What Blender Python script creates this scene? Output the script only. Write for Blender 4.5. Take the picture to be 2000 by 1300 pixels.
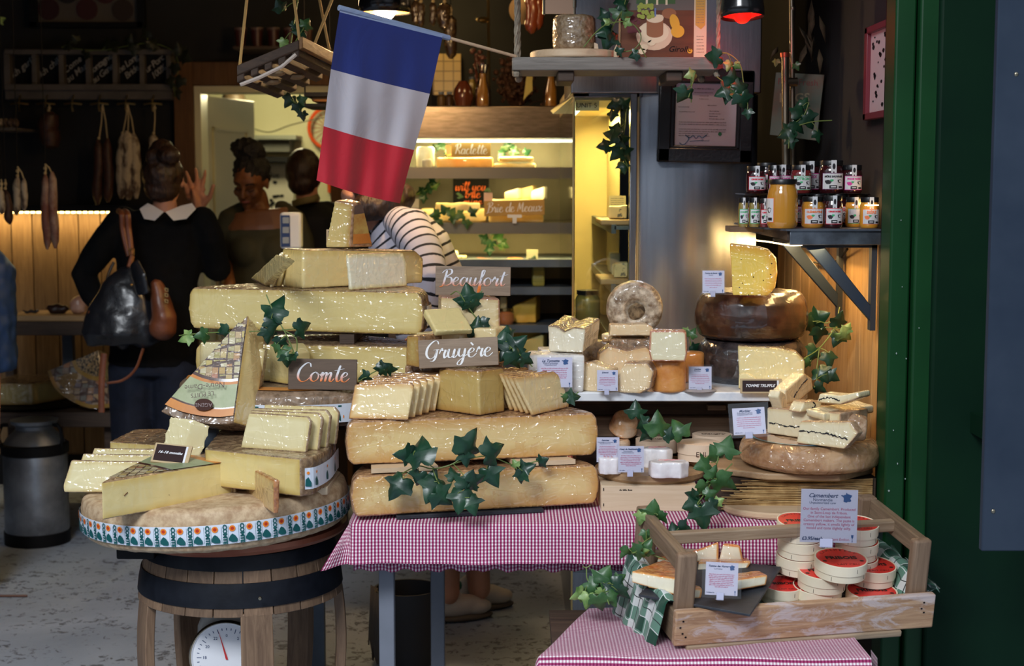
import bpy, bmesh, math, random
from mathutils import Vector, Matrix, noise, Euler
from mathutils.bvhtree import BVHTree
random.seed(7)
R = math.radians; PI = math.pi
scn = bpy.context.scene; COL = scn.collection
for o in list(bpy.data.objects): bpy.data.objects.remove(o)
# ---------------------------------------------------------------- camera
EYE = 1.6; FPX = 3000.0; TH = math.atan(0.1)
cam = bpy.data.cameras.new('camera'); co = bpy.data.objects.new('camera', cam); COL.objects.link(co)
co.location = (0, 0, EYE); co.rotation_euler = (PI/2 - TH, 0, 0)
cam.sensor_width = 36; cam.lens = 54; cam.clip_start = .05; cam.clip_end = 60
cam.dof.use_dof = True; cam.dof.focus_distance = 3.95; cam.dof.aperture_fstop = 4.5
scn.camera = co
# ---------------------------------------------------------------- world: overcast street sky, brightest overhead and behind the viewer
w = bpy.data.worlds.new('world'); scn.world = w; w.use_nodes = True
nt = w.node_tree; bg = nt.nodes['Background']
tc = nt.nodes.new('ShaderNodeTexCoord'); sx = nt.nodes.new('ShaderNodeSeparateXYZ'); rp = nt.nodes.new('ShaderNodeValToRGB')
nt.links.new(tc.outputs['Generated'], sx.inputs[0]); nt.links.new(sx.outputs['Z'], rp.inputs[0]); nt.links.new(rp.outputs[0], bg.inputs[0])
e = rp.color_ramp.elements; e[0].position = 0.0; e[0].color = (.05, .055, .065, 1); e[1].position = .75; e[1].color = (.84, .93, 1.0, 1)
m_ = e.new(.22); m_.color = (.42, .47, .55, 1)
nz = nt.nodes.new('ShaderNodeTexNoise'); nz.inputs['Scale'].default_value = 2.6; nz.inputs['Detail'].default_value = 1.5; mp = nt.nodes.new('ShaderNodeMapping'); mp.inputs['Scale'].default_value = (2.2, 1, .35)
nt.links.new(tc.outputs['Generated'], mp.inputs[0]); nt.links.new(mp.outputs[0], nz.inputs['Vector']); mr = nt.nodes.new('ShaderNodeMapRange'); mr.inputs['From Min'].default_value = .38; mr.inputs['From Max'].default_value = .62; mr.inputs['To Min'].default_value = .2; mr.inputs['To Max'].default_value = 1.2
nt.links.new(nz.outputs['Fac'], mr.inputs[0]); nt.links.new(mr.outputs[0], bg.inputs[1])
# ---------------------------------------------------------------- exposure
vs = scn.view_settings; vs.view_transform = 'Standard'; vs.look = 'None'; vs.gamma = 1; vs.exposure = 0.28; vs.use_curve_mapping = False
# ---------------------------------------------------------------- area lights of the place
def area(name, loc, rot, sx_, sy_, power, col, spread=None):
 l = bpy.data.lights.new(name, 'AREA'); l.shape = 'RECTANGLE'; l.size = sx_; l.size_y = sy_; l.energy = power; l.color = col
 if spread: l.spread = R(spread)
 o = bpy.data.objects.new(name, l); COL.objects.link(o); o.location = loc; o.rotation_euler = rot; return o
def point(name, loc, power, col, rad=.03):
 l = bpy.data.lights.new(name, 'POINT'); l.energy = power; l.color = col; l.shadow_soft_size = rad
 o = bpy.data.objects.new(name, l); COL.objects.link(o); o.location = loc; return o
def spot(name, loc, rot, power, col, ang=90, blend=.6, rad=.04):
 l = bpy.data.lights.new(name, 'SPOT'); l.energy = power; l.color = col; l.shadow_soft_size = rad; l.spot_size = R(ang); l.spot_blend = blend
 o = bpy.data.objects.new(name, l); COL.objects.link(o); o.location = loc; o.rotation_euler = rot; return o
# street daylight falling in under the awning, from the left above the viewer
area('street_daylight', (-1.6, -.6, 4.2), (R(42), 0, R(-18)), 1.9, 1.2, 190, (.90, .95, 1.0))
# ---------------------------------------------------------------- helpers
def W(x, y, d):
 a = (x-1000)/FPX; b = (650-y)/FPX
 v = Vector((a, math.cos(TH)+b*math.sin(TH), -math.sin(TH)+b*math.cos(TH)))
 t = d/v.y
 return Vector((a*t, d, EYE+v.z*t))
def mpp(d): return d/FPX          # metres per pixel at distance d
def floor_d(y):
 b = (650-y)/FPX; return EYE*(math.cos(TH)+b*math.sin(TH))/(math.sin(TH)-b*math.cos(TH))
def tag(o, label=None, cat=None, group=None, kind=None):
 if label: o['label'] = label
 if cat: o['category'] = cat
 if group: o['group'] = group
 if kind: o['kind'] = kind
 return o
def thing(name, label, cat, loc=(0,0,0), rot=(0,0,0), group=None):
 o = bpy.data.objects.new(name, None); COL.objects.link(o); o.empty_display_size = .05
 o.location = loc; o.rotation_euler = rot
 return tag(o, label, cat, group)
def obj(name, bm, mats, parent=None, world=False, smooth=True, bev=0, origin=None, seg=2, ang=35):
 """world=True: the bmesh is in world coordinates; it is moved into the parent's frame"""
 if not bm.get_norecalc: bmesh.ops.recalc_face_normals(bm.bm, faces=bm.bm.faces[:])
 if world and parent is not None:
  M_ = Matrix.LocRotScale(parent.location, parent.rotation_euler, parent.scale)
  if parent.parent: M_ = Matrix.LocRotScale(parent.parent.location, parent.parent.rotation_euler, parent.parent.scale) @ M_
  bm.bm.transform(M_.inverted())
 elif origin is not None:
  bm.bm.transform(Matrix.Translation(-Vector(origin)))
 me = bpy.data.meshes.new(name); bm.bm.to_mesh(me); bm.bm.free()
 if not isinstance(mats, (list, tuple)): mats = [mats]
 for m in mats: me.materials.append(m)
 o = bpy.data.objects.new(name, me); COL.objects.link(o)
 if origin is not None and not (world and parent is not None): o.location = origin
 if parent is not None: o.parent = parent
 if smooth:
  me.polygons.foreach_set('use_smooth', [True]*len(me.polygons))
  try: me.set_sharp_from_angle(angle=R(ang))
  except Exception: pass
 if bev:
  b = o.modifiers.new('bevel', 'BEVEL'); b.width = bev; b.segments = seg; b.limit_method = 'ANGLE'; b.angle_limit = R(35)
 return o
class BM:
 """thin wrapper on a bmesh with shape builders"""
 def __init__(s): s.bm = bmesh.new(); s.get_norecalc = False; s.mi = 0
 faces = property(lambda s: s.bm.faces); verts = property(lambda s: s.bm.verts)
 def poly(s, pts, mi=None):
  vs_ = [s.bm.verts.new(p) for p in pts]
  f = s.bm.faces.new(vs_); f.material_index = s.mi if mi is None else mi; return f
 def box(s, x0, x1, y0, y1, z0, z1, M=None, mi=None):
  P = [Vector((x, y, z)) for x in (x0, x1) for y in (y0, y1) for z in (z0, z1)]
  if M is not None: P = [M @ p for p in P]
  v = [s.bm.verts.new(p) for p in P]; fs = []
  for q in ((0,1,3,2),(4,6,7,5),(0,4,5,1),(2,3,7,6),(0,2,6,4),(1,5,7,3)):
   f = s.bm.faces.new([v[i] for i in q]); f.material_index = s.mi if mi is None else mi; fs.append(f)
  return fs
 def prism(s, pts, vec, mi=None, top=None):
  """pts: polygon; vec: extrusion; returns [front, back, side0, side1...]"""
  vec = Vector(vec); a = [s.bm.verts.new(p) for p in pts]
  q = top if top else [Vector(p)+vec for p in pts]
  b = [s.bm.verts.new(p) for p in q]; n = len(a); m = s.mi if mi is None else mi
  fs = [s.bm.faces.new(a), s.bm.faces.new(b[::-1])]
  for i in range(n):
   j = (i+1) % n; fs.append(s.bm.faces.new([a[j], a[i], b[i], b[j]]))
  for f in fs: f.material_index = m
  return fs
 def rings(s, rs, mi=None, cap=True, closed=False):
  """rs: list of rings (lists of points, same length)"""
  m = s.mi if mi is None else mi; V = [[s.bm.verts.new(p) for p in r] for r in rs]; n = len(V[0]); fs = []
  rng = range(len(V)) if closed else range(len(V)-1)
  for i in rng:
   A, B = V[i], V[(i+1) % len(V)]
   for k in range(n):
    fs.append(s.bm.faces.new([A[k], A[(k+1) % n], B[(k+1) % n], B[k]]))
  if cap and not closed: fs.append(s.bm.faces.new(V[0][::-1])); fs.append(s.bm.faces.new(V[-1]))
  for f in fs: f.material_index = m
  return fs
 def lathe(s, prof, seg=32, M=None, mi=None, cap=True, a0=0, a1=2*PI):
  """prof: [(r,z)]; around z"""
  full = abs(a1-a0-2*PI) < 1e-6; rs = []
  for r, z in prof:
   r = max(r, 1e-4); rg = []
   for k in range(seg if full else seg+1):
    a = a0+(a1-a0)*k/seg; p = Vector((r*math.cos(a), r*math.sin(a), z)); rg.append(M @ p if M is not None else p)
   rs.append(rg)
  m = s.mi if mi is None else mi
  if full: return s.rings(rs, m, cap)
  V = [[s.bm.verts.new(p) for p in r] for r in rs]; fs = []
  for i in range(len(V)-1):
   for k in range(seg): fs.append(s.bm.faces.new([V[i][k], V[i][k+1], V[i+1][k+1], V[i+1][k]]))
  for f in fs: f.material_index = m
  return fs
 def tube(s, path, rad, seg=8, mi=None, cap=True, ell=None, up=None):
  """path of points, rad number or list; ell: list of (rx, ry) for elliptical sections in a fixed frame"""
  P = [Vector(p) for p in path]; n = len(P); rs = []; up = Vector(up) if up else Vector((0, 0, 1))
  prev = None
  for i in range(n):
   t = (P[min(i+1, n-1)]-P[max(i-1, 0)]).normalized()
   if prev is None:
    x = up.cross(t)
    if x.length < .1: x = Vector((1, 0, 0)).cross(t) if abs(t.x) < .9 else Vector((0, 1, 0)).cross(t)
   else: x = prev - t*prev.dot(t)
   x.normalize(); y = t.cross(x); prev = x
   r = rad[i] if isinstance(rad, list) else rad
   rx, ry = (r if isinstance(r, (list, tuple)) else (r, r))
   rs.append([P[i]+x*rx*math.cos(a)+y*ry*math.sin(a) for a in [2*PI*k/seg for k in range(seg)]])
  return s.rings(rs, mi, cap)
 def sphere(s, c, r, M=None, seg=16, mi=None):
  rx, ry, rz = r if isinstance(r, (list, tuple)) else (r, r, r); c = Vector(c); rs = []
  h = seg//2
  for i in range(h+1):
   ph = PI*i/h; ph = min(max(ph, .03), PI-.03); rg = []
   for k in range(seg):
    a = 2*PI*k/seg; p = Vector((rx*math.sin(ph)*math.cos(a), ry*math.sin(ph)*math.sin(a), -rz*math.cos(ph)))
    if M is not None: p = M @ p
    rg.append(c+p)
   rs.append(rg)
  return s.rings(rs, mi)
 def xform(s, M): s.bm.transform(M)
 def add_mesh(s, me, M, mi=None):
  n0 = len(s.bm.verts); nf = len(s.bm.faces); s.bm.from_mesh(me); s.bm.verts.ensure_lookup_table(); s.bm.faces.ensure_lookup_table()
  for i in range(n0, len(s.bm.verts)): s.bm.verts[i].co = M @ s.bm.verts[i].co
  for i in range(nf, len(s.bm.faces)): s.bm.faces[i].material_index = s.mi if mi is None else mi
def crom(pts, n=8, closed=False):
 P = [Vector(p) for p in pts]; out = []; N = len(P)
 idx = range(N if closed else N-1)
 for i in idx:
  p1, p2 = P[i], P[(i+1) % N]; p0 = P[i-1] if (closed or i > 0) else p1*2-p2; p3 = P[(i+2) % N] if (closed or i+2 < N) else p2*2-p1
  for k in range(n):
   t = k/n; out.append(.5*((2*p1)+(p2-p0)*t+(2*p0-5*p1+4*p2-p3)*t*t+(3*p1-p0-3*p2+p3)*t**3))
 if not closed: out.append(P[-1])
 return out
def TRS(loc=(0,0,0), rot=(0,0,0), sc=(1,1,1)): return Matrix.LocRotScale(Vector(loc), Euler(rot), Vector(sc))
def WP(pts, d):
 if isinstance(d, (list, tuple)): return [W(p[0], p[1], dd) for p, dd in zip(pts, d)]
 return [W(p[0], p[1], d) for p in pts]
# ---------------------------------------------------------------- materials
_MC = {}
def rgb(r, g, b): # sRGB 0-255 -> linear
 f = lambda c: (c/255/12.92) if c/255 <= .04045 else ((c/255+.055)/1.055)**2.4
 return (f(r), f(g), f(b), 1)
class NT:
 def __init__(s, name):
  s.m = bpy.data.materials.new(name); s.m.use_nodes = True; s.t = s.m.node_tree; s.b = s.t.nodes['Principled BSDF']
 def n(s, typ, **kw):
  x = s.t.nodes.new(typ)
  for k, v in kw.items():
   if k.startswith('i'):
    key = k[1:]; key = int(key) if key.isdigit() else key.replace('_', ' '); x.inputs[key].default_value = v
   else: setattr(x, k, v)
  return x
 def l(s, a, b): s.t.links.new(a, b)
 def coords(s, kind='Object', scale=(1,1,1), rot=(0,0,0)):
  c = s.n('ShaderNodeTexCoord'); m = s.n('ShaderNodeMapping'); m.inputs['Scale'].default_value = scale; m.inputs['Rotation'].default_value = rot
  s.l(c.outputs[kind], m.inputs[0]); return m.outputs[0]
 def noise(s, vec, scale, det=4, rough=.55, dist=0):
  x = s.n('ShaderNodeTexNoise'); x.inputs['Scale'].default_value = scale; x.inputs['Detail'].default_value = det
  x.inputs['Roughness'].default_value = rough; x.inputs['Distortion'].default_value = dist; s.l(vec, x.inputs['Vector']); return x.outputs['Fac']
 def ramp(s, fac, stops):
  r = s.n('ShaderNodeValToRGB'); e = r.color_ramp.elements
  e[0].position, e[0].color = stops[0][0], stops[0][1]; e[1].position, e[1].color = stops[-1][0], stops[-1][1]
  for p, c in stops[1:-1]: q = e.new(p); q.color = c
  s.l(fac, r.inputs[0]); return r.outputs[0]
 def mix(s, fac, a, b, mode='MIX'):
  x = s.n('ShaderNodeMix', data_type='RGBA', blend_type=mode)
  if isinstance(fac, float) or isinstance(fac, int): x.inputs[0].default_value = fac
  else: s.l(fac, x.inputs[0])
  for i, v in ((6, a), (7, b)):
   if isinstance(v, tuple): x.inputs[i].default_value = v
   else: s.l(v, x.inputs[i])
  return x.outputs[2]
 def math(s, op, a, b=None, c=None):
  x = s.n('ShaderNodeMath', operation=op)
  for i, v in enumerate((a, b, c)):
   if v is None: continue
   if isinstance(v, (int, float)): x.inputs[i].default_value = v
   else: s.l(v, x.inputs[i])
  return x.outputs[0]
 def bump(s, h, strength=.3, dist=.002, to='Normal'):
  b = s.n('ShaderNodeBump'); b.inputs['Strength'].default_value = strength; b.inputs['Distance'].default_value = dist
  s.l(h, b.inputs['Height']); s.l(b.outputs[0], s.b.inputs[to]); return b
 def set(s, rough=.5, metal=0, coat=0, coatr=.1, spec=.5, emit=None, es=0, trans=0, ior=1.45, sheen=0, sss=0):
  i = s.b.inputs; i['Roughness'].default_value = rough; i['Metallic'].default_value = metal; i['Coat Weight'].default_value = coat
  i['Coat Roughness'].default_value = coatr; i['Specular IOR Level'].default_value = spec; i['Transmission Weight'].default_value = trans; i['IOR'].default_value = ior
  i['Sheen Weight'].default_value = sheen
  if sss: i['Subsurface Weight'].default_value = sss; i['Subsurface Radius'].default_value = (.01, .006, .003); i['Subsurface Scale'].default_value = .6
  if emit: i['Emission Color'].default_value = emit; i['Emission Strength'].default_value = es
def mat(name, c, c2=None, sc=12, rough=.5, metal=0, bump=0, bsc=60, bd=.002, coat=0, coatr=.1, st=(1,1,1), rr=(.35,.65), emit=None, es=0, det=5, sheen=0, spec=.5, island=0, kind='Object', dist=0):
 if name in _MC: return _MC[name]
 N = NT(name); v = N.coords(kind, st)
 if c2 is not None:
  f = N.noise(v, sc, det, dist=dist); col = N.ramp(f, [(rr[0], c), (rr[1], c2)])
  if island:
   g = N.n('ShaderNodeNewGeometry'); k = N.math('MULTIPLY_ADD', g.outputs['Random Per Island'], island, 1-island/2)
   hs = N.n('ShaderNodeHueSaturation'); N.l(k, hs.inputs['Value']); N.l(col, hs.inputs['Color']); col = hs.outputs[0]
  N.l(col, N.b.inputs['Base Color'])
 else: N.b.inputs['Base Color'].default_value = c
 if bump: N.bump(N.noise(v, bsc, 4), bump, bd)
 N.set(rough, metal, coat, coatr, spec, emit, es, sheen=sheen); N.m.diffuse_color = c; _MC[name] = N.m; return N.m
def wood(name, c, c2, ax=0, sc=9, rough=.65, bump=.4, coat=0, island=0, c3=None):
 """grain along axis ax"""
 if name in _MC: return _MC[name]
 st = [14, 14, 14]; st[ax] = .9
 N = NT(name); v = N.coords('Object', tuple(st)); f = N.noise(v, sc*.45, 6, .65, 1.2); col = N.ramp(f, [(.3, c), (.68, c2)])
 v2 = N.coords('Object', (1,1,1)); g = N.noise(v2, 6, 3); col = N.mix(N.math('MULTIPLY', g, .55), col, c3 or c)
 if island:
  gg = N.n('ShaderNodeNewGeometry'); k = N.math('MULTIPLY_ADD', gg.outputs['Random Per Island'], island, 1-island/2)
  hs = N.n('ShaderNodeHueSaturation'); N.l(k, hs.inputs['Value']); N.l(col, hs.inputs['Color']); col = hs.outputs[0]
 N.l(col, N.b.inputs['Base Color']); N.bump(f, bump, .003); N.set(rough, 0, coat, .3); _MC[name] = N.m; return N.m
def cheesemat(name, paste, edge, r1, r2, rt=.003, fade=.022, wrap=1.0, spots=0, rsc=60, wr=.6, rrough=.8, vein=0, blotch=0):
 """colour follows the stored distance to the rind"""
 if name in _MC: return _MC[name]
 N = NT(name); at = N.n('ShaderNodeAttribute', attribute_name='rd'); d = at.outputs['Fac']; v = N.coords()
 n1 = N.noise(v, rsc, 6, .65); rind = N.ramp(n1, [(.36, r1), (.64, r2)])
 nb = N.noise(v, 9, 3); pa = N.mix(N.math('MULTIPLY', nb, .25), paste, edge)
 if blotch: pa = N.mix(N.math('MULTIPLY', N.math('GREATER_THAN', N.noise(v, 14, 5, .6), .58), blotch), pa, edge)
 nd = N.math('ADD', d, N.math('MULTIPLY_ADD', N.noise(v, 30, 3), .006, -.003))
 fd = N.n('ShaderNodeMapRange'); fd.inputs['From Min'].default_value = rt; fd.inputs['From Max'].default_value = rt+fade; N.l(nd, fd.inputs[0])
 ec = N.mix(fd.outputs[0], edge, pa)
 if spots:
  vo = N.n('ShaderNodeTexVoronoi'); vo.inputs['Scale'].default_value = spots; N.l(v, vo.inputs['Vector'])
  sp = N.math('LESS_THAN', N.math('ADD', vo.outputs['Distance'], N.math('MULTIPLY', N.noise(v, 150, 2), .16)), .2)
  ec = N.mix(sp, ec, (edge[0]*.1, edge[1]*.09, edge[2]*.1, 1))
 isr = N.n('ShaderNodeMapRange'); isr.inputs['From Min'].default_value = rt*.75; isr.inputs['From Max'].default_value = rt*1.3; N.l(nd if not wrap else d, isr.inputs[0])
 N.l(N.mix(isr.outputs[0], rind, ec), N.b.inputs['Base Color'])
 N.bump(n1, .25, .0015)
 N.set(.55, 0, wrap*.9, .12, .4)
 if wrap:
  hh = 0
  for sc_, ro, q, dd in (((3, 3, 11), (.5, .9, .3), 2.3, .9), ((12, 4, 3), (.3, -.7, .9), 2.0, .8), ((7, 7, 7), (.4, .3, 1), 2.0, .6)):
   w_ = N.noise(N.coords('Object', sc_, ro), q, 2, .45, dd); rg_ = N.math('SUBTRACT', 1, N.math('ABSOLUTE', N.math('MULTIPLY_ADD', w_, 7, -3.5))); rg_ = N.math('POWER', N.math('MAXIMUM', rg_, 0), 2.5); hh = N.math('ADD', rg_, hh)
  N.bump(hh, 1, .0026*wr, 'Coat Normal'); N.b.inputs['Coat IOR'].default_value = 1.8; N.b.inputs['Coat Roughness'].default_value = .16
 _MC[name] = N.m; return N.m
# ---------------------------------------------------------------- voxel remesh of a built solid
def remesh(bm, vox, smooth=3, amp=0, nsc=30, amp2=0, nsc2=8, snap=False):
 bmesh.ops.recalc_face_normals(bm.bm, faces=bm.bm.faces[:]); sb = BVHTree.FromBMesh(bm.bm) if snap else None
 me = bpy.data.meshes.new('tmp'); bm.bm.to_mesh(me); bm.bm.free(); o = bpy.data.objects.new('tmp', me); COL.objects.link(o)
 m = o.modifiers.new('r', 'REMESH'); m.mode = 'VOXEL'; m.voxel_size = vox
 bpy.context.view_layer.update(); dg = bpy.context.evaluated_depsgraph_get()
 e_ = bpy.data.meshes.new_from_object(o.evaluated_get(dg)); bpy.data.objects.remove(o); bpy.data.meshes.remove(me)
 b = BM(); b.bm.from_mesh(e_); bpy.data.meshes.remove(e_)
 if snap:
  for v in b.bm.verts:
   q = sb.find_nearest(v.co)
   if q[0] is not None and q[3] < vox*2: v.co = q[0]
 for _ in range(smooth): bmesh.ops.smooth_vert(b.bm, verts=b.bm.verts[:], factor=.5, use_axis_x=True, use_axis_y=True, use_axis_z=True)
 if amp or amp2:
  b.bm.normal_update()
  for v in b.bm.verts: v.co += v.normal*(amp*noise.noise(v.co*nsc)+amp2*noise.noise(v.co*nsc2))
 b.get_norecalc = True
 return b
def cheese(name, label, cat, bm, rfaces, mt, vox=.004, smooth=5, amp=.0008, nsc=40, amp2=.002, nsc2=7, group=None, split=True, extra=None):
 """bm in world coordinates; rfaces: faces that are rind. Returns the thing"""
 V = []; T = []
 for f in rfaces:
  i0 = len(V); V += [v.co.copy() for v in f.verts]; T.append(list(range(i0, len(V))))
 bvh = BVHTree.FromPolygons(V, T) if T else None
 zs = [v.co.z for v in bm.bm.verts]; cs = sum((v.co for v in bm.bm.verts), Vector())/len(bm.bm.verts); base = Vector((cs.x, cs.y, min(zs)))
 b = remesh(bm, vox, smooth, amp, nsc, amp2, nsc2, True)
 lay = b.bm.verts.layers.float.new('rd')
 for v in b.bm.verts:
  v[lay] = bvh.find_nearest(v.co)[3] if bvh else 1.0
 b.xform(Matrix.Translation(-base))
 if not split:
  o = obj(name, b, mt); o.location = base; o.data.materials.clear(); o.data.materials.append(mt); return tag(o, label, cat, group)
 t = thing(name, label, cat, base, group=group)
 thr = .0045
 rb = BM(); rb.bm = b.bm.copy(); rb.get_norecalc = True; l2 = rb.bm.verts.layers.float['rd']
 isr = lambda f, l: sum(v[l] for v in f.verts)/len(f.verts) < thr
 bmesh.ops.delete(b.bm, geom=[f for f in b.bm.faces if isr(f, lay)], context='FACES')
 bmesh.ops.delete(rb.bm, geom=[f for f in rb.bm.faces if not isr(f, l2)], context='FACES')
 obj('paste', b, mt, t); obj('rind', rb, mt, t)
 return t
def cprism(name, label, cat, pts, d, ext, mt, rind=(), group=None, back=None, **kw):
 """cut piece: outline pts in the picture at distance d, going back by ext (metres); rind: side indices, 'F' front, 'B' back"""
 bm = BM(); P = WP(pts, d); ext = Vector(ext) if not isinstance(ext, (int, float)) else Vector((0, ext, 0))
 fs = bm.prism(P, ext); rf = []
 n = len(pts)
 for i in (range(n) if rind == 'all' else [r for r in rind if not isinstance(r, str)]): rf.append(fs[2+i])
 if rind != 'all':
  if 'F' in rind: rf.append(fs[0])
  if 'B' in rind: rf.append(fs[1])
 return cheese(name, label, cat, bm, rf, mt, group=group, **kw)
def sector_bm(R_, ang, H, seg=40, M=None, tip=0):
 """wheel sector (tip at origin), spanning angles ang=(a0,a1), height H; returns bm and rind faces (rim, top, bottom)"""
 bm = BM(); a0, a1 = ang; pts = [Vector((0, 0, 0))] if a1-a0 < 2*PI-.01 else []
 n = max(6, int(seg*(a1-a0)/(2*PI))); bul = .012
 prof = [(R_-.012, 0), (R_, .014), (R_+bul*.5, H/2), (R_, H-.014), (R_-.012, H)]
 full = a1-a0 > 2*PI-.01
 if full:
  fs = bm.lathe(prof, seg);
  if M is not None: bm.xform(M)
  return bm, fs
 half = abs(a1-a0-PI) < .01
 rows = []
 for r, z in prof:
  rows.append([Vector((r*math.cos(a0+(a1-a0)*k/n), r*math.sin(a0+(a1-a0)*k/n), z)) for k in range(n+1)])
 V = [[bm.bm.verts.new(p) for p in row] for row in rows]
 rf = []
 for i in range(len(V)-1):
  for k in range(n): rf.append(bm.bm.faces.new([V[i][k], V[i][k+1], V[i+1][k+1], V[i+1][k]]))
 c0 = bm.bm.verts.new((0, 0, 0)); c1 = bm.bm.verts.new((0, 0, H))
 for k in range(n):
  rf.append(bm.bm.faces.new([c0, V[0][k+1], V[0][k]])); rf.append(bm.bm.faces.new([c1, V[-1][k], V[-1][k+1]]))
 bm.bm.faces.new([c0]+[V[i][0] for i in range(len(V))]+[c1]); bm.bm.faces.new([c1]+[V[i][n] for i in range(len(V)-1, -1, -1)]+[c0])
 if M is not None: bm.xform(M)
 return bm, rf
# ---------------------------------------------------------------- lettering
_TX = {}
def textmesh(body, size, align='CENTER', shear=0, off=0, lsp=1.0, csp=1.0):
 key = (body, size, align, shear, off, lsp, csp)
 if key in _TX: return _TX[key]
 c = bpy.data.curves.new('t', 'FONT'); c.body = body; c.size = size; c.align_x = align; c.align_y = 'CENTER'; c.shear = shear; c.offset = off
 c.space_line = lsp; c.space_character = csp; c.resolution_u = 2; c.fill_mode = 'FRONT'
 o = bpy.data.objects.new('t', c); COL.objects.link(o); bpy.context.view_layer.update()
 me = bpy.data.meshes.new_from_object(o.evaluated_get(bpy.context.evaluated_depsgraph_get())); bpy.data.objects.remove(o); bpy.data.curves.remove(c)
 _TX[key] = me; return me
UP = Matrix.Rotation(PI/2, 4, 'X')      # text plane xy -> upright xz facing -y
def text(bm, body, size, loc, M=None, rot=0, mi=None, **kw):
 me = textmesh(body, size, **kw); m = Matrix.Translation(Vector(loc)) @ UP @ Matrix.Rotation(rot, 4, 'Z')
 bm.add_mesh(me, (M @ m) if M is not None else m, mi)
GL = {
'C':(1.35,[[(1.3,1.55),(1.15,1.95),(.75,1.92),(.22,1.3),(.1,.5),(.45,0),(.95,.05),(1.4,.5)]]),
'o':(1.0,[[(.8,.75),(.5,1.0),(.12,.7),(.12,.2),(.45,0),(.8,.3),(.8,.75),(.6,.95),(.85,.75),(1.05,.8)]]),
'm':(1.45,[[(0,.6),(.2,1),(.22,.6),(.15,0)],[(.2,.4),(.5,.97),(.65,.8),(.57,0)],[(.6,.4),(.95,.97),(1.1,.8),(1.02,.2),(1.2,0),(1.48,.35)]]),
't':(.7,[[(.5,1.75),(.35,1.1),(.25,.4),(.42,0),(.75,.3)],[(-.05,1.2),(.4,1.27),(.95,1.42)]]),
'e':(.85,[[(0,.35),(.5,.62),(.6,.88),(.35,1),(.08,.6),(.15,.1),(.5,0),(.9,.4)]]),
'G':(1.4,[[(1.25,1.6),(1.1,1.95),(.7,1.92),(.2,1.3),(.1,.5),(.45,0),(.9,.2),(1.12,.9)],[(.75,.95),(1.15,1.0),(1.4,.95)],[(1.15,1.0),(1.05,.1),(.8,-.3),(.5,-.25)]]),
'r':(.8,[[(0,.5),(.2,1.1),(.3,.85),(.6,.9),(.5,.4),(.6,0),(.85,.35)]]),
'u':(1.05,[[(0,.6),(.15,1),(.1,.3),(.35,0),(.7,.4)],[(.75,1),(.65,.2),(.8,0),(1.1,.4)]]),
'y':(1.05,[[(0,.6),(.15,1),(.1,.4),(.35,.1),(.7,.5)],[(.75,1),(.65,0),(.45,-.75),(.1,-.8),(.2,-.4),(1.1,.4)]]),
'B':(1.25,[[(.45,1.85),(.32,.9),(.15,0),(-.2,-.2)],[(-.1,1.5),(.3,1.9),(.9,1.95),(1.0,1.5),(.45,1.05),(1.0,.95),(1.1,.35),(.6,0),(.05,.15)]]),
'a':(1.05,[[(.75,.85),(.4,1),(.08,.6),(.12,.15),(.4,0),(.75,.6)],[(.82,.98),(.7,.2),(.85,0),(1.1,.35)]]),
'f':(.65,[[(0,.3),(.5,1.2),(.65,1.85),(.4,1.8),(.3,.8),(.15,-.7),(.35,-.6),(.4,.1),(.7,.35)]]),
'l':(.6,[[(0,.3),(.45,1.4),(.45,1.9),(.25,1.6),(.2,.4),(.35,0),(.65,.35)]]),
'c':(.8,[[(.65,.8),(.4,1),(.08,.6),(.15,.1),(.5,0),(.85,.35)]]),
'R':(1.25,[[(.42,1.9),(.28,.9),(.1,0)],[(-.1,1.4),(.3,1.9),(.95,1.9),(.95,1.3),(.4,1.0),(.8,.6),(1.0,.05),(1.3,.3)]]),
'd':(1.05,[[(.75,.85),(.4,1),(.08,.6),(.12,.15),(.4,0),(.75,.6)],[(.98,1.9),(.78,.6),(.85,0),(1.1,.35)]]),
'i':(.55,[[(0,.4),(.2,1),(.15,.2),(.3,0),(.6,.35)],[(.28,1.5),(.26,1.36)]]),
'M':(1.55,[[(0,0),(.2,1),(.35,1.8)],[(.35,1.8),(.6,.4)],[(.6,.4),(1.15,1.85)],[(1.15,1.85),(1.1,.2),(1.3,0),(1.5,.3)]]),
'x':(.85,[[(0,.8),(.2,1),(.6,0),(.9,.3)],[(.8,1),(.0,0)]]),
'w':(1.35,[[(0,.7),(.15,1),(.15,.2),(.35,0),(.65,.5)],[(.65,.95),(.65,.2),(.85,0),(1.1,.6),(1.1,1),(1.38,.85)]]),
'n':(1.05,[[(0,.6),(.2,1),(.22,.6),(.15,0)],[(.2,.4),(.6,.97),(.75,.8),(.65,.2),(.8,0),(1.1,.35)]]),
'b':(.95,[[(0,.3),(.45,1.5),(.4,1.9),(.2,1.5),(.15,.3),(.45,0),(.75,.4),(.6,.9),(.25,.7)],[(.6,.9),(.95,.85)]]),
' ':(.6,[])}
GL['è'] = (.85, GL['e'][1]+[[(.2,1.65),(.5,1.3)]])
GL['W'] = GL['w']
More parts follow.
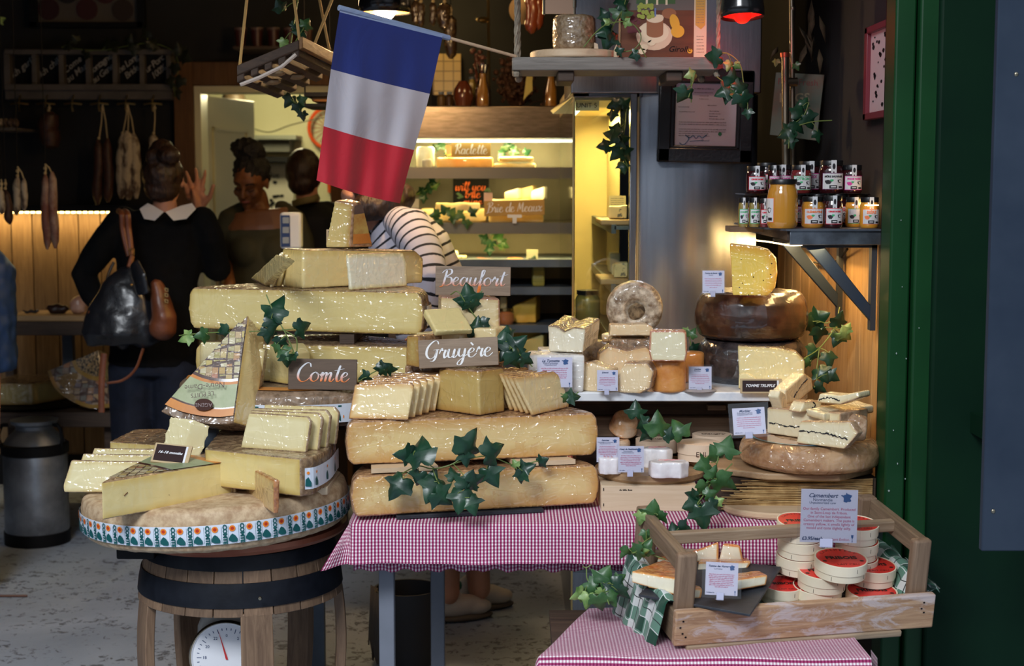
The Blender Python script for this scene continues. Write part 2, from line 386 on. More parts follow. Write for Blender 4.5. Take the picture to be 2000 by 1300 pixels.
def script(bm, s, x, z, h, thick=.2, thin=.06, y=0, M=None, mi=None, slant=.12, fit=None):
 """handwritten brush lettering; h = x-height in metres, starts at x on baseline z. fit: total width"""
 tot = sum(GL[c][0] for c in s); kx = (fit/(tot*h)) if fit else 1.0; cx = 0
 for ch in s:
  adv, strokes = GL[ch]
  for st in strokes:
   P = crom([(p[0], p[1], 0) for p in st], 5); n = len(P); L = []; Rr = []
   for i in range(n):
    t = P[min(i+1, n-1)]-P[max(i-1, 0)]; t = t.normalized() if t.length > 1e-6 else Vector((0, -1, 0))
    k = abs(t.y); wd = (thin+(thick-thin)*k*k)*(1 if t.y < 0.1 else .55); wd *= .6 if i in (0, n-1) else 1
    nx = Vector((-t.y, t.x, 0))*wd*.5; L.append(P[i]+nx); Rr.append(P[i]-nx)
   def cv(p):
    q = Vector((x+(cx+p.x+slant*p.y)*h*kx, y, z+p.y*h)); return M @ q if M is not None else q
   for i in range(n-1):
    bm.poly([cv(L[i]), cv(L[i+1]), cv(Rr[i+1]), cv(Rr[i])], mi)
  cx += adv
def scribble(bm, x0, x1, z, h, rnd, mi=0, y=0, M=None):
 """a line of small illegible print: word-long bars broken into letters"""
 x = x0
 while x < x1-h:
  n = rnd.randint(2, 8)
  for _ in range(n):
   w_ = h*rnd.uniform(.35, .6); hh = h*rnd.choice((.6, .6, .6, .95))
   if x+w_ > x1: break
   P = [Vector((x, y, z)), Vector((x+w_*.7, y, z)), Vector((x+w_*.7, y, z+hh)), Vector((x, y, z+hh))]
   bm.poly([M @ p if M is not None else p for p in P], mi); x += w_
  x += h*.45
# ================================================================ common materials
BLACK = mat('matt black', (.003,.003,.004,1), rough=.6, spec=.25)
DARKWALL = mat('dark painted wall', (.006,.0065,.008,1), (.011,.011,.012,1), sc=3, rough=.75, bump=.15)
STEEL = mat('brushed stainless steel', (.36,.37,.40,1), (.28,.29,.32,1), sc=6, rough=.27, metal=1, bump=.12, bsc=5, st=(40,40,1.5), bd=.001)
STEELW = mat('polished steel', (.34,.30,.22,1), rough=.3, metal=1)
PANEL = mat('fridge back panel', (.42,.4,.34,1), rough=.4, metal=.3)
BRASS = mat('brass', (.7,.5,.2,1), rough=.3, metal=1)
COPPER = mat('copper tray', (.5,.16,.08,1), (.35,.08,.05,1), sc=10, rough=.35, metal=.8)
SLATE = mat('slate', (.02,.023,.03,1), (.04,.044,.055,1), sc=20, rough=.55, bump=.3, bsc=40)
DARKMETAL = mat('grey painted steel', (.10,.13,.17,1), (.07,.09,.12,1), sc=8, rough=.45, bump=.1)
OAK = wood('barrel oak', (.11,.062,.036,1), (.28,.175,.105,1), 2, island=.5, coat=.1)
OAKX = wood('old board', (.10,.065,.042,1), (.24,.165,.11,1), 0)
CRATEX = wood('crate wood', (.26,.17,.10,1), (.52,.39,.27,1), 0, c3=(.12,.075,.045,1))
CRATEZ = wood('crate post wood', (.15,.09,.055,1), (.36,.24,.155,1), 2)
CRATEY = wood('crate rail wood', (.13,.085,.05,1), (.32,.22,.14,1), 1)
PALE = wood('pale poplar', (.62,.47,.31,1), (.74,.6,.43,1), 0, rough=.6, bump=.1)
OLIVEW = wood('olive wood board', (.32,.19,.1,1), (.55,.37,.2,1), 0, rough=.5, coat=.2)
BEECH = wood('beech board', (.6,.42,.26,1), (.72,.54,.36,1), 0, rough=.5, bump=.1)
DARKWOOD = wood('dark stained wood', (.035,.02,.013,1), (.10,.06,.038,1), 0)
GREYWOOD = wood('weathered grey board', (.14,.12,.10,1), (.32,.285,.25,1), 0, bump=.7)
SIGNB = wood('brown sign board', (.10,.065,.045,1), (.16,.108,.075,1), 0, bump=.3)
SIGNG = wood('grey brown sign board', (.2,.135,.09,1), (.38,.275,.19,1), 0, bump=.5)
YELW = wood('varnished sign board', (.42,.24,.06,1), (.55,.34,.1,1), 0, bump=.2)
FRAMEW = wood('door frame wood', (.09,.038,.012,1), (.18,.085,.03,1), 2)
PLANKZ = wood('plank wall', (.13,.075,.032,1), (.27,.17,.08,1), 2, island=.5, c3=(.09,.045,.015,1))
LEAFD = mat('dark ivy leaf', (.004,.028,.016,1), (.012,.06,.024,1), sc=18, rough=.4, coat=.35, coatr=.25, bump=.3, bsc=60)
LEAFP = mat('pale ivy leaf', (.10,.21,.05,1), (.3,.42,.14,1), sc=30, rough=.45, coat=.2, coatr=.3, bump=.3, bsc=60)
LEAFG = mat('green ivy leaf', (.018,.075,.02,1), (.055,.14,.04,1), sc=25, rough=.42, coat=.3, coatr=.3, bump=.3, bsc=60)
STEM = mat('green stem', (.14,.2,.05,1), rough=.5)
ROPE = mat('hemp rope', (.36,.30,.22,1), (.22,.18,.13,1), sc=60, rough=.85, bump=.6, bsc=200)
JUTE = mat('yellow jute cord', (.45,.27,.09,1), rough=.85)
WHITE = mat('white plastic', (.75,.75,.76,1), rough=.4)
PAPER = mat('white paper', (.82,.82,.86,1), rough=.6)
INKR = mat('pink ink', (.6,.08,.2,1), rough=.6)
INKB = mat('dark blue ink', (.03,.06,.16,1), rough=.6)
BLUEPRINT = mat('blue print', (.05,.12,.3,1), rough=.6)
TILE = mat('gloss dark', (.01,.01,.012,1), rough=.2)
def floor_mat():
 N = NT('worn concrete'); v = N.coords(); a = N.noise(v, 1.6, 6, .6, .5); b = N.noise(v, 26, 7, .75, .6); st = N.noise(N.coords('Object', (1, 2.2, 1)), 2.2, 5, .6, .8)
 base = N.ramp(a, [(.3, (.25,.30,.38,1)), (.7, (.37,.43,.53,1))])
 k = N.math('GREATER_THAN', N.math('ADD', N.math('MULTIPLY', b, .8), N.math('MULTIPLY', st, .35)), .64)
 N.l(N.mix(N.math('MULTIPLY', k, .75), base, (.045,.048,.055,1)), N.b.inputs['Base Color']); N.bump(b, .5, .003); N.set(.62); return N.m
FLOOR = floor_mat()
def glass_mat(name='clear glass', tint=(.93,.97,.93,1), k=.12):
 N = NT(name); tr = N.n('ShaderNodeBsdfTransparent'); tr.inputs[0].default_value = tint; gl = N.n('ShaderNodeBsdfGlossy'); gl.inputs['Roughness'].default_value = .03
 fr = N.n('ShaderNodeFresnel'); fr.inputs[0].default_value = 1.45; mx = N.n('ShaderNodeMixShader'); N.l(N.math('ADD', fr.outputs[0], k-.04), mx.inputs[0]); N.l(tr.outputs[0], mx.inputs[1]); N.l(gl.outputs[0], mx.inputs[2])
 N.l(mx.outputs[0], N.t.nodes['Material Output'].inputs[0]); return N.m
GLASS = glass_mat(); ACRYL = glass_mat('clear acrylic', (.97,.98,1,1), .08)
def struct(o): return tag(o, kind='structure')
# ================================================================ room shell
b = BM(); b.box(-6, 6, -1, 10.6, -.1, 0); struct(obj('floor', b, FLOOR))
b = BM(); b.box(-3.4, 2.2, 3.7, 10.6, 2.9, 3.0); struct(obj('ceiling', b, DARKWALL))
b = BM(); b.box(-3.4, -3.3, 3.4, 10.6, 0, 2.95); struct(obj('wall_left', b, DARKWALL))
# back wall with the doorway; the lower part is planked
DX0, DX1 = W(385, 400, 8).x, W(648, 400, 8).x; DT = W(500, 168, 8).z; LZ = W(300, 411, 8).z
b = BM(); b.box(-3.4, DX0, 8.02, 8.14, 0, 2.95); b.box(DX0, DX1, 8.02, 8.14, DT, 2.95); b.box(DX1, 2.2, 8.02, 8.14, 0, 2.95); struct(obj('wall_back', b, DARKWALL))
b = BM(); x = -3.3; rnd = random.Random(3)
while x < DX0-.1:
 wd = .118*rnd.uniform(.92, 1.1); b.box(x, min(x+wd-.006, DX0-.1), 7.985, 8.02, .16, LZ-.01); x += wd
struct(obj('wall_back_planks', b, PLANKZ, bev=.002))['kind'] = 'structure'
b = BM(); b.box(-3.3, DX0-.1, 7.975, 8.02, 0, .16); struct(obj('baseboard_back', b, BLACK))
b = BM(); b.box(DX0-.1, DX0, 7.95, 8.16, 0, DT+.12); b.box(DX0, DX1+.02, 7.95, 8.16, DT, DT+.12); b.box(DX1, DX1+.1, 7.95, 8.16, 0, DT+.12); struct(obj('trim_doorway', b, FRAMEW, bev=.004))
KIT = mat('cream kitchen wall', (.62,.6,.38,1), (.55,.52,.3,1), sc=2, rough=.6)
CREAM = mat('cream gloss paint', (.72,.68,.44,1), rough=.4)
b = BM(); b.box(-3.3, 1.5, 10.3, 10.4, 0, 2.95); struct(obj('wall_kitchen', b, KIT))
b = BM(); b.box(DX0, DX0+.035, 7.97, 8.15, 0, DT); b.box(DX0+.035, DX1, 7.97, 8.15, DT-.035, DT); o = struct(obj('trim_door_lining', b, CREAM, bev=.003))
# open cream panelled door turned into the kitchen
t = thing('door_1', 'open cream panelled door turned back inside the kitchen doorway', 'door', (W(392,400,8.1).x+.01, 8.16, 0), (0,0,R(74))); struct(t)
b = BM(); b.box(0, .62, 0, .04, .01, DT-.04); obj('door_leaf', b, CREAM, t, bev=.003)
b = BM()
for z0, z1 in ((.2,.9),(1.05,DT-.2)):
 b.box(.1,.52,-.012,0,z0,z0+.02); b.box(.1,.52,-.012,0,z1-.02,z1); b.box(.1,.12,-.012,0,z0,z1); b.box(.5,.52,-.012,0,z0,z1)
obj('door_moulding', b, CREAM, t)
# right side: stainless column, dark side wall with planks
SX0, SX1 = W(1236, 400, 4.98).x, W(1482, 400, 4.98).x
WR = [(.975, 3.95), (.86, 5.4), (.80, 8.02)]       # run of the right wall
def wallstrip(b, pts, z0, z1, th=.06):
 for (xa, ya), (xb, yb) in zip(pts, pts[1:]):
  b.prism([(xa, ya, z0), (xb, yb, z0), (xb, yb, z1), (xa, ya, z1)], (th, 0, 0))
b = BM(); wallstrip(b, [(.99, 3.95), (.99, 5.4), (.99, 8.02)], 0, 2.95); struct(obj('wall_right', b, mat('charcoal wall', (.009,.009,.010,1), (.014,.014,.016,1), sc=4, rough=.8, bump=.2)))
b = BM(); n = 12; PZ0 = W(1650, 912, 4.2).z; PZ1 = W(1650, 462, 4.2).z
for i in range(11):
 y0 = 3.97+i*.15; b.box(.972, .99, y0, y0+.144, PZ0, PZ1)
o = struct(obj('wall_right_planks', b, wood('golden plank wall', (.38,.2,.065,1), (.62,.39,.16,1), 2, island=.35, c3=(.22,.11,.035,1)), bev=.002))
# green shutters, folded, at the right of the opening
GREEN = mat('dark green gloss paint', (.006,.055,.014,1), (.004,.04,.011,1), sc=3, rough=.5, coat=.08, spec=.3, bump=.1, bsc=20)
GREEND = mat('bottle green paint', (.002,.016,.008,1), (.003,.022,.009,1), sc=3, spec=.15, rough=.6, bump=.1, bsc=20)
gx = lambda x, d: W(x, 350, d).x
b = BM(); b.box(gx(1742,3.8), gx(1783,3.8), 3.8, 3.9, 0, 3.2); b.box(gx(1786,3.8), gx(1826,3.8), 3.78, 3.9, 0, 3.2); struct(obj('trim_shutter', b, GREEN, bev=.006))
b = BM(); b.box(gx(1829,3.76), 2.2, 3.76, 3.9, 0, 3.2); struct(obj('trim_pilaster', b, GREEND, bev=.008))
b = BM(); b.box(gx(1734,3.9), gx(1745,3.9), 3.86, 3.96, 0, 3.2); struct(obj('trim_shadow_strip', b, BLACK))  # black strip put in for the shadow at the inner edge of the shutter
b = BM(); b.box(-3.4, 2.2, 3.3, 3.7, 2.62, 3.3); struct(obj('trim_fascia', b, GREEND))
b = BM()
for px, py in ((1753,905),(1768,935),(1748,1015),(1757,1030),(1736,958),(1730,990),(1762,560),(1770,700),(1751,690),(1745,840),(1893,655),(1880,700),(1899,820),(1760,430),(1795,640)):
 p = W(px, py, 3.776 if px > 1785 else 3.797); r_ = rnd.uniform(.0007, .0022); q = [p+Vector((math.cos(a)*r_*rnd.uniform(.5,1.3), -.0008, math.sin(a)*r_*rnd.uniform(.8,2))) for a in (0,1,2.1,3.2,4.2,5.3)]
 b.prism(q, (0, .003, 0))
struct(obj('trim_paint_chips', b, mat('flaked paint', (.35,.42,.4,1), rough=.7)))
BLUEG = mat('blue grey painted board', (.02,.032,.055,1), (.03,.044,.07,1), sc=5, spec=.25, rough=.75, bump=.2)
t = thing('notice_board', 'blue-grey painted board screwed to the green pilaster at the right edge', 'board', (1.1, 3.3, 1.0))
PB = W(1908, 1076, 3.35); b = BM(); b.box(PB.x+.01, PB.x+.5, 3.35, 3.372, PB.z, 2.8); obj('board_panel', b, BLUEG, t, world=True, bev=.003)
b = BM(); b.box(PB.x+.1, PB.x+.4, 3.372, 3.765, PB.z+.2, PB.z+.25); b.box(PB.x+.1, PB.x+.4, 3.372, 3.765, 2.4, 2.45); obj('spacer', b, GREEND, t, world=True)
for px, py in ((1985,145),(1940,998)):
 b = BM(); p = W(px, py, 3.35); b.sphere(p, (.005,.003,.005), seg=10); obj('screw', b, STEELW, t, world=True)
# ================================================================ ivy
def leafshape(b, M, s, rnd, mi=0, fold=.25, droop=.3):
 """five-lobed ivy leaf in local xy, tip towards +y"""
 H = [(0,-.02),(.12,-.15),(.27,-.21),(.42,-.17),(.49,-.03),(.50,.10),(.63,.20),(.74,.38),(.58,.42),(.42,.45),(.33,.55),(.26,.72),(.14,.90),(0,1.06)]
 j = lambda: rnd.uniform(.9, 1.1)
 ctr = [0, .02, .05, .08, .12, .17, .24, .34, .40, .46, .56, .70, .88, 1.06]
 def z(x, y): return -fold*abs(x)-droop*(y-.3)**2+.06*math.sin(9*abs(x)+4*y)
 for sd in (-1, 1):
  out = [(sd*h[0]*j(), h[1]*1.0) for h in H]; mid = [((o_[0]*.5), (o_[1]+c)*.5+.02) for o_, c in zip(out, ctr)]
  inn = [(0, c) for c in ctr]
  P = lambda p, lift=0: M @ (Vector((p[0], p[1], z(*p)+lift))*s)
  for i in range(len(H)-1):
   for A, B_, la, lb in ((inn, mid, 0, .045), (mid, out, .045, 0)):
    pts = [P(A[i], la), P(A[i+1], la), P(B_[i+1], lb), P(B_[i], lb)]
    q = []
    for p in pts:
     if all((p-k).length > 1e-6 for k in q): q.append(p)
    if len(q) > 2: b.poly(q if sd > 0 else q[::-1], mi)
def ivy(name, label, stems, leaves, group=None, mats=None, seed=1, extra=None):
 """stems: [[(x,y,d),...],...]; leaves: [(x,y,d,size_px,angle,kind)] x,y = leaf centre, angle of tip (0 right, 90 up)"""
 rnd = random.Random(seed); x, y, d = stems[0][0] if stems else leaves[0][:3]; base = W(x, y, d)
 t = thing(name, label, 'ivy', base, group=group); mats = mats or [LEAFD, LEAFP, LEAFG]
 b = BM()
 for x, y, d, s, ang, k in leaves:
  sm = s*mpp(d)*.72; c = W(x, y, d)
  rot = Matrix.Rotation(R(rnd.uniform(-30, 30)), 3, 'X') @ Matrix.Rotation(R(rnd.uniform(-35, 35)), 3, 'Z') @ UP.to_3x3() @ Matrix.Rotation(R(ang-90), 3, 'Z')
  M = Matrix.Translation(c) @ rot.to_4x4() @ Matrix.Translation((0, -.4*sm, 0))
  leafshape(b, M, sm, rnd, k, rnd.uniform(.05, .4), rnd.uniform(.1, .5))
  # a petiole to the nearest stem point
 bmesh.ops.remove_doubles(b.bm, verts=b.bm.verts[:], dist=.0002); obj('leaves', b, mats, t, world=True, ang=80)
 if stems:
  b = BM()
  for st in stems:
   P = crom([W(*p) for p in st], 6); b.tube(P, .0016, 6)
  allp = [W(*p) for st in stems for p in st]
  for x, y, d, s, ang, k in leaves:
   c = W(x, y, d)-Vector((math.cos(R(ang)), 0, math.sin(R(ang))))*s*mpp(d)*.3; q = min(allp, key=lambda p: (p-c).length)
   if .004 < (q-c).length < .09: m_ = (q+c)/2+Vector((0, -.004, .003)); b.tube([q, m_, c], .0011, 5)
  obj('stem', b, STEM, t, world=True)
 return t
# ================================================================ back-left wall: rack, hanging meats, light strip
def px_box(b, x0, y0, x1, y1, d, th, mi=None):
 a, c = W(x0, y1, d), W(x1, y0, d); return b.box(a.x, c.x, d, d+th, a.z, c.z, mi=mi)
LED = mat('led strip light', (.9,.8,.5,1), emit=(1,.72,.26,1), es=9)
t = thing('light_strip', 'glowing warm LED strip along the top of the plank wall', 'light', (-2.5, 7.96, LZ))
b = BM(); b.box(-3.25, DX0-.12, 7.93, 8.02, LZ-.004, LZ+.03); obj('strip_channel', b, BLACK, t, world=True)
b = BM(); x = -3.2
while x < DX0-.15: b.box(x, x+.016, 7.935, 7.955, LZ-.012, LZ-.003); x += .03
obj('strip_diode', b, LED, t, world=True); t.children[-1]['kind'] = 'stuff'
area('plank_wash', (-2.45, 7.9, LZ-.02), (R(25), 0, 0), 1.5, .03, 3.6, (1,.70,.30))
RACK = mat('grey painted rack', (.12,.105,.095,1), (.08,.07,.062,1), sc=10, rough=.6)
t = thing('chalkboard_rack', 'grey wooden rack of six chalkboard panels with hooks below', 'rack', W(170, 195, 7.9))
b = BM(); px_box(b, 8, 96, 335, 106, 7.86, .1); px_box(b, 8, 164, 335, 176, 7.84, .12); px_box(b, 10, 176, 335, 194, 7.88, .12); px_box(b, 8, 100, 18, 172, 7.88, .1)
for i in range(1, 7): px_box(b, 10+52.5*i, 100, 18+52.5*i, 172, 7.88, .1)
obj('frame', b, RACK, t, world=True, bev=.003)
CH = mat('chalk', (.34,.33,.31,1), rough=.9)
for i, tx in enumerate(('with garlic','with chilli','Come\nau Marc','Montagne\nau Genepi','The Long\nBride','Pur Porc\n100%')):
 b = BM(); px_box(b, 18+52.5*i, 106, 63+52.5*i, 164, 7.93, .02); bp = obj('board', b, BLACK, t, world=True)
 b = BM(); p = W(41+52.5*i, 134, 7.925); text(b, tx, .045, p, rot=R(38), shear=.3, off=.0004, csp=.85 if i > 2 else 1); obj('chalk_writing', b, CH, bp, world=True)
for i in range(6):
 b = BM(); p = W(40+52*i, 186, 7.86); b.tube([p, p+Vector((0,-.03,-.03)), p+Vector((0,-.035,-.06)), p+Vector((0,-.02,-.08))], .004, 6)
 b.tube([p+Vector((-.045,-.02,-.045)), p+Vector((0,-.04,-.04)), p+Vector((.045,-.02,-.045))], .005, 6); obj('hook', b, BRASS, t, world=True)
SALD = mat('dark salami', (.075,.028,.016,1), (.035,.015,.01,1), sc=40, rough=.5, bump=.5, bsc=60, bd=.004)
SALM = mat('speckled salami', (.50,.42,.30,1), (.10,.06,.04,1), sc=26, rough=.6, bump=.6, bsc=50, bd=.004, rr=(.45,.6), st=(1,1,.5))
SALR = mat('red dried sausage', (.20,.07,.045,1), (.55,.42,.32,1), sc=14, rough=.5, bump=.5, bsc=50, bd=.004, rr=(.45,.7), st=(1,1,.6))
STRING = mat('butcher string', (.5,.4,.22,1), rough=.8)
def sausage(label, segs, d, mt, hang, name='salami', group=None, cat='salami'):
 """segs: list of (x0,y0,x1,y1,rpx)"""
 t = thing(name, label, cat, W(segs[0][2], segs[0][3], d), group=group)
 b = BM()
 for x0, y0, x1, y1, r in segs:
  p, q = W(x0, y0, d), W(x1, y1, d); rr_ = r*mpp(d); L = (q-p).length; rs = []; pp = []
  for k in range(11):
   u = k/10; pp.append(p.lerp(q, u)+Vector((rr_*.12*math.sin(u*9+x0), 0, 0))); rs.append(rr_*max(.25, (1-abs(2*u-1)**5)**.5)*(1+.07*math.sin(u*21+x0)))
  b.tube(pp, rs, 12)
 obj('casing', b, mt, t, world=True)
 b = BM(); hx, hy = hang
 if hy < 0: r2 = BM(); h0 = W(segs[0][0], segs[0][1]-20, d); r2.tube([h0, Vector((h0.x, d, 2.92))], .0025, 5); obj('hanger', r2, BLACK, t, world=True); hx, hy = segs[0][0], segs[0][1]-20
 h = W(hx, hy, d)
 for x0, y0, *_ in segs: b.tube([W(x0, y0+3, d), W(x0, y0, d).lerp(h, .5)+Vector((.004,0,0)), h], .0035, 5)
 b.sphere(W(segs[0][0], segs[0][1]-2, d), .008, seg=8); b.sphere(h+Vector((0,0,-.02)), .009, seg=8); obj('string', b, STRING, t, world=True); return t
sausage('long dark dried salami pair hanging behind the customer on the rack', [(193,272,190,400,10),(210,270,212,395,10)], 7.82, SALD, (200,203))
sausage('fat pale speckled salami bundle hanging in string from the rack', [(239,262,237,388,11),(250,255,250,390,14),(262,260,265,388,11)], 7.82, SALM, (249,203))
sausage('dark rounded dried ham sausage hanging at the left of the rack', [(95,218,97,290,20)], 7.82, SALD, (96,203))
sausage('string-tied sausage hanging just behind the bun of the customer', [(300,262,300,330,10)], 7.83, SALM, (302,203))
sausage('long reddish dried sausages hanging over the lit strip', [(88,340,92,487,9),(101,335,108,485,9)], 7.0, SALR, (95,-228))
sausage('paler stubby sausage pair hanging by the left edge', [(34,345,33,420,8),(47,348,48,412,6)], 6.9, SALM, (36,-236))
sausage('dark brown curved sausage hanging at the left edge', [(10,370,20,438,9)], 6.85, SALD, (12,-240))
sausage('yellowish sausage cut by the left edge of the picture', [(2,370,4,418,7)], 6.8, SALM, (2,-243))
t = thing('sausage_bundle', 'pale bound sausages lying high at the left edge', 'sausage', W(10, 248, 7.6)); b = BM()
for k in range(5): p = W(-6+9*k, 240, 7.6); b.sphere(p, (.018,.03,.022), seg=10)
obj('casing', b, SALM, t, world=True); b = BM(); px_box(b, -30, 249, 30, 254, 7.55, .4); o = obj('ledge', b, RACK, t, world=True)
# framed print of round labels, top left
t = thing('framed_print', 'dark framed print of round cheese labels high on the left wall', 'picture', W(170, 45, 7.95)); b = BM()
px_box(b, 58, -80, 68, 52, 7.95, .06); px_box(b, 268, -80, 278, 52, 7.95, .06); px_box(b, 58, 43, 278, 53, 7.95, .06); obj('frame', b, BLACK, t, world=True)
b = BM(); px_box(b, 66, -80, 270, 44, 7.98, .03); obj('mount', b, mat('dull cream card', (.09,.075,.06,1), rough=.6), t, world=True)
for k, (x, y, c) in enumerate(((95,18,(.035,.008,.008,1)),(170,18,(.05,.012,.012,1)),(240,20,(.035,.02,.014,1)),(131,-14,(.02,.015,.015,1)),(206,-14,(.05,.01,.01,1)))):
 b = BM(); p = W(x, y, 7.975); b.lathe([(.0,0),(.055,0),(.055,.004),(0,.004)], 28, Matrix.Translation(p) @ UP); lb = obj('round_label', b, mat('label %d' % k, c, rough=.5), t, world=True)
# ivy over the rack
L = [(130,90,22,200),(147,76,20,120),(167,108,22,250),(205,82,26,90),(222,92,26,300),(250,82,28,80),(262,98,24,270),(283,66,24,120),(300,86,26,60),(350,96,26,100),(362,112,30,330),(340,135,26,260),(350,160,26,240),(330,160,24,180),(345,185,22,290)]
ivy('ivy_garland', 'dim ivy trailing over the chalkboard rack', [[(120,92,7.8),(200,98,7.78),(290,84,7.8),(345,110,7.8),(342,190,7.8)]], [(x,y,7.78,s*1.15,a,2) for x,y,s,a in L], seed=4, mats=[LEAFD, LEAFP, mat('dull ivy leaf', (.01,.014,.006,1), (.022,.026,.01,1), sc=20, rough=.5)])
ivy('ivy_leaf', 'single yellow-green leaf at the top left edge', [], [(3,39,7.6,20,10,1)], seed=2)
# ================================================================ left counter with meats, low shelf with cheeses, churn
CT = wood('cutting board wood', (.42,.25,.11,1), (.55,.35,.17,1), 0)
t = thing('counter', 'dark wooden counter with two shelves against the plank wall', 'counter', (W(110,700,7.3).x, 7.3, 0))
b = BM(); px_box(b, -60, 628, 215, 655, 7.1, .55); obj('counter_top', b, DARKWOOD, t, world=True, bev=.004)
b = BM(); px_box(b, -60, 805, 225, 834, 6.9, .75); obj('shelf', b, DARKWOOD, t, world=True, bev=.004)
b = BM(); a = W(86, 655, 7.15); b.box(a.x-.02, a.x+.03, 7.5, 7.55, W(86,806,6.9).z, a.z); obj('post', b, DARKMETAL, t, world=True)
for px in (-40, 222):
 a = W(px, 806, 7.0); b = BM(); b.box(a.x-.04, a.x, 6.98, 7.04, 0, a.z); obj('leg', b, DARKWOOD, t, world=True); b = BM(); b.box(a.x-.04, a.x, 7.5, 7.56, 0, a.z+.0); b.box(a.x-.04,a.x,7.5,7.56,a.z, W(px,640,7.1).z); obj('leg', b, DARKWOOD, t, world=True)
t = tag(obj('chopping_board', (lambda b: (px_box(b, 14, 616, 172, 628, 7.12, .3), b)[1])(BM()), CT, origin=W(90,628,7.12), bev=.006), 'long wooden board on the left counter', 'chopping board')
zt = W(90, 616, 7.12).z
def meat(label, x0, x1, y, r, col, name='ham'):
 b = BM(); p, q = W(x0, y, 7.22), W(x1, y, 7.22); p.z = q.z = zt+r; b.tube([p.lerp(q, k/8)+Vector((0,0,.006*math.sin(k*2))) for k in range(9)], [r*v for v in (.4,.8,.95,1.05,1,1.05,.95,.8,.4)], 12)
 b = remesh(b, .006, 2, .006, 25); return tag(obj(name, b, col, origin=p.lerp(q,.5)-Vector((0,0,r))), label, 'meat')
meat('dark dried meat lying on the long counter board', 90, 135, 605, .022, mat('dark meat', (.03,.012,.008,1), rough=.4), 'dried_meat')
meat('flat dark knife-shaped dried sausage at the left of the counter board', 42, 78, 606, .01, mat('dark meat 2', (.02,.012,.01,1), rough=.4), 'dried_sausage')
HAM = mat('pink ham in wrap', (.5,.25,.17,1), (.7,.45,.34,1), sc=15, rough=.35, coat=.8, bump=.5, bsc=30, bd=.005)
meat('wrapped pink ham piece on the right end of the counter board', 138, 172, 596, .042, HAM)
# cheese block and leaning decorated wedge on the low shelf
P_, E_ = (.62,.47,.16,1), (.4,.22,.06,1)
CHY = cheesemat('yellow cheese', (.45,.34,.12,1), (.36,.22,.07,1), (.2,.11,.04,1), (.3,.18,.07,1))
zs = W(50, 805, 6.9).z
tray = tag(obj('serving_tray', (lambda b: (b.lathe([(0,0),(.24,0),(.26,.012),(.24,.016),(0,.012)], 32, Matrix.Translation((W(60,790,7.15).x, 7.15, zs))), b)[1])(BM()), BLACK, origin=(W(60,790,7.15).x, 7.15, zs)), 'black round tray on the low left shelf', 'tray')
bm = BM(); a = W(-20, 790, 7.0); c_ = W(62, 748, 7.0); z0 = zs+.016
fs = bm.prism([(a.x,7.0,z0),(c_.x,7.0,z0),(c_.x+.1,7.2,z0),(c_.x+.12,7.32,z0),(a.x,7.32,z0)], (0,0,.105)); cheese('cheese_block', 'yellow cheese block on the black tray of the low shelf', 'cheese', bm, [fs[0],fs[1],fs[4]], CHY, vox=.006)
def quilt_mat(name, cols, sc=60):
 N = NT(name); v = N.coords(); br = N.n('ShaderNodeTexVoronoi', distance='CHEBYCHEV'); br.inputs['Scale'].default_value = sc; br.inputs['Randomness'].default_value = .25; N.l(v, br.inputs['Vector'])
 sp = N.n('ShaderNodeSeparateColor'); N.l(br.outputs['Color'], sp.inputs[0]); st = [(i/len(cols), c) for i, c in enumerate(cols)]; c = N.ramp(sp.outputs[0], st+[(1, cols[-1])])
 N.t.nodes[-1]; dk = N.math('GREATER_THAN', br.outputs['Distance'], .43); N.l(N.mix(dk, c, (.09,.05,.04,1)), N.b.inputs['Base Color'])
 w1 = N.noise(N.coords('Object', (9,9,26), (.5,.9,.2)), 3, 2, .5, .8); N.set(.5, 0, .6, .25); N.bump(w1, 1, .012, 'Coat Normal'); return N.m
FOLK = quilt_mat('folk print', [(.35,.2,.1,1),(.12,.09,.1,1),(.45,.3,.16,1),(.16,.13,.16,1),(.4,.16,.06,1),(.2,.18,.15,1)], 34)
GRATE = mat('dark grid print', (.02,.02,.02,1), (.4,.26,.13,1), sc=3, rough=.3, coat=.8, st=(60,2,30), rr=(.48,.52), bump=.3)
tip = W(192, 684, 7.05); lf = W(92, 725, 6.95); md = W(135, 780, 6.92); rt = W(222, 795, 6.95)
t = thing('cheese_wedge', 'decorated cheese wedge leaning upright on the low shelf behind the bag strap', 'cheese', (md.x, 7.0, zs))
arc = crom([lf, W(107,758,6.93), md, W(175,797,6.9), rt], 5); bm = BM(); bm.prism([tip]+arc, (.01,.09,-.02));
for v in bm.bm.verts: v.co.z = max(v.co.z, zs+.002)
obj('paste', bm, CHY, t, world=True)
b = BM(); n = len(arc); f = lambda u, k: tip.lerp(arc[k], u)+Vector((0,-.004,0))
for u0, u1, mi in ((.02,.45,1),(.45,.52,2),(.52,.93,0),(.93,.99,2)):
 for k in range(n-1): b.poly([f(u0,k), f(u0,k+1), f(u1,k+1), f(u1,k)], mi)
obj('label', b, [FOLK, GRATE, mat('ochre band', (.35,.2,.05,1), rough=.3, coat=.8)], t, world=True)
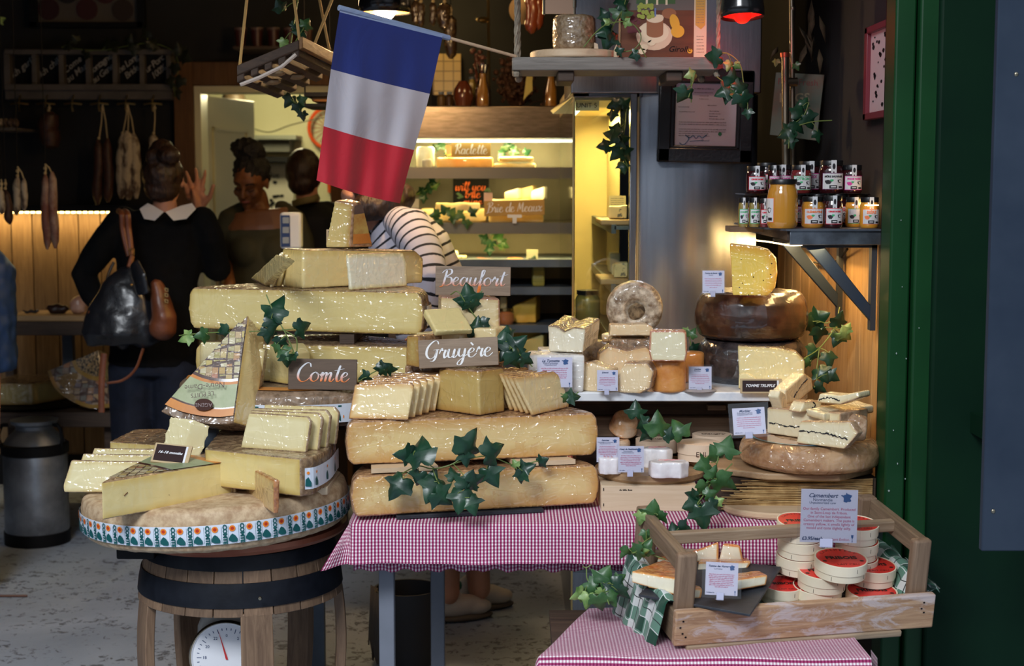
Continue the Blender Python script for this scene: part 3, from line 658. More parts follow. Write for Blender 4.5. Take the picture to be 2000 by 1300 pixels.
# milk churn
c_ = W(68, 1040, 6.66); CH_ = mat('churn metal', (.34,.37,.42,1), (.12,.13,.15,1), sc=5, rough=.42, metal=.6, bump=.3, bsc=30)
t = thing('milk_churn', 'old dark grey metal milk churn standing on the floor', 'milk churn', (c_.x, 6.7, 0)); s = mpp(6.7)
b = BM(); H = W(68, 880, 6.7).z; b.lathe([(0,.04),(62*s,.04),(62*s,H),(60*s,H+.01)], 40); obj('body', b, CH_, t)
b = BM(); b.lathe([(60*s,0),(63.5*s,.0),(64*s,.055),(62*s,.055)], 40, cap=False); obj('rubber_band', b, BLACK, t); b = BM(); b.lathe([(62*s,H-.01),(65*s,H-.005),(65*s,H+.035),(60*s,H+.04)], 40, cap=False); obj('rubber_band', b, BLACK, t)
b = BM(); b.lathe([(60*s,H+.035),(54*s,H+.06),(36*s,H+.1),(36*s,H+.115),(44*s,H+.125),(46*s,H+.14),(0,H+.14)], 40); obj('neck_and_lid', b, CH_, t)
for sg in (-1, 1):
 b = BM(); b.tube(crom([(sg*44*s,-.05,H+.125),(sg*56*s,-.06,H+.12),(sg*62*s,-.06,H+.07),(sg*58*s,-.05,H+.02)], 5), .008, 8); obj('handle', b, BLACK, t)
b = BM(); p = W(38, 1166, floor_d(1166)); p.z = .006; b.tube([p-Vector((.1,0,0)), p, p+Vector((.03,0,0))], .005, 6); tag(obj('twig', b, mat('twig', (.12,.05,.03,1)), origin=p-Vector((0,0,.006))), 'small brown twig on the concrete floor', 'twig')
# ================================================================ kitchen seen through the doorway
point('kitchen_lamp', (-1.4, 9.2, 2.2), 34, (1,.88,.5), .15)
t = thing('wall_shelf', 'grey shelf with dark underside on the kitchen wall', 'shelf', W(535, 268, 10)); b = BM(); px_box(b, 432, 264, 578, 272, 10.0, .3); obj('board', b, mat('grey shelf', (.25,.26,.2,1), rough=.5), t, world=True)
b = BM(); px_box(b, 505, 272, 565, 296, 10.1, .2); obj('bracket', b, mat('shelf dark', (.12,.12,.1,1)), t, world=True)
t = tag(obj('wall_ledge', (lambda b: (px_box(b, 432, 306, 588, 316, 10.0, .3), b)[1])(BM()), BLACK, origin=W(500,316,10)), 'black lower ledge on the kitchen wall', 'shelf')
t = thing('wall_poster', 'white cheese chart poster behind the shop worker', 'poster', W(500, 400, 10.2)); b = BM(); px_box(b, 434, 320, 572, 420, 10.22, .02); obj('paper', b, mat('poster paper', (.55,.52,.42,1), rough=.5), t, world=True)
b = BM()
for k in range(34): p = W(440+rnd.random()*125, 326+rnd.random()*86, 10.21); q = [p+Vector((math.cos(a)*.022*rnd.uniform(.5,1),0,math.sin(a)*.014*rnd.uniform(.5,1))) for a in range(6)]; b.poly(q)
text(b, 'natural', .05, W(446, 369, 10.2)); text(b, 'blue', .05, W(533, 342, 10.2)); obj('print', b, BLACK, t, world=True)
t = thing('stored_sack', 'brown hanging sack inside the kitchen by the door', 'bag', W(457, 255, 9.6)); b = BM(); p = W(457, 262, 9.6)
b.tube([p+Vector((0,0,.26)), p+Vector((0,0,.2)), p+Vector((0,0,.08)), p], [.06,.08,.07,.02], 14); obj('fabric', b, mat('brown sack', (.09,.06,.03,1)), t, world=True); b = BM(); b.tube([p+Vector((0,0,.25)), p+Vector((.03,.1,.5)), Vector((p.x, p.y, 2.9))], .008); obj('strap', b, BLACK, t, world=True)
t = thing('desk_fan', 'orange-rimmed round fan on the kitchen wall beside the flag', 'fan', W(640, 258, 10.2)); p = W(642, 250, 10.2)
b = BM(); M = Matrix.Translation(p) @ UP; ring = [M @ Vector((.13*math.cos(a), .132*math.sin(a), 0)) for a in [2*PI*k/32 for k in range(33)]]; b.tube(ring, .012, 8); obj('rim', b, mat('orange plastic', (.7,.08,.012,1), rough=.35, coat=.5), t, world=True)
b = BM()
for k in range(9): a = PI*k/9; b.tube([p+Vector((.11*math.cos(a),-.02,.11*math.sin(a))), p-Vector((.11*math.cos(a),.02,.11*math.sin(a)))], .003, 4)
b.sphere(p, .03, seg=12); obj('grille', b, mat('fan grille', (.35,.1,.05,1)), t, world=True); b = BM(); b.tube([p+Vector((0,.02,-.12)), p+Vector((.02,.04,-.3)), p+Vector((.02,.06,-.42))], [.03,.045,.04], 10); obj('neck', b, mat('orange plastic', (.7,.08,.012,1)), t, world=True)
b = BM(); b.tube(crom([W(485,248,9.9),W(525,258,9.9),W(565,245,9.8),W(600,236,9.6),W(640,228,9.3)], 8), .004, 6); tag(obj('power_cable', b, mat('dark cable', (.05,.05,.03,1)), origin=W(485,248,9.9)), 'thin grey cable sagging across the kitchen wall', 'cable')
# ================================================================ people
SKINL = mat('light skin', (.55,.27,.17,1), (.48,.22,.14,1), sc=12, rough=.5)
SKINB = mat('brown skin', (.26,.10,.035,1), (.2,.075,.028,1), sc=12, rough=.45)
KNITB = mat('black knit', (.0025,.0025,.003,1), (.004,.004,.005,1), sc=30, rough=.9, bump=.4, bsc=120, spec=.2)
OLIVE = mat('olive jersey', (.05,.042,.016,1), (.065,.055,.022,1), sc=10, rough=.85, bump=.2, bsc=30, bd=.006)
DENIM = mat('dark denim', (.004,.007,.018,1), (.007,.011,.027,1), sc=30, rough=.85, bump=.3, bsc=40)
HAIRD = mat('dark brown hair', (.012,.006,.004,1), (.045,.02,.01,1), sc=22, rough=.45, bump=.7, bsc=40, bd=.006, st=(3,3,.7))
HAIRB = mat('curly black hair', (.006,.005,.004,1), (.016,.012,.009,1), sc=60, rough=.6, bump=1, bsc=90, bd=.01)
def blob(parts, vox=.008, smooth=3, amp=0, nsc=20, amp2=0, nsc2=6):
 bs = None; me_all = BM()
 for p in parts:
  if p[0] == 't': me_all.tube(p[1], p[2], 16); [me_all.sphere(p[1][i_], p[2][i_] if not isinstance(p[2][i_], tuple) else min(p[2][i_])*.45, seg=12) for i_ in (0, -1)]
  elif p[0] == 's': me_all.sphere(p[1], p[2], p[3] if len(p) > 3 else None, seg=20)
 return remesh(me_all, vox, smooth, amp, nsc, amp2, nsc2)
def headparts(M):
 m3 = M.to_3x3(); sp = lambda c, r: ('s', M @ Vector(c), r, m3)
 tb = lambda P, r: ('t', [M @ Vector(p) for p in P], r)
 return [sp((0,.012,.03),(.074,.094,.088)), sp((0,-.022,-.04),(.058,.066,.07)), sp((0,-.066,-.09),(.022,.018,.02)), sp((0,-.07,.035),(.055,.022,.03)),
   tb([(0,-.088,.022),(0,-.1,0),(0,-.108,-.022)],[.008,.01,.014]), sp((.012,-.093,-.025),(.009,.009,.008)), sp((-.012,-.093,-.025),(.009,.009,.008)),
   sp((.038,-.062,-.022),(.022,.024,.022)), sp((-.038,-.062,-.022),(.022,.024,.022)), sp((0,-.082,-.056),(.024,.012,.012)),
   sp((.077,.012,-.004),(.009,.018,.03)), sp((-.077,.012,-.004),(.009,.018,.03))]
def handparts(wrist, d, n, side, s=1.0, spread=14, curl=12):
 """d: pointing direction, n: palm normal, side: thumb side direction sign; five separate fingers"""
 d = Vector(d).normalized(); n = Vector(n); n = (n-d*n.dot(d)).normalized(); x = d.cross(n).normalized()*side; w0 = Vector(wrist)
 P = [('t', [w0, w0+d*.03*s, w0+d*.085*s], [(.024*s,.018*s),(.032*s,.016*s),(.038*s,.014*s)])]
 P += [('s', w0+d*.055*s+x*o, (.016*s,.016*s,.016*s)) for o in (-.024*s, -.008*s, .008*s, .024*s)]+[('s', w0+d*.078*s+x*o, (.012*s,)*3) for o in (-.032*s, -.011*s, .011*s, .032*s)]
 for k, (o, L) in enumerate(((.03,.072),(.011,.082),(-.010,.076),(-.03,.058))):
  a = R(spread*(1.5-k)/1.5*.9); dd = (d*math.cos(a)+x*math.sin(a)).normalized(); q = w0+d*.085*s+x*o*s; pts = [q]; cu = R(curl*(1+.3*k))
  cur = dd
  for f in (.45,.32,.23): cur = (cur*math.cos(cu)+n*math.sin(cu)).normalized(); q = q+cur*L*f*s; pts.append(q)
  P.append(('t', pts, [.0095*s,.009*s,.008*s,.007*s]))
 q = w0+d*.02*s+x*.026*s; t1 = (d*.62+x*.75+n*.2).normalized(); t2 = (d*.85+x*.45+n*.3).normalized()
 P.append(('t', [q, q+t1*.042*s, q+t1*.042*s+t2*.03*s, q+t1*.042*s+t2*.052*s], [.014*s,.011*s,.0095*s,.008*s])); return P
# ---- customer seen from behind
D = 6.6; s = mpp(D); J = lambda x, y, d=D: W(x, y, d)
t = thing('person', 'person in black jumper with white collar seen from behind, one hand raised', 'person', (J(300,900).x, D, 0))
HM = TRS(J(321,352), (R(-4), 0, R(180)))
legs = [('t', [J(262,700), J(258,860), Vector((J(262,900).x, D, .08))], [.092,.07,.042]), ('t', [J(342,700), J(340,860), Vector((J(342,900).x, D, .08))], [.092,.07,.042])]
feet = [('s', Vector((J(262,900).x, D+.05, .04)), (.045,.12,.04)), ('s', Vector((J(342,900).x, D+.05, .04)), (.045,.12,.04))]
tors = [('t', [J(322,395), J(322,415)], [.05,.055]), ('t', [J(318,418), J(316,440), J(312,500), J(305,580), J(302,640), J(302,705)], [(.07,.11),(.1,.175),(.11,.175),(.1,.15),(.11,.17),(.12,.185)])]
armL = ('t', [J(238,432), J(215,462), J(178,512), J(163,535), J(180,575), J(205,610)], [.055,.055,.05,.047,.042,.035])
armR = ('t', [J(395,432), J(410,470), J(424,525,6.65), J(415,500,6.8), J(398,440,6.86), J(388,412,6.86)], [.055,.052,.05,.045,.036,.028])
hand = handparts(J(386,410,6.86), (-.12,0,1), (0,-1,0), 1, 1.12, 24, 8)
b = blob(headparts(HM)+tors+[armL, armR]+hand+legs+feet, .006, 3); obj('body', b, SKINL, t, world=True)
sw = [('t', [J(320,412), J(318,424), J(316,440), J(312,500), J(305,580), J(302,640), J(300,712)], [(.06,.07),(.09,.14),(.115,.19),(.125,.19),(.115,.165),(.125,.185),(.135,.2)]),
      ('t', armL[1], [.068,.066,.06,.056,.05,.042]), ('t', armR[1][:5], [.068,.064,.06,.055,.046])]
b = blob(sw, .009, 4, .003, 18, .006, 7); obj('jumper', b, KNITB, t, world=True)
b = blob([('t', [J(302,690), J(302,730)], [(.13,.19),(.125,.185)]), ('t', [J(258,715), J(256,860), Vector((J(262,900).x, D, .1))], [.105,.085,.055]), ('t', [J(344,715), J(342,860), Vector((J(342,900).x, D, .1))], [.105,.085,.055])], .01, 3, .003, 15); obj('jeans', b, DENIM, t, world=True)
for fx in (262, 342): b = blob([('s', Vector((J(fx,900).x, D+.05, .045)), (.05,.13,.043))], .008, 2); obj('shoe', b, BLACK, t, world=True)
b = blob([('s', J(320,340)+Vector((0,-.02,0)), (.089,.105,.095)), ('s', J(321,366)+Vector((0,-.045,0)), (.078,.062,.062)), ('s', J(318,300,6.55), (.062,.055,.05)), ('s', J(316,288,6.55), (.05,.05,.035)), ('s', J(330,304,6.5), (.05,.045,.04)), ('s', J(300,306,6.52), (.035,.04,.035))], .006, 2, .004, 50, .004, 18)
obj('hair', b, HAIRD, t, world=True)
b = BM()
for sg in (-1, 1):
 c0 = J(322+sg*2, 413, 6.46); P = [c0, c0+Vector((sg*.035,-.012,-.035)), c0+Vector((sg*.085,.01,-.028)), c0+Vector((sg*.115,.06,.012)), c0+Vector((sg*.09,.1,.035)), c0+Vector((sg*.05,.045,.022))]; b.prism(P, (0,-.006,-.003))
obj('collar', b, mat('white cotton', (.68,.66,.68,1), rough=.8), t, world=True, bev=.002)
# ---- her two-tone shoulder bag
LB = mat('black leather', (.008,.008,.01,1), (.014,.015,.02,1), sc=8, rough=.33, coat=.45, coatr=.2, bump=.5, bsc=9, bd=.02)
LT = mat('tan leather', (.19,.055,.02,1), (.12,.035,.014,1), sc=8, rough=.42, coat=.3, coatr=.3, bump=.5, bsc=9, bd=.015)
t = thing('shoulder_bag', 'black and tan leather shoulder bag hanging on the back of the customer', 'bag', J(250,600,6.3)); K = lambda x, y, d=6.3: W(x, y, d)
b = blob([('t', [K(252,520), K(250,560), K(240,610), K(238,650), K(240,672)], [(.02,.035),(.06,.1),(.09,.155),(.1,.17),(.06,.15)]), ('s', K(190,640), (.05,.07,.07)), ('s', K(280,640), (.07,.08,.08))], .007, 4, .004, 20, .012, 8); obj('bag_body', b, LB, t, world=True)
b = blob([('t', [K(303,548,6.25), K(312,580,6.25), K(322,620,6.25), K(322,650,6.25)], [(.03,.02),(.05,.036),(.06,.05),(.05,.045)]), ('s', K(318,638,6.25), (.055,.06,.055))], .006, 4, .002, 25, .006, 10); obj('side_panel', b, LT, t, world=True)
b = blob([('t', [K(205,580,6.3), K(185,610,6.28), K(172,645,6.28)], [.02,.03,.02])], .006, 3); obj('side_panel', b, LT, t, world=True)
b = blob([('t', [K(262,512,6.22), K(272,540,6.2), K(280,575,6.2)], [(.012,.03),(.016,.045),(.014,.04)])], .006, 3); obj('flap', b, LB, t, world=True)
for dx in (0, 11):
 b = BM(); b.tube(crom([K(232+dx,412,6.5), K(238+dx,418,6.34), K(240+dx,445,6.34), K(246+dx*.8,475,6.33), K(253+dx*.3,500,6.32)], 5), .0125, 8); obj('strap', b, LT, t, world=True)
b = BM(); b.tube(crom([K(222,512,6.35), K(212,535,6.33), K(205,565,6.3), K(198,590,6.3)], 4), .006, 6); obj('strap', b, LB, t, world=True)
b = BM(); b.tube([K(253,486,6.3), K(262,486,6.3), K(262,498,6.3), K(252,498,6.3), K(253,486,6.3)], .003, 6); obj('buckle', b, BRASS, t, world=True)
b = BM(); b.tube([K(258,500,6.29), K(255,512,6.28), K(252,522,6.27)], .011, 8); obj('strap_tab', b, LT, t, world=True)
b = BM(); b.sphere(K(257,556,6.17), .006, seg=8); obj('stud', b, BRASS, t, world=True)
for py in (562, 572, 584): b = BM(); b.tube([K(322,py,6.2), K(328,py+2,6.2), K(328,py+7,6.2), K(323,py+6,6.2), K(322,py,6.2)], .0025, 5); obj('ring', b, BRASS, t, world=True)
b = BM(); b.tube(crom([K(203,690,6.25), K(200,720,6.25), K(198,760,6.25), K(198,805,6.25)], 4), (.004,.013), 8); obj('long_strap', b, LT, t, world=True)
b = BM(); b.tube(crom([K(280,680,6.28), K(265,720,6.26), K(240,742,6.25), K(210,748,6.25)], 4), (.003,.006), 8); obj('long_strap', b, LT, t, world=True)
# ---- shop worker looking down
D = 7.15; J = lambda x, y, d=D: W(x, y, d)
t = thing('person', 'shop worker in olive top looking down, dark hair tied up', 'person', (J(515,800).x, D, 0))
HM = TRS(J(489,356), (R(26), R(6), R(-10)));
tors = [('t', [J(500,385,7.2), J(505,425,7.2)], [.055,.06]), ('t', [J(508,410), J(512,440), J(515,500), J(515,560), J(515,640), J(515,700)], [(.07,.13),(.1,.185),(.12,.17),(.11,.16),(.11,.17),(.12,.18)])]
aL = [J(448,428), J(436,468), J(432,505), J(442,540,6.95), J(448,556,6.85)]; aR = [J(575,432), J(592,475), J(598,525), J(585,565,6.95), J(560,590,6.85)]
legs = [('t', [J(485,700), Vector((J(485,700).x, D, .5)), Vector((J(485,700).x, D, .06))], [.09,.07,.045]), ('t', [J(545,700), Vector((J(545,700).x, D, .5)), Vector((J(545,700).x, D, .06))], [.09,.07,.045])]
b = blob(headparts(HM)+tors+[('t', aL, [.05,.046,.042,.036,.03]), ('t', aR, [.05,.046,.042,.036,.03])]+handparts(aL[-1], (-.1,-.3,-1), (1,-.4,0), 1, .95, 6, 24)+handparts(aR[-1], (-.4,-.3,-1), (-1,-.4,0), -1, .95, 6, 24)+legs, .006, 3); obj('body', b, SKINB, t, world=True)
cl = [('t', [J(512,446), J(514,480), J(515,520), J(515,570), J(515,640), J(515,706)], [(.105,.19),(.135,.188),(.125,.175),(.12,.17),(.12,.178),(.13,.19)]), ('s', J(482,490,7.06), (.075,.07,.075)), ('s', J(540,490,7.06), (.075,.07,.075)),
      ('t', [J(470,408,7.2), J(452,426), J(438,465), J(433,492)], [.035,.06,.055,.05]), ('t', [J(550,405,7.2), J(572,428), J(590,470), J(597,512)], [.035,.06,.055,.05])]
b = blob(cl, .008, 3, .002, 15); obj('top', b, OLIVE, t, world=True)
b = blob([('t', [J(515,690), J(515,725)], [(.13,.19),(.12,.18)])]+[('t', [Vector((q.x, q.y, q.z)) for q in l_[1]], [.11,.085,.065]) for l_ in legs], .01, 3); obj('trousers', b, BLACK, t, world=True)
b = blob([('s', HM @ Vector((0,.03,.055)), (.084,.095,.08), HM.to_3x3()), ('s', HM @ Vector((0,.07,.0)), (.07,.05,.06), HM.to_3x3()), ('s', HM @ Vector((.0,.05,.135)), (.06,.06,.05)), ('s', J(480,290), (.07,.06,.05)), ('s', J(496,300), (.055,.055,.045))], .006, 1, .009, 60, .006, 25); obj('hair', b, HAIRB, t, world=True)
DKL = mat('lash', (.01,.005,.004,1))
for sg in (-1, 1):
 e_ = [HM @ Vector((sg*x_, y_, z_)) for x_, y_, z_ in ((.014,-.083,.004),(.03,-.086,-.002),(.047,-.074,.004))]; b = BM(); b.tube(crom(e_, 4), .0022, 6); obj('eyelash', b, DKL, t, world=True)
 e_ = [HM @ Vector((sg*x_, y_, z_)) for x_, y_, z_ in ((.012,-.092,.03),(.03,-.091,.038),(.05,-.076,.033))]; b = BM(); b.tube(crom(e_, 4), [.003]*9, 6); obj('eyebrow', b, DKL, t, world=True)
b = BM(); b.tube(crom([HM @ Vector(p) for p in ((-.022,-.085,-.056),(-.008,-.097,-.053),(0,-.098,-.056),(.008,-.097,-.053),(.022,-.085,-.056))], 4), .0055, 8); obj('lips', b, mat('lips', (.3,.075,.05,1), rough=.4), t, world=True)
b = BM(); g_ = aL[-1]; b.tube([g_+Vector((-.03,-.06,-.02)), g_+Vector((.0,-.05,-.1))], .012, 8); tag(obj('knife_handle', b, mat('red handle', (.35,.03,.02,1)), origin=g_), 'red handle held in the hand of the shop worker', 'knife')
point('walkway_fill', (.1, 5.75, 2.5), 7, (1,.62,.26), .1); point('worker_fill', (-.75, 6.2, 2.35), 4, (1,.66,.36), .1)  # added fill lights without a fixture: one warms the floor, one brightens the worker
# ---- second worker further back, seen from behind
D = 7.6; J = lambda x, y, d=D: W(x, y, d)
t = thing('person', 'short-haired person in dark shirt standing behind the shop worker, turned away', 'person', (J(600,800).x, D, 0)); HM = TRS(J(594,345), (0, 0, R(160)))
legs = [('t', [J(585,700), Vector((J(585,700).x, D, .06))], [.09,.045]), ('t', [J(630,700), Vector((J(630,700).x, D, .06))], [.09,.045])]
tors = [('t', [J(598,370), J(602,400)], [.055,.06]), ('t', [J(606,405), J(610,440), J(612,520), J(612,700)], [(.07,.12),(.1,.18),(.11,.17),(.12,.17)]), ('t', [J(560,420), J(555,500), J(560,570)], [.05,.045,.035]), ('t', [J(655,420), J(662,500), J(650,570)], [.05,.045,.035])]
b = blob(headparts(HM)+tors+legs+handparts(J(560,570), (0,-.3,-1), (1,0,0), 1)+handparts(J(650,570), (0,-.3,-1), (-1,0,0), -1), .008, 3); obj('body', b, SKINL, t, world=True)
b = blob([('t', [J(604,396), J(608,425), J(612,520), J(612,710)], [(.08,.1),(.12,.195),(.13,.19),(.135,.19)]), ('t', tors[2][1], [.065,.055,.045]), ('t', tors[3][1], [.065,.055,.045])], .009, 3, .003, 14); obj('shirt', b, BLACK, t, world=True)
b = blob([('s', J(593,335)+Vector((-.0,-.0,0.004)), (.092,.118,.112)), ('s', J(590,358,7.55), (.072,.06,.06))], .007, 2, .003, 40); obj('hair', b, HAIRD, t, world=True)
b = BM(); b.tube(crom([J(572,398,7.52), J(590,392,7.46), J(612,388,7.48), J(622,384,7.55)], 4), (.006,.016), 8); obj('collar', b, mat('olive collar', (.16,.13,.05,1), rough=.8), t, world=True)
# ---- person in striped top bending behind the flag
D = 5.45; J = lambda x, y, d=D: W(x, y, d)
def stripe_mat():
 N = NT('breton stripes'); at = N.n('ShaderNodeAttribute', attribute_name='su'); f = N.math('FRACT', N.math('MULTIPLY', at.outputs['Fac'], 29.0)); k = N.math('LESS_THAN', f, .24)
 N.l(N.mix(k, (.50,.48,.56,1), (.008,.009,.016,1)), N.b.inputs['Base Color']); N.bump(N.noise(N.coords(), 14, 3), .3, .01); N.set(.8); return N.m
t = thing('person', 'person in black and white striped top bending forward, face hidden by the flag', 'person', (J(880,900).x, D, 0)); HM = TRS(J(722,385), (R(25), 0, R(-72)))
hip = J(850,640); legs = []
LG = [('t', [J(835,660), J(868,900), Vector((J(880,1000).x-.01, D, .1))], [.09,.062,.042]), ('t', [J(890,660), J(915,900), Vector((J(935,1000).x, D+.08, .1))], [.09,.062,.042])]
tor = ('t', [J(750,425), J(775,450), J(800,490), J(830,560), J(855,640)], [(.08,.06),(.13,.12),(.15,.15),(.14,.15),(.13,.15)])
armn = [J(800,445,5.3), J(825,485,5.22), J(842,545,5.15), J(830,600,5.15)]; armf = [J(760,440,5.6), J(750,500,5.6), J(745,560,5.55)]
b = blob(headparts(HM)+[('t', [J(735,405), J(750,425)], [.05,.055]), ('t', tor[1], [(.07,.05),(.11,.1),(.13,.13),(.12,.13),(.12,.14)]), ('t', armn, [.05,.046,.042,.034]), ('t', armf, [.05,.045,.034])]+handparts(armn[-1], (-.3,-.2,-1), (-1,0,.3), 1)+handparts(armf[-1], (-.3,-.2,-1), (1,0,.3), -1)+LG, .007, 3); obj('body', b, SKINL, t, world=True)
def striped(parts_b, path, name, up):
 b = parts_b; lay = b.bm.verts.layers.float.new('su'); P = crom(path, 12)
 L = [0]
 for i in range(1, len(P)): L.append(L[-1]+(P[i]-P[i-1]).length)
 for v in b.bm.verts:
  i = min(range(len(P)), key=lambda k: (P[k]-v.co).length_squared); t_ = (P[min(i+1, len(P)-1)]-P[max(i-1, 0)]).normalized(); v[lay] = L[i]+(v.co-P[i]).dot(t_)+5
 return b
b = striped(blob([tor], .008, 3, .003, 14, .006, 6), tor[1], 'x', None); obj('shirt', b, stripe_mat(), t, world=True)
SM = bpy.data.materials['breton stripes']
b = striped(blob([('t', [J(775,430,5.38), armn[0], armn[1], armn[2], armn[3]], [.055,.075,.068,.062,.05])], .007, 3, .003, 16), [J(775,430,5.38)]+armn, 'x', None); obj('sleeve', b, SM, t, world=True)
b = striped(blob([('t', armf, [.07,.06,.05])], .008, 3), armf, 'x', None); obj('sleeve', b, SM, t, world=True)
b = blob([('s', J(735,372), (.11,.1,.1)), ('s', J(760,395,5.4), (.07,.07,.08)), ('s', J(725,405,5.36), (.075,.04,.05)), ('s', J(790,385,5.42), (.04,.05,.05))], .007, 2, .004, 40, .006, 15); obj('hair', b, HAIRD, t, world=True)
for pts, fx in ((LG[0][1], 0), (LG[1][1], 1)):
 q = pts[-1].copy(); q.z = .26; b = blob([('t', [pts[0], pts[1], q], [.108,.08,.072])], .009, 3, .002, 15); obj('jeans_leg', b, DENIM, t, world=True)
 b = BM(); b.tube([q+Vector((0,0,.03)), q+Vector((0,0,-.03))], [.078,.08], 20); obj('turn_up', b, mat('denim inside', (.03,.045,.09,1), rough=.9), t, world=True, bev=.003)
TRN = mat('white trainer leather', (.55,.48,.4,1), rough=.6);
for bx, by in ((905, 5.48), (948, 5.62)):
 p = Vector((W(bx, 1200, by).x, by, 0)); Mr = Matrix.Rotation(R(22), 3, 'Z')
 b = blob([('s', p+Mr @ Vector((-.02,0,.055)), (.1,.042,.042), Mr), ('s', p+Mr @ Vector((-.06,0,.09)), (.05,.04,.05), Mr), ('s', p+Mr @ Vector((.05,0,.045)), (.06,.042,.03), Mr)], .006, 2); sh = obj('trainer', b, TRN, t, world=True)
 b = blob([('s', p+Mr @ Vector((-.0,0,.014)), (.118,.046,.016), Mr)], .005, 1); obj('sole', b, mat('trainer sole', (.12,.09,.06,1)), t, world=True)
 b = BM()
 for k in range(4): q = p+Mr @ Vector((-.03+.022*k,0,.1-.012*k)); b.tube([q+Mr @ Vector((0,-.03,-.012)), q, q+Mr @ Vector((.01,.03,-.012))], .0035, 5)
 obj('laces', b, mat('dark laces', (.05,.045,.04,1)), t, world=True)
 b = BM(); q = p+Mr @ Vector((-.1,0,.1)); b.sphere(q, (.016,.022,.018), seg=10); obj('heel_tab', b, mat('green heel', (.01,.1,.05,1)), t, world=True)
# dark bag and hanging cloth under the table
zf_ = 0; t = thing('waste_bin', 'dark grey bin draped with a grey cloth behind the metal table legs', 'bin', (W(795,1200,5.0).x, 5.0, 0)); s = mpp(5)
b = BM(); b.lathe([(0,0),(58*s,0),(66*s,150*s),(62*s,150*s),(55*s,8*s),(0,8*s)], 32); obj('bin', b, mat('dark grey plastic', (.03,.03,.035,1), rough=.6), t)
b = BM(); pts = [Vector((math.cos(a)*(68*s+.012*math.sin(7*a)), math.sin(a)*(68*s+.012*math.sin(7*a)), 152*s)) for a in [PI*.95+1.2*k/24 for k in range(25)]]
bot = [Vector((p.x*1.08, p.y*1.12-.01, .05+.03*math.sin(i_*.9))) for i_, p in enumerate(pts)]
for i_ in range(24): b.poly([pts[i_], pts[i_+1], bot[i_+1], bot[i_]])
o = obj('cloth', b, mat('grey brown cloth', (.10,.09,.085,1), rough=.9), t); so = o.modifiers.new('s', 'SOLIDIFY'); so.thickness = .004
# blue jacket at the far left edge
t = thing('person', 'person in blue jacket cut off by the left edge', 'person', (W(-30,600,5.9).x, 5.9, 0)); J = lambda x, y: W(x, y, 5.9)
b = blob([('t', [J(-60,500), J(-60,600), J(-60,720)], [(.1,.14),(.11,.16),(.12,.16)]), ('t', [J(-22,500), J(-5,560), J(-8,600), J(-20,640)], [.045,.05,.045,.04]), ('s', J(-65,350), (.075,.095,.12)), ('t', [J(-65,400), J(-65,450)], [.05,.06]), ('t', [J(-85,720), Vector((J(-85,720).x, 5.9, .05))], [.09,.05]), ('t', [J(-45,720), Vector((J(-45,720).x, 5.9, .05))], [.09,.05])], .012, 3); obj('body', b, SKINL, t, world=True)
b = blob([('t', [J(-60,470), J(-60,520), J(-60,600), J(-60,720)], [(.08,.1),(.13,.17),(.14,.18),(.14,.18)]), ('t', [J(-30,490), J(-10,550), J(-8,590), J(-18,640)], [.06,.065,.06,.055])], .01, 2, .006, 30, .01, 9); obj('jacket', b, mat('blue quilted jacket', (.012,.035,.10,1), rough=.5), t, world=True)
# ---- shop scale display on its post, service counter below
t = thing('scale_display', 'white shop scale display head with three blue-framed windows', 'scale', W(567, 492, 6.3))
b = BM(); px_box(b, 547, 415, 588, 486, 6.3, .06); obj('housing', b, WHITE, t, world=True, bev=.012, seg=3)
b = BM(); px_box(b, 549, 420, 566, 482, 6.296, .006); fp = obj('face_panel', b, mat('navy panel', (.02,.045,.15,1), rough=.4), t, world=True, bev=.002)
for y in (424, 443, 463): b = BM(); px_box(b, 552, y, 564, y+12, 6.292, .006); obj('display_window', b, mat('lcd', (.3,.33,.36,1), rough=.3), fp, world=True)
b = BM(); b.tube([W(568,484,6.33), W(568,600,6.33)], .012, 10); b.box(W(540,600,6.3).x, W(600,600,6.3).x, 6.2, 6.45, W(568,600,6.33).z-.03, W(568,600,6.33).z); obj('post', b, WHITE, t, world=True)
zc = W(568,600,6.33).z-.03
t = thing('service_counter', 'pale service counter in front of the shop worker, behind the cheese stack', 'counter', (W(540,600,6.4).x, 6.45, 0))
b = BM(); b.box(W(500,600,6.3).x, W(660,600,6.3).x, 6.15, 6.75, zc-.04, zc); obj('counter_top', b, CREAM, t, world=True, bev=.004); b = BM(); b.box(W(505,600,6.3).x, W(655,600,6.3).x, 6.2, 6.7, .0, zc-.04); obj('cabinet', b, DARKWOOD, t, world=True)
t = thing('meat_slicer', 'white rounded slicer housing beside the gloved hand', 'slicer', W(452, 545, 7.3)); b = blob([('s', W(446,520,7.4), (.035,.05,.1)), ('s', W(446,560,7.4), (.06,.08,.08))], .008, 2); obj('housing', b, CREAM, t, world=True); b = BM(); b.box(W(436,600,7.4).x, W(470,600,7.4).x, 7.33, 7.5, 0, W(446,575,7.4).z); obj('stand', b, CREAM, t, world=True)
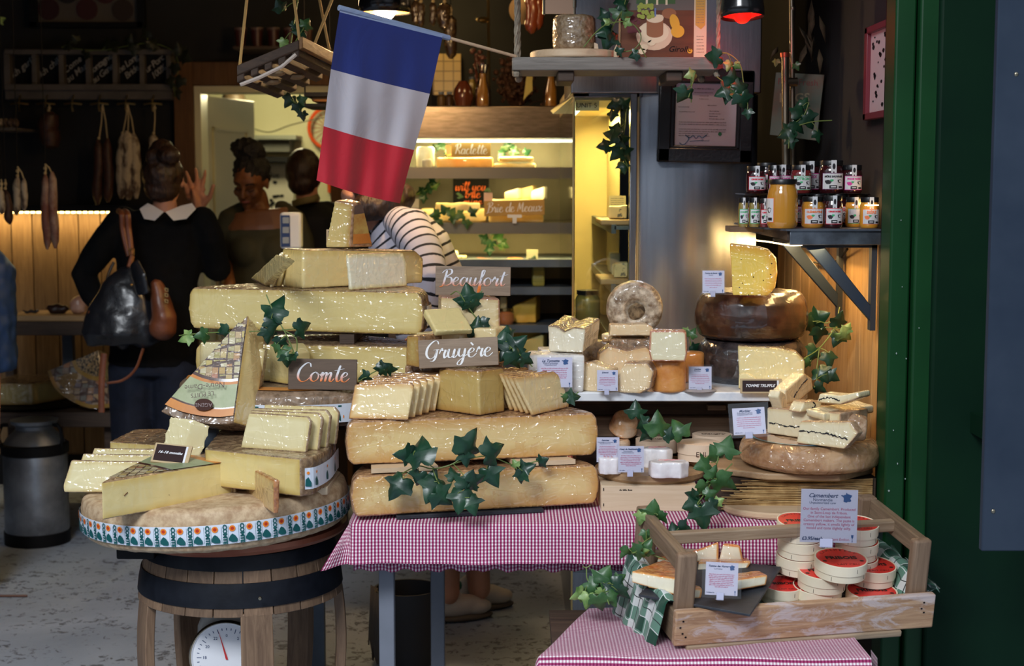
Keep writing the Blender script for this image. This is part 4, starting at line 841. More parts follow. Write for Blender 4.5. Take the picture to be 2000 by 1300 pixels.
# ================================================================ display fridges at the back (right of centre)
WARMP = mat('warm fridge liner', (.62,.52,.30,1), (.55,.45,.24,1), sc=3, rough=.5)
LINER = mat('perforated fridge back', (.30,.28,.22,1), (.22,.2,.15,1), sc=3, rough=.45, metal=.4)
TUBE = mat('fridge tube', (1,1,.9,1), emit=(.95,1,.66,1), es=3)
PASTW = mat('white goat cheese', (.78,.76,.66,1), (.7,.66,.5,1), sc=20, rough=.6, bump=.3)
PASTY = mat('soft yellow cheese', (.72,.52,.2,1), (.82,.66,.35,1), sc=16, rough=.5, bump=.3)
PASTO = mat('orange washed cheese', (.75,.38,.1,1), (.8,.55,.22,1), sc=9, rough=.45, coat=.5, bump=.3)
D1 = 6.45; X0 = W(770,300,D1).x; X1 = W(1116,300,D1).x; z = lambda y, d=D1: W(1000, y, d).z
t = thing('display_fridge', 'open stainless display fridge with lit shelves of cheese behind the flag', 'fridge', ((X0+X1)/2, D1+.3, 0))
b = BM(); b.box(X0, X1, D1+.62, D1+.66, .1, z(205)); obj('back_panel', b, LINER, t, world=True)
b = BM(); b.box(X0, X1, D1, D1+.66, z(270), z(207)); obj('header', b, mat('dark brushed steel', (.3,.25,.2,1), (.2,.16,.12,1), sc=5, rough=.3, metal=1, st=(3,3,20)), t, world=True, bev=.004)
b = BM(); b.box(X0-.03, X0, D1, D1+.66, .0, z(207)); obj('side_panel', b, DARKWOOD, t, world=True)
b = BM(); b.box(X0, X1, D1, D1+.66, .0, z(690)); obj('base', b, DARKMETAL, t, world=True)
b = BM(); b.box(X0+.02, X1-.02, D1+.05, D1+.08, z(277), z(272)); obj('light_tube', b, TUBE, t, world=True)
area('fridge_light', ((X0+X1)/2, D1+.16, z(279)), (R(20), 0, 0), X1-X0-.06, .04, 7, (1,.84,.36))
shy = [332, 440, 512, 566, 640]
for k, y in enumerate(shy):
 b = BM(); b.box(X0, X1, D1+.02+.03*k*0, D1+.62, z(y), z(y)+.008); b.box(X0, X1, D1+.0, D1+.02, z(y)-(.035 if k < 2 else .02), z(y)+.012); sh = obj('shelf', b, STEELW if k < 2 else DARKMETAL, t, world=True)
 if k == 0: area('fridge_light', ((X0+X1)/2, D1+.1, z(y)-.045), (R(20), 0, 0), X1-X0-.06, .03, 2, (1,.8,.32))
 if k == 1: area('fridge_light', ((X0+X1)/2, D1+.1, z(y)-.045), (R(12), 0, 0), X1-X0-.06, .03, 4.5, (1,.74,.25))
ZS = [z(y)+.009 for y in shy]
def lump(label, x0, x1, y0, shelf, mt, dd=.2, name='cheese', cat='cheese', vox=.006, top=None, d=D1+.12, amp=.004, group=None, shape='box'):
 zb = ZS[shelf] if isinstance(shelf, int) else shelf; a, c = W(x0, 300, d).x, W(x1, 300, d).x; zt_ = W(1000, y0, d).z; bm = BM()
 if shape == 'box': bm.box(a, c, d, d+dd, zb, zt_)
 elif shape == 'round': r = (c-a)/2; bm.lathe([(r*.92,zb),(r,zb+.01),(r,zt_-.01),(r*.92,zt_)], 24, Matrix.Translation(((a+c)/2, d+r, 0)))
 elif shape == 'wedge': bm.prism([(a,d,zb),(c,d,zb),(c,d,zt_),(a,d,zt_*.6+zb*.4)], (.02,dd,0))
 bm = remesh(bm, vox, 2, amp, 25); o = obj(name, bm, mt, origin=((a+c)/2, d+dd/2, zb)); return tag(o, label, cat, group)
def wsign(name, label, x0, y0, x1, y1, d, txt, mt, lm, xh, bl, sc_=1, th=.012, fit=.82, rot=0, tilt=0, parent=None, lay=None, thick=.22, thin=.07):
 """wooden sign with brush lettering"""
 p = W((x0+x1)/2, y1, d); m = mpp(d); w_, h_ = (x1-x0)*m, (y1-y0)*m; t = thing(name, label, 'sign', p, (R(tilt), 0, R(rot)) if not isinstance(rot, tuple) else rot)
 b = BM(); b.box(-w_/2, w_/2, 0, th, 0, h_); obj('board', b, mt, t, bev=.0015)
 b = BM()
 for (s_, xa, wf, base, h) in (lay or [(txt, -w_*fit/2, w_*fit, bl*h_, xh*h_)]): script(b, s_, xa, base, h, y=-.0012, fit=wf, thick=thick, thin=thin)
 obj('lettering', b, lm, t, smooth=False); return t
def paint_mat(name, lo, hi, z0, z1):
 N = NT(name); c = N.n('ShaderNodeTexCoord'); sp = N.n('ShaderNodeSeparateXYZ'); N.l(c.outputs['Object'], sp.inputs[0]); m = N.n('ShaderNodeMapRange'); m.inputs['From Min'].default_value = z0; m.inputs['From Max'].default_value = z1; N.l(sp.outputs['Z'], m.inputs[0])
 N.l(N.ramp(m.outputs[0], [(.15, lo), (.75, hi)]), N.b.inputs['Base Color']); N.set(.5); return N.m
WPAINT = mat('white paint', (.85,.83,.82,1), rough=.5); OPAINT = mat('orange chalk paint', (.85,.16,.03,1), rough=.6)
# top shelf
lump('tall white goat cheese block at the left of the top fridge shelf', 812, 848, 286, 0, PASTW, .12, shape='round')
lump('small white cheese in front of the tall white one on the top fridge shelf', 822, 844, 310, 0, PASTW, .08, d=D1+.04, shape='round')
lump('large wrapped orange half cheese under the Raclette sign', 852, 962, 307, 0, PASTO, .22, vox=.007)
lump('pale cheese standing behind the Raclette sign', 870, 884, 283, ZS[0]+.055, PASTY, .06)
lump('lower flat yellow cheese on the top fridge shelf', 964, 1046, 319, 0, PASTY, .16, shape='box'); lump('upper flat yellow cheese on the top fridge shelf', 973, 1042, 306, ZS[0]+.029, PASTY, .14, shape='box')
wsign('wooden_sign', 'small varnished Raclette sign on the orange half cheese in the fridge', 882, 279, 958, 307, D1+.08, 'Raclette', YELW, WPAINT, .36, .22, thick=.26, thin=.1)
# second shelf
t2 = thing('chalkboard', 'black board with orange hand-lettered message inside the fridge', 'sign', W(920, 398, D1+.42)); b = BM(); px_box(b, 885, 349, 955, 400, D1+.42, .01); obj('board', b, BLACK, t2, world=True)
b = BM(); p = W(920, 398, D1+.41)
for s_, xa, yb, wd, h in (('will you', 889, 372, 60, 9), ('bric', 908, 386, 30, 9), ('mine', 905, 399, 36, 7)):
 q = W(xa, yb, D1+.41); script(b, s_ if s_ != 'bric' else 'brie', q.x, q.z, h*mpp(D1+.4), y=q.y, fit=wd*mpp(D1+.4), thick=.3, thin=.12)
obj('lettering', b, OPAINT, t2, world=True, smooth=False)
b = BM()
for x, y in ((890,378),(894,381),(898,384),(892,386),(944,372),(948,369),(951,373)): q = W(x, y, D1+.405); b.poly([q, q+Vector((.012,0,.006)), q+Vector((.02,0,.0)), q+Vector((.01,0,-.006))])
obj('leaf_drawing', b, LEAFG, t2, world=True, smooth=False)
lump('long golden log cheese on the second fridge shelf', 850, 938, 396, ZS[1]+.05, PASTY, .05, d=D1+.1); lump('long soft cheese under the golden log on the second fridge shelf', 820, 950, 408, 1, PASTY, .2, d=D1+.18)
lump('thick pale brie block behind the Brie de Meaux sign', 955, 1062, 390, 1, PASTY, .25, d=D1+.08)
zb = z(390, D1+.1)
lump('pink-rinded brie wedge lying on the brie block at left', 985, 1012, 366, zb, mat('pinkish cheese', (.75,.55,.4,1), rough=.6), .1, shape='wedge'); lump('brie wedge at the middle of the pile above its sign', 1000, 1040, 362, zb, PASTY, .1, d=D1+.2, shape='wedge'); lump('small pale brie wedge at the right of the pile above its sign', 1036, 1062, 364, zb, PASTW, .1, shape='wedge', d=D1+.14)
wsign('wooden_sign', 'varnished Brie de Meaux sign clipped to the second fridge shelf', 946, 391, 1064, 421, D1+.015, 'Brie de Meaux', YELW, WPAINT, .33, .25, fit=.9, thick=.26, thin=.1, rot=(0, R(-1.5), 0))
t2 = tag(obj('price_clip', (lambda b: (px_box(b, 991, 419, 1019, 425, D1-.02, .02), px_box(b, 1001, 425, 1009, 436, D1-.02, .015), b)[2])(BM()), WHITE, origin=W(1005,430,D1)), 'white plastic clip under the Brie de Meaux sign', 'clip')
t2 = thing('price_card', 'small pale pink price card left of the Brie de Meaux sign', 'price card', W(952, 398, D1+.05)); b = BM(); px_box(b, 945, 376, 962, 398, D1+.05, .003); obj('card', b, mat('pinkish card', (.7,.5,.42,1)), t2, world=True)
t2 = thing('price_card', 'blank cream price card beside the striped shoulder in the fridge', 'price card', W(804, 405, D1+.05)); b = BM(); px_box(b, 792, 388, 818, 406, D1+.05, .003); obj('card', b, mat('cream card', (.6,.55,.4,1)), t2, world=True)
# third shelf and below
lump('pale veined cheese piece beside the striped sleeve', 866, 893, 490, 2, mat('veined cheese', (.7,.6,.35,1), (.2,.22,.12,1), sc=40, rr=(.55,.62), rough=.5), .1); lump('small veined cheese on the third shelf', 888, 910, 500, 2, bpy.data.materials['veined cheese'], .08)
zq = z(512)
for lb, x0, x1, y in (('left flat red meat slab on the third shelf', 928, 962, 506), ('middle flat red meat slab on the third shelf', 962, 992, 504), ('right flat red meat slab on the third shelf', 990, 1022, 507)): lump(lb, x0, x1, y, 2, mat('raw red meat', (.35,.09,.04,1), (.5,.2,.1,1), sc=20, rough=.4), .14, name='cured_meat', cat='meat')
lump('dark red meat block stacked on the slabs of the third shelf', 948, 985, 499, z(504)+.003, mat('dark red meat', (.14,.035,.02,1), rough=.4), .1, name='cured_meat', cat='meat')
t2 = thing('price_card', 'white leaf-printed card on the third fridge shelf', 'price card', W(1040, 508, D1+.1)); b = BM(); px_box(b, 1028, 487, 1051, 510, D1+.1, .003); obj('card', b, mat('yellowish card', (.68,.66,.4,1)), t2, world=True)
lump('stack of wrapped yellow butter pats on the fourth shelf', 1040, 1064, 516, 3, mat('butter', (.62,.52,.1,1), (.3,.25,.05,1), sc=3, st=(.5,.5,40), rough=.4), .12)
lump('large golden cheddar block on the fifth fridge shelf', 1001, 1048, 578, 4, mat('golden cheese', (.85,.55,.08,1), (.78,.47,.06,1), sc=10, rough=.5, bump=.2), .16, shape='wedge')
lump('golden cheese crust lying on the cheddar block', 1003, 1040, 571, z(577,D1+.12)+.004, mat('golden crust', (.5,.25,.05,1)), .08); lump('pale yellow cheese standing left of the cheddar block', 976, 990, 578, 4, PASTY, .14)
t2 = thing('glass_jar', 'small amber glass jar on the low fridge shelf', 'jar', (W(988,640,D1+.05).x, D1+.08, ZS[4])); b = BM(); b.lathe([(.0,0),(.03,0),(.038,.02),(.034,.045),(.02,.055),(0,.055)], 20); obj('glass', b, mat('amber glass', (.5,.2,.08,1), rough=.1, coat=.8), t2); b = BM(); b.lathe([(.024,.055),(.026,.056),(.026,.066),(0,.067)], 20); obj('lid', b, BRASS, t2)
zf = z(690)+.0
lump('folded yellow cheese slab on the fridge floor', 1000, 1058, 645, zf, bpy.data.materials['golden cheese'], .2); lump('pale yellow cloth-wrapped cheese at the fridge floor', 1020, 1062, 652, zf, mat('pale wrapped', (.68,.58,.2,1), rough=.5), .1, d=D1+.03, shape='wedge')
# ivy in the fridge
ivy('ivy_garland', 'dark ivy hanging around the Raclette sign', [[(835,284,D1+.3),(860,276,D1+.3),(880,300,D1+.3)]], [(862,282,D1+.28,26,90,0),(848,290,D1+.3,20,200,0),(872,300,D1+.25,18,270,0)], seed=3)
ivy('ivy_garland', 'dark ivy above the flat yellow cheeses on the top fridge shelf', [[(975,300,D1+.3),(992,285,D1+.3),(1030,298,D1+.3)]], [(992,284,D1+.27,30,100,0),(980,302,D1+.25,22,230,0),(1005,296,D1+.25,24,340,0),(1030,298,D1+.25,24,20,0)], seed=5)
ivy('ivy_garland', 'mid-green ivy draped over the front edge of the second fridge shelf', [[(838,420,D1-.03),(870,408,D1-.04),(900,420,D1-.03),(915,440,D1-.03)]], [(850,420,D1-.04,26,190,2),(868,410,D1-.05,26,120,2),(885,415,D1-.05,28,60,2),(900,420,D1-.04,26,330,2),(912,436,D1-.03,24,280,2),(855,432,D1-.03,22,240,2),(885,428,D1-.05,24,270,2),(925,412,D1+.02,24,30,0)], seed=6)
ivy('ivy_garland', 'dark ivy at the left of the second fridge shelf', [[(812,380,D1+.4),(850,362,D1+.4),(860,350,D1+.4)]], [(820,375,D1+.4,24,200,0),(835,368,D1+.4,26,90,0),(850,362,D1+.4,22,20,2),(828,388,D1+.4,22,270,0),(845,352,D1+.4,20,60,0)], seed=7)
ivy('ivy_garland', 'drooping ivy fronds at the middle of the third shelf', [[(965,440,D1+.3),(960,470,D1+.3),(985,490,D1+.3)]], [(945,465,D1+.3,26,150,0),(958,478,D1+.3,26,250,0),(975,460,D1+.3,28,50,2),(985,478,D1+.3,26,330,2),(965,450,D1+.3,22,90,0),(955,490,D1+.3,22,270,0)], seed=8)
ivy('ivy_leaf', 'single dark leaf by the white card on the third fridge shelf', [], [(1042,506,D1+.07,20,80,0)], seed=9)
# ---- glass-fronted fridge on the right, its end facing the street
D2 = 5.0; gxL = W(1120,300,D2).x; gxR = SX0; zt2 = W(1000,183,D2).z
t = thing('glass_fridge', 'tall glass-ended display fridge beside the stainless column', 'fridge', ((gxL+gxR)/2, D2+.6, 0))
b = BM(); b.box(gxR-.0, gxR+.02, D2, D2+1.45, 0, zt2); obj('inner_wall', b, WARMP, t, world=True)
b = BM(); b.box(gxL, gxR+.03, D2, D2+.03, zt2-.012, zt2+.003); b.box(gxR-.01, gxR+.012, D2-.02, D2+.03, 0, zt2); obj('end_frame', b, STEEL, t, world=True, bev=.002)
b = BM(); b.box(gxL-.0, gxR+.02, D2+.02, D2+1.45, zt2-.02, zt2+.05); obj('top', b, WARMP, t, world=True)
b = BM(); b.box(gxL-.003, gxL+.003, D2, D2+.008, 0, zt2); obj('glass_edge', b, BRASS, t, world=True)
b = BM(); b.box(gxL, gxR, D2+.005, D2+.011, .3, zt2-.01); obj('end_glass', b, GLASS, t, world=True)
b = BM(); b.box(gxL-.0, gxL+.006, D2+.02, D2+1.4, .3, zt2-.02); obj('side_glass', b, glass_mat('green tinged glass', (.9,.95,.78,1), .06), t, world=True)
b = BM(); b.prism([W(1075,216,5.75), W(1120,181,D2), W(1120,188,D2), W(1080,222,5.75)], (.05,0,0)); obj('canopy_edge', b, STEELW, t, world=True)
b = BM(); b.box(gxL+.02, gxL+.035, D2+.1, D2+1.3, zt2-.04, zt2-.03); obj('light_tube', b, TUBE, t, world=True)
b = BM(); b.box(gxL+.01, gxR, D2+1.36, D2+1.38, .32, zt2-.02); obj('rear_panel', b, WARMP, t, world=True)
area('fridge_light', (gxL+.12, D2+.65, zt2-.05), (0, R(-15), 0), .04, 1.1, 14, (1,.7,.22))
zz = lambda y, d: W(1000, y, d).z
SHY = []
for y in (440, 555, 660):
 zq = zz(y, D2+.15); SHY.append(zq+.012); b = BM(); b.box(gxL+.14, gxR, D2+.08, D2+1.4, zq-.012, zq); b.box(gxL+.13, gxL+.145, D2+.08, D2+1.4, zq-.025, zq+.005); obj('shelf', b, DARKMETAL, t, world=True)
b = BM(); b.box(gxL, gxR, D2+.02, D2+1.4, 0, .32); obj('base', b, STEEL, t, world=True)
def bluecheese(label, x0, x1, y0, y1, d, k):
 zb = SHY[k]; bm = BM(); a, c = W(x0,300,d).x, W(x1,300,d).x; h = (y1-y0)*mpp(d); bm.prism([(a,d,zb+.01),(c,d,zb+.01),(c,d,zb+.01+h),(a,d,zb+.01+h*.9)], (.01,.1,0)); bm = remesh(bm, .004, 2, .002, 40); tag(obj('cheese', bm, mat('blue cheese', (.75,.62,.35,1), (.12,.13,.12,1), sc=60, rr=(.56,.62), rough=.5), origin=((a+c)/2, d+.05, zb+.01)), label, 'cheese')
for k, yy in ((0, 425), (1, 545)):
 a, c = W(1172,300,D2+.15).x, W(1232,300,D2+.15).x; b = BM(); b.box(a, c-.005, D2+.1, D2+.4, SHY[k]-.01, SHY[k]+.008); tag(obj('wooden_board', b, OLIVEW, origin=((a+c)/2, D2+.3, SHY[k]-.01), bev=.004), ('olive wood board on the upper shelf of the glass fridge', 'olive wood board on the lower shelf of the glass fridge')[k], 'board')
bluecheese('blue cheese block with card on the upper board of the glass fridge', 1188, 1226, 398, 424, D2+.16, 0); bluecheese('crumbly blue cheese on the lower board of the glass fridge', 1200, 1228, 515, 545, D2+.16, 1); bluecheese('blue cheese behind the crumbly one in the glass fridge', 1196, 1212, 520, 542, D2+.3, 1)
t2 = thing('price_card', 'cream card standing behind the blue cheese block', 'price card', W(1205, 396, D2+.29)); b = BM(); px_box(b, 1189, 382, 1224, 404, D2+.29, .002); obj('card', b, mat('cream card', (.6,.55,.4,1)), t2, world=True); b = BM(); rr_ = random.Random(2)
for k in range(4): q = W(1193, 388+4*k, D2+.287); scribble(b, q.x, q.x+.045, q.z, .003, rr_, y=D2+.287)
obj('print', b, INKB, t2, world=True, smooth=False)
for k, (x, y, h, w_) in enumerate(((1100,640,60,26),(1150,470,40,22),(1150,380,30,24),(1100,500,22,26),(1135,655,30,40))):
 d = D2+(.9 if x < 1120 else .55); a = W(x, y, d); zb = max(SHY[0 if y < 445 else 1 if y < 560 else 2], 0)
 bm = BM(); xx = gxL+.145+.01*k; bm.box(xx, xx+w_*mpp(d), d, d+.12, zb, zb+h*mpp(d)); bm = remesh(bm, .006, 2, .003, 25)
 tag(obj('cheese', bm, (PASTY, PASTW)[k % 2], origin=(xx, d, zb)), ('wedge of pale cheese deep on the lowest shelf of the glass fridge','white cheese deep on the middle shelf of the glass fridge','yellow cheese deep on the upper shelf of the glass fridge','small white cheese far back on the middle shelf of the glass fridge','low yellow cheese on the lowest shelf of the glass fridge')[k], 'cheese')
t2 = thing('glass_jar', 'tall glass jar with dark lid inside the glass fridge', 'jar', (W(1148,660,D2+.3).x, D2+.32, SHY[2]-.012)); b = BM(); b.lathe([(0,0),(.04,0),(.043,.02),(.043,.12),(.034,.135),(0,.135)], 20); obj('glass', b, mat('pickle jar', (.25,.27,.12,1), rough=.1, coat=.8), t2); b = BM(); b.lathe([(.036,.135),(.038,.136),(.038,.15),(0,.151)], 20); obj('lid', b, BLACK, t2)
ivy('ivy_garland', 'dark ivy hanging down inside the glass fridge by its steel frame', [[(1225,196,4.97),(1222,240,4.96),(1215,290,4.95),(1228,330,4.96)]], [(1200,205,4.95,34,200,0),(1222,200,4.95,30,40,0),(1196,262,4.93,44,160,0),(1215,270,4.94,40,20,0),(1180,285,4.93,34,190,0),(1205,300,4.93,38,230,0),(1225,300,4.95,34,300,0),(1218,325,4.95,30,280,0),(1195,225,4.96,28,250,0),(1205,250,4.95,30,70,0)], seed=11)
t2 = thing('paper_note', 'cream paper note with black marker reading UNIT 5 inside the glass fridge', 'note', W(1150,214,5.06)); b = BM(); px_box(b, 1124, 194, 1170, 216, 5.06, .002); obj('paper', b, mat('cream card', (.6,.55,.4,1)), t2, world=True); b = BM(); text(b, 'UNIT 5', .022, W(1146,206,5.058)); obj('marker_writing', b, BLACK, t2, world=True)
# stainless header + column
zh0, zh1 = W(1000,182,4.97).z, W(1000,135,4.97).z
t = thing('steel_column', 'tall brushed stainless steel column carrying the certificate', 'column', ((SX0+SX1)/2, D2+.3, 0))
b = BM(); SP = [(SX0+(SX1-SX0)*k/24, 4.98-.0*k+.05*(1-math.sin(PI*min(1,k/24*.96+.04))**.6)) for k in range(25)]; b.prism([(x_, y_, 0) for x_, y_ in SP]+[(SX1, 5.6, 0), (SX0, 5.6, 0)], (0,0,zh0-.002)); obj('panel', b, mat('polished column steel', (.56,.61,.70,1), (.46,.50,.58,1), sc=2, rough=.24, metal=1, st=(30,30,1)), t, world=True, ang=25)
b = BM(); b.box(W(1115,150,4.97).x, SX1, 4.97, 5.6, zh0, zh1+.6); obj('header', b, STEEL, t, world=True, bev=.004)
spot('column_downlight', (.45, 4.55, 2.75), (R(18), 0, 0), 9, (1,.62,.35), 50, .9)
# ---- things on top of the back fridge: carafes, bouquets, dark clutter, tiled wall behind
ztop = z(207)
TIL = NT('yellow wall tile'); br = TIL.n('ShaderNodeTexBrick'); br.offset = 0; br.inputs['Scale'].default_value = 1; br.inputs['Brick Width'].default_value = .05; br.inputs['Row Height'].default_value = .05; br.inputs['Mortar Size'].default_value = .003
br.inputs['Color1'].default_value = (.42,.29,.09,1); br.inputs['Color2'].default_value = (.38,.26,.08,1); br.inputs['Mortar'].default_value = (.14,.1,.04,1)
TIL.l(TIL.coords('Object', (1,1,1), (R(90),0,0)), br.inputs[0]); TIL.l(br.outputs[0], TIL.b.inputs[0]); TIL.set(.25)
b = BM(); px_box(b, 846, 105, 900, 185, 7.95, .05); struct(obj('wall_back_tiles', b, TIL.m))
point('tile_lamp', (W(868,70,7.6).x, 7.6, 2.45), 4.0, (1,.68,.25), .05)
for k, (x, lab) in enumerate(((943, 'amber-filled glass carafe on top of the back fridge'), (1076, 'amber-filled glass carafe partly hidden by the hanging board'))):
 t = thing('carafe', lab, 'carafe', (W(x,205,D1+.2).x, D1+.2, ztop)); s = mpp(D1+.2)
 b = BM(); b.lathe([(0,0),(14*s,0),(14.5*s,8*s),(14*s,34*s),(8*s,54*s),(8*s,66*s),(0,66*s)], 24); obj('liquid', b, mat('amber drink', (.35,.15,.025,1), rough=.25, coat=.6), t)
 b = BM(); b.lathe([(15*s,0),(15.5*s,8*s),(15*s,34*s),(9*s,54*s),(9*s,68*s),(12*s,84*s)], 24, cap=False); obj('glass', b, GLASS, t)
TWIG = mat('dried brown flowers', (.03,.012,.006,1), (.08,.03,.015,1), sc=30, rough=.8)
def bunch(label, x, y0, y1, wpx, d, base, mt=TWIG, n=60, name='dried_bouquet', cat='dried flowers', seed=1, col2=None):
 t = thing(name, label, cat, (W(x,y1,d).x, d, base)); r = random.Random(seed); b = BM(); s = mpp(d)
 for k in range(n):
  px = r.gauss(0, wpx*.3); py = r.uniform(y0, y1-8); p = W(x+px, py, d)+Vector((0, r.uniform(-.05,.05), 0)); q = Vector((W(x+px*.3, y1, d).x, d, base+.005)); b.tube([q, q.lerp(p,.5)+Vector((r.gauss(0,.008),0,.01)), p], .0018, 4)
  for _ in range(2): b.sphere(p+Vector((r.gauss(0,.012), r.gauss(0,.012), r.gauss(0,.012))), (r.uniform(.006,.014),)*3, seg=6)
 obj('stems', b, mt, t, world=True); return t
bunch('dark dried flower bunch lying on the back fridge', 1010, 120, 205, 60, D1+.3, ztop, seed=3, n=110)
bunch('reddish dried sprig in front of the carafe', 935, 108, 200, 20, D1+.35, ztop, mat('red sprig', (.12,.03,.015,1)), 26, seed=4)
t = thing('terracotta_pot', 'dark red-brown rounded jug left of the carafe on the fridge', 'jug', (W(905,205,D1+.2).x, D1+.2, ztop)); b = BM(); s = mpp(D1+.2); b.lathe([(0,0),(14*s,0),(20*s,20*s),(17*s,38*s),(8*s,52*s),(0,52*s)], 20); obj('body', b, mat('glazed red brown', (.1,.025,.01,1), rough=.2, coat=.8), t)
for k, (x, c) in enumerate(((862,(.1,.06,.02,1)),(878,(.06,.03,.012,1)),(922,(.3,.22,.05,1)))):
 t = thing('preserve_jar', ('squat dark jar left on the back fridge','second squat brown jar on the back fridge','slim pale-green bottle behind the carafe')[k], 'jar', (W(x,205,D1+.3).x, D1+.3, ztop)); h = (30,30,60)[k]*mpp(D1); b = BM(); b.lathe([(0,0),(.018,0),(.019,h*.8),(.01,h),(0,h)], 16); obj('glass', b, mat('jar%d' % k, c, rough=.15, coat=.7), t); b = BM(); b.lathe([(.012,h),(.013,h+.01),(0,h+.01)], 12); obj('lid', b, DARKMETAL, t)
t = thing('display_card', 'upright slanting pale green card on the fridge behind the hanging board', 'card', (W(1030,190,D1+.15).x, D1+.15, ztop)); b = BM(); b.prism([W(1022,196,D1+.15), W(1040,176,D1+.15), W(1040,135,D1+.15), W(1030,135,D1+.15)], (0,.004,0)); obj('card', b, mat('green card', (.42,.36,.1,1)), t, world=True)
t = tag(obj('hanging_ladle', (lambda b: (b.tube([W(952,-215,7.2), W(955,205,7.2)], .008, 6), b.sphere(W(943,39,7.2), (.03,.02,.015), seg=12), b)[2])(BM()), BRASS, origin=W(952,205,7.2)), 'thin brass rod with small cup behind the flagpole', 'utensil')
for k, (x, y0, y1, w_) in enumerate(((812,0,48,9),(822,5,52,8),(846,4,50,7),(868,5,60,14),(880,30,115,12))):
 sausage(('shiny wrapped dark salami hanging right of the lamp','second shiny salami hanging right of the lamp','third shiny salami hanging right of the lamp','broad shiny wrapped sausage hanging above the flag','long dark ham hanging above the tiled wall')[k], [(x,y0,x,y1,w_)], 6.9, mat('shiny dark casing', (.05,.028,.015,1), (.2,.13,.05,1), sc=30, rough=.15, coat=1, bump=.8, bsc=40, bd=.01, rr=(.5,.7)), (x, -236))
HAMR = mat('red brown ham', (.10,.018,.006,1), (.16,.035,.012,1), sc=8, rough=.3, coat=.7)
for k, (x, y0, y1, w_) in enumerate(((1040,-20,66,14),(1052,-10,58,10))): sausage(('dark red ham hanging behind the left rope of the board','second red ham hanging behind the rope')[k], [(x,y0,x,y1,w_)], 6.3, HAMR, (x, -292), name='ham', cat='ham')
t = thing('hanging_pan', 'round dull pan hanging left of the red hams', 'pan', W(1025, 30, 6.5)); b = BM(); b.lathe([(0,0),(.055,0),(.06,.02)], 28, Matrix.Translation(W(1022,20,6.5)) @ UP); obj('pan', b, mat('dull brass', (.10,.07,.04,1), rough=.35, metal=.8), t, world=True)
# pots on a high shelf at upper left
t = thing('high_shelf', 'dark shelf high on the wall above the doorway', 'shelf', W(530, 92, 7.8)); b = BM(); px_box(b, 455, 90, 640, 95, 7.6, .43); obj('board', b, DARKWOOD, t, world=True)
for k in range(5):
 x = 470+32*k; t = thing('preserve_pot', 'small dark red pot with pale lid on the high dark shelf above the doorway', 'pot', (W(x,90,7.7).x, 7.7, W(x,90,7.6).z), group='dark red pots on the high shelf'); s = mpp(7.7)
 b = BM(); b.lathe([(0,0),(9*s,0),(12*s,34*s),(0,34*s)], 16); obj('pot', b, mat('dark red pot', (.05,.012,.008,1), rough=.4), t); b = BM(); b.lathe([(12.5*s,33*s),(13*s,34*s),(13*s,38*s),(0,38*s)], 16); obj('lid', b, mat('dull lid', (.1,.06,.05,1)), t)
# ================================================================ hanging board with flag, girolle, box; lamps
D = 4.4; zb = W(1200,137,D).z; zt3 = W(1200,111,D).z; xa, xb = W(1000,120,D).x, W(1412,120,D).x
t = thing('hanging_shelf', 'thick weathered grey board hanging on four ropes above the fridge', 'shelf', ((xa+xb)/2, D+.14, zb))
b = BM(); b.box(xa, xb, D, D+.27, zb, zt3); obj('board', b, GREYWOOD, t, world=True, bev=.004)
for px in (1105, 1318):
 b = BM(); a = W(px, 140, D).x; b.box(a-.022, a+.025, D+.02, D+.25, zb-.03, zb); obj('batten', b, DARKWOOD, t, world=True, bev=.004)
def rope(b, p, q, r=.006, tw=.0022):
 p, q = Vector(p), Vector(q); L = (q-p).length; n = int(L/.012); ax = (q-p).normalized(); u = ax.orthogonal().normalized(); v = ax.cross(u)
 for ph in (0, 2*PI/3, 4*PI/3): b.tube([p+(q-p)*(k/n)+(u*math.cos(k*.9+ph)+v*math.sin(k*.9+ph))*r*.55 for k in range(n+1)], r*.62, 5)
for x, y in ((xa+.012, D+.02), (xb-.012, D+.02), (xa+.02, D+.25), (xb-.03, D+.25)):
 b = BM(); rope(b, (x, y, zb-.004), (x+.002, y, 2.9)); b.sphere((x, y, zb-.008), .012, seg=8); obj('rope', b, ROPE, t, world=True)
b = BM(); px_box(b, 1418, 140, 1418, 140, D, 0) if False else None
b = BM(); p = W(1408, 141, D+.02); b.lathe([(0,0),(.008,0),(.010,.02),(0,.02)], 10, Matrix.Translation(p)@UP); obj('hook', b, BLACK, t, world=True)
# round board, girolle with tete cheese
zr = zt3; c = W(1122, 105, 4.5); t = thing('cheese_curler', 'round wooden cheese curler base with steel crank on the hanging board', 'cheese curler', (c.x, 4.52, zr)); s = mpp(4.52)
b = BM(); b.lathe([(0,0),(82*s,0),(85*s,.004),(85*s,.02),(82*s,.024),(0,.024)], 48); obj('base', b, BEECH, t, bev=.002)
b = BM(); b.tube([(0,0,.0),(0,0,.26)], .004, 8); obj('spindle', b, STEELW, t)
b = BM(); b.box(-.088,.0,-.003,.003,.112+.02,.19); o_ = obj('scraper_blade', b, mat('rusty blade', (.35,.22,.15,1), rough=.35, metal=.8), t); b = BM(); b.tube([(-.088,0,.13),(-.088,0,.22)], .005, 8); obj('crank_pin', b, STEELW, t); b = BM(); b.tube([(.0,0,.15),(.0,0,.21)], .006, 8); obj('crank_hub', b, STEELW, t)
TET = cheesemat('brown rind head', (.4,.3,.15,1), (.3,.2,.1,1), (.16,.09,.04,1), (.42,.30,.18,1), rt=1.0, rsc=70, wr=.3)
bm = BM(); fs = bm.lathe([(.054,0),(.062,.008),(.063,.05),(.061,.094),(.052,.102)], 40, Matrix.Translation((c.x-.004*0, 4.52, zr+.0255)))
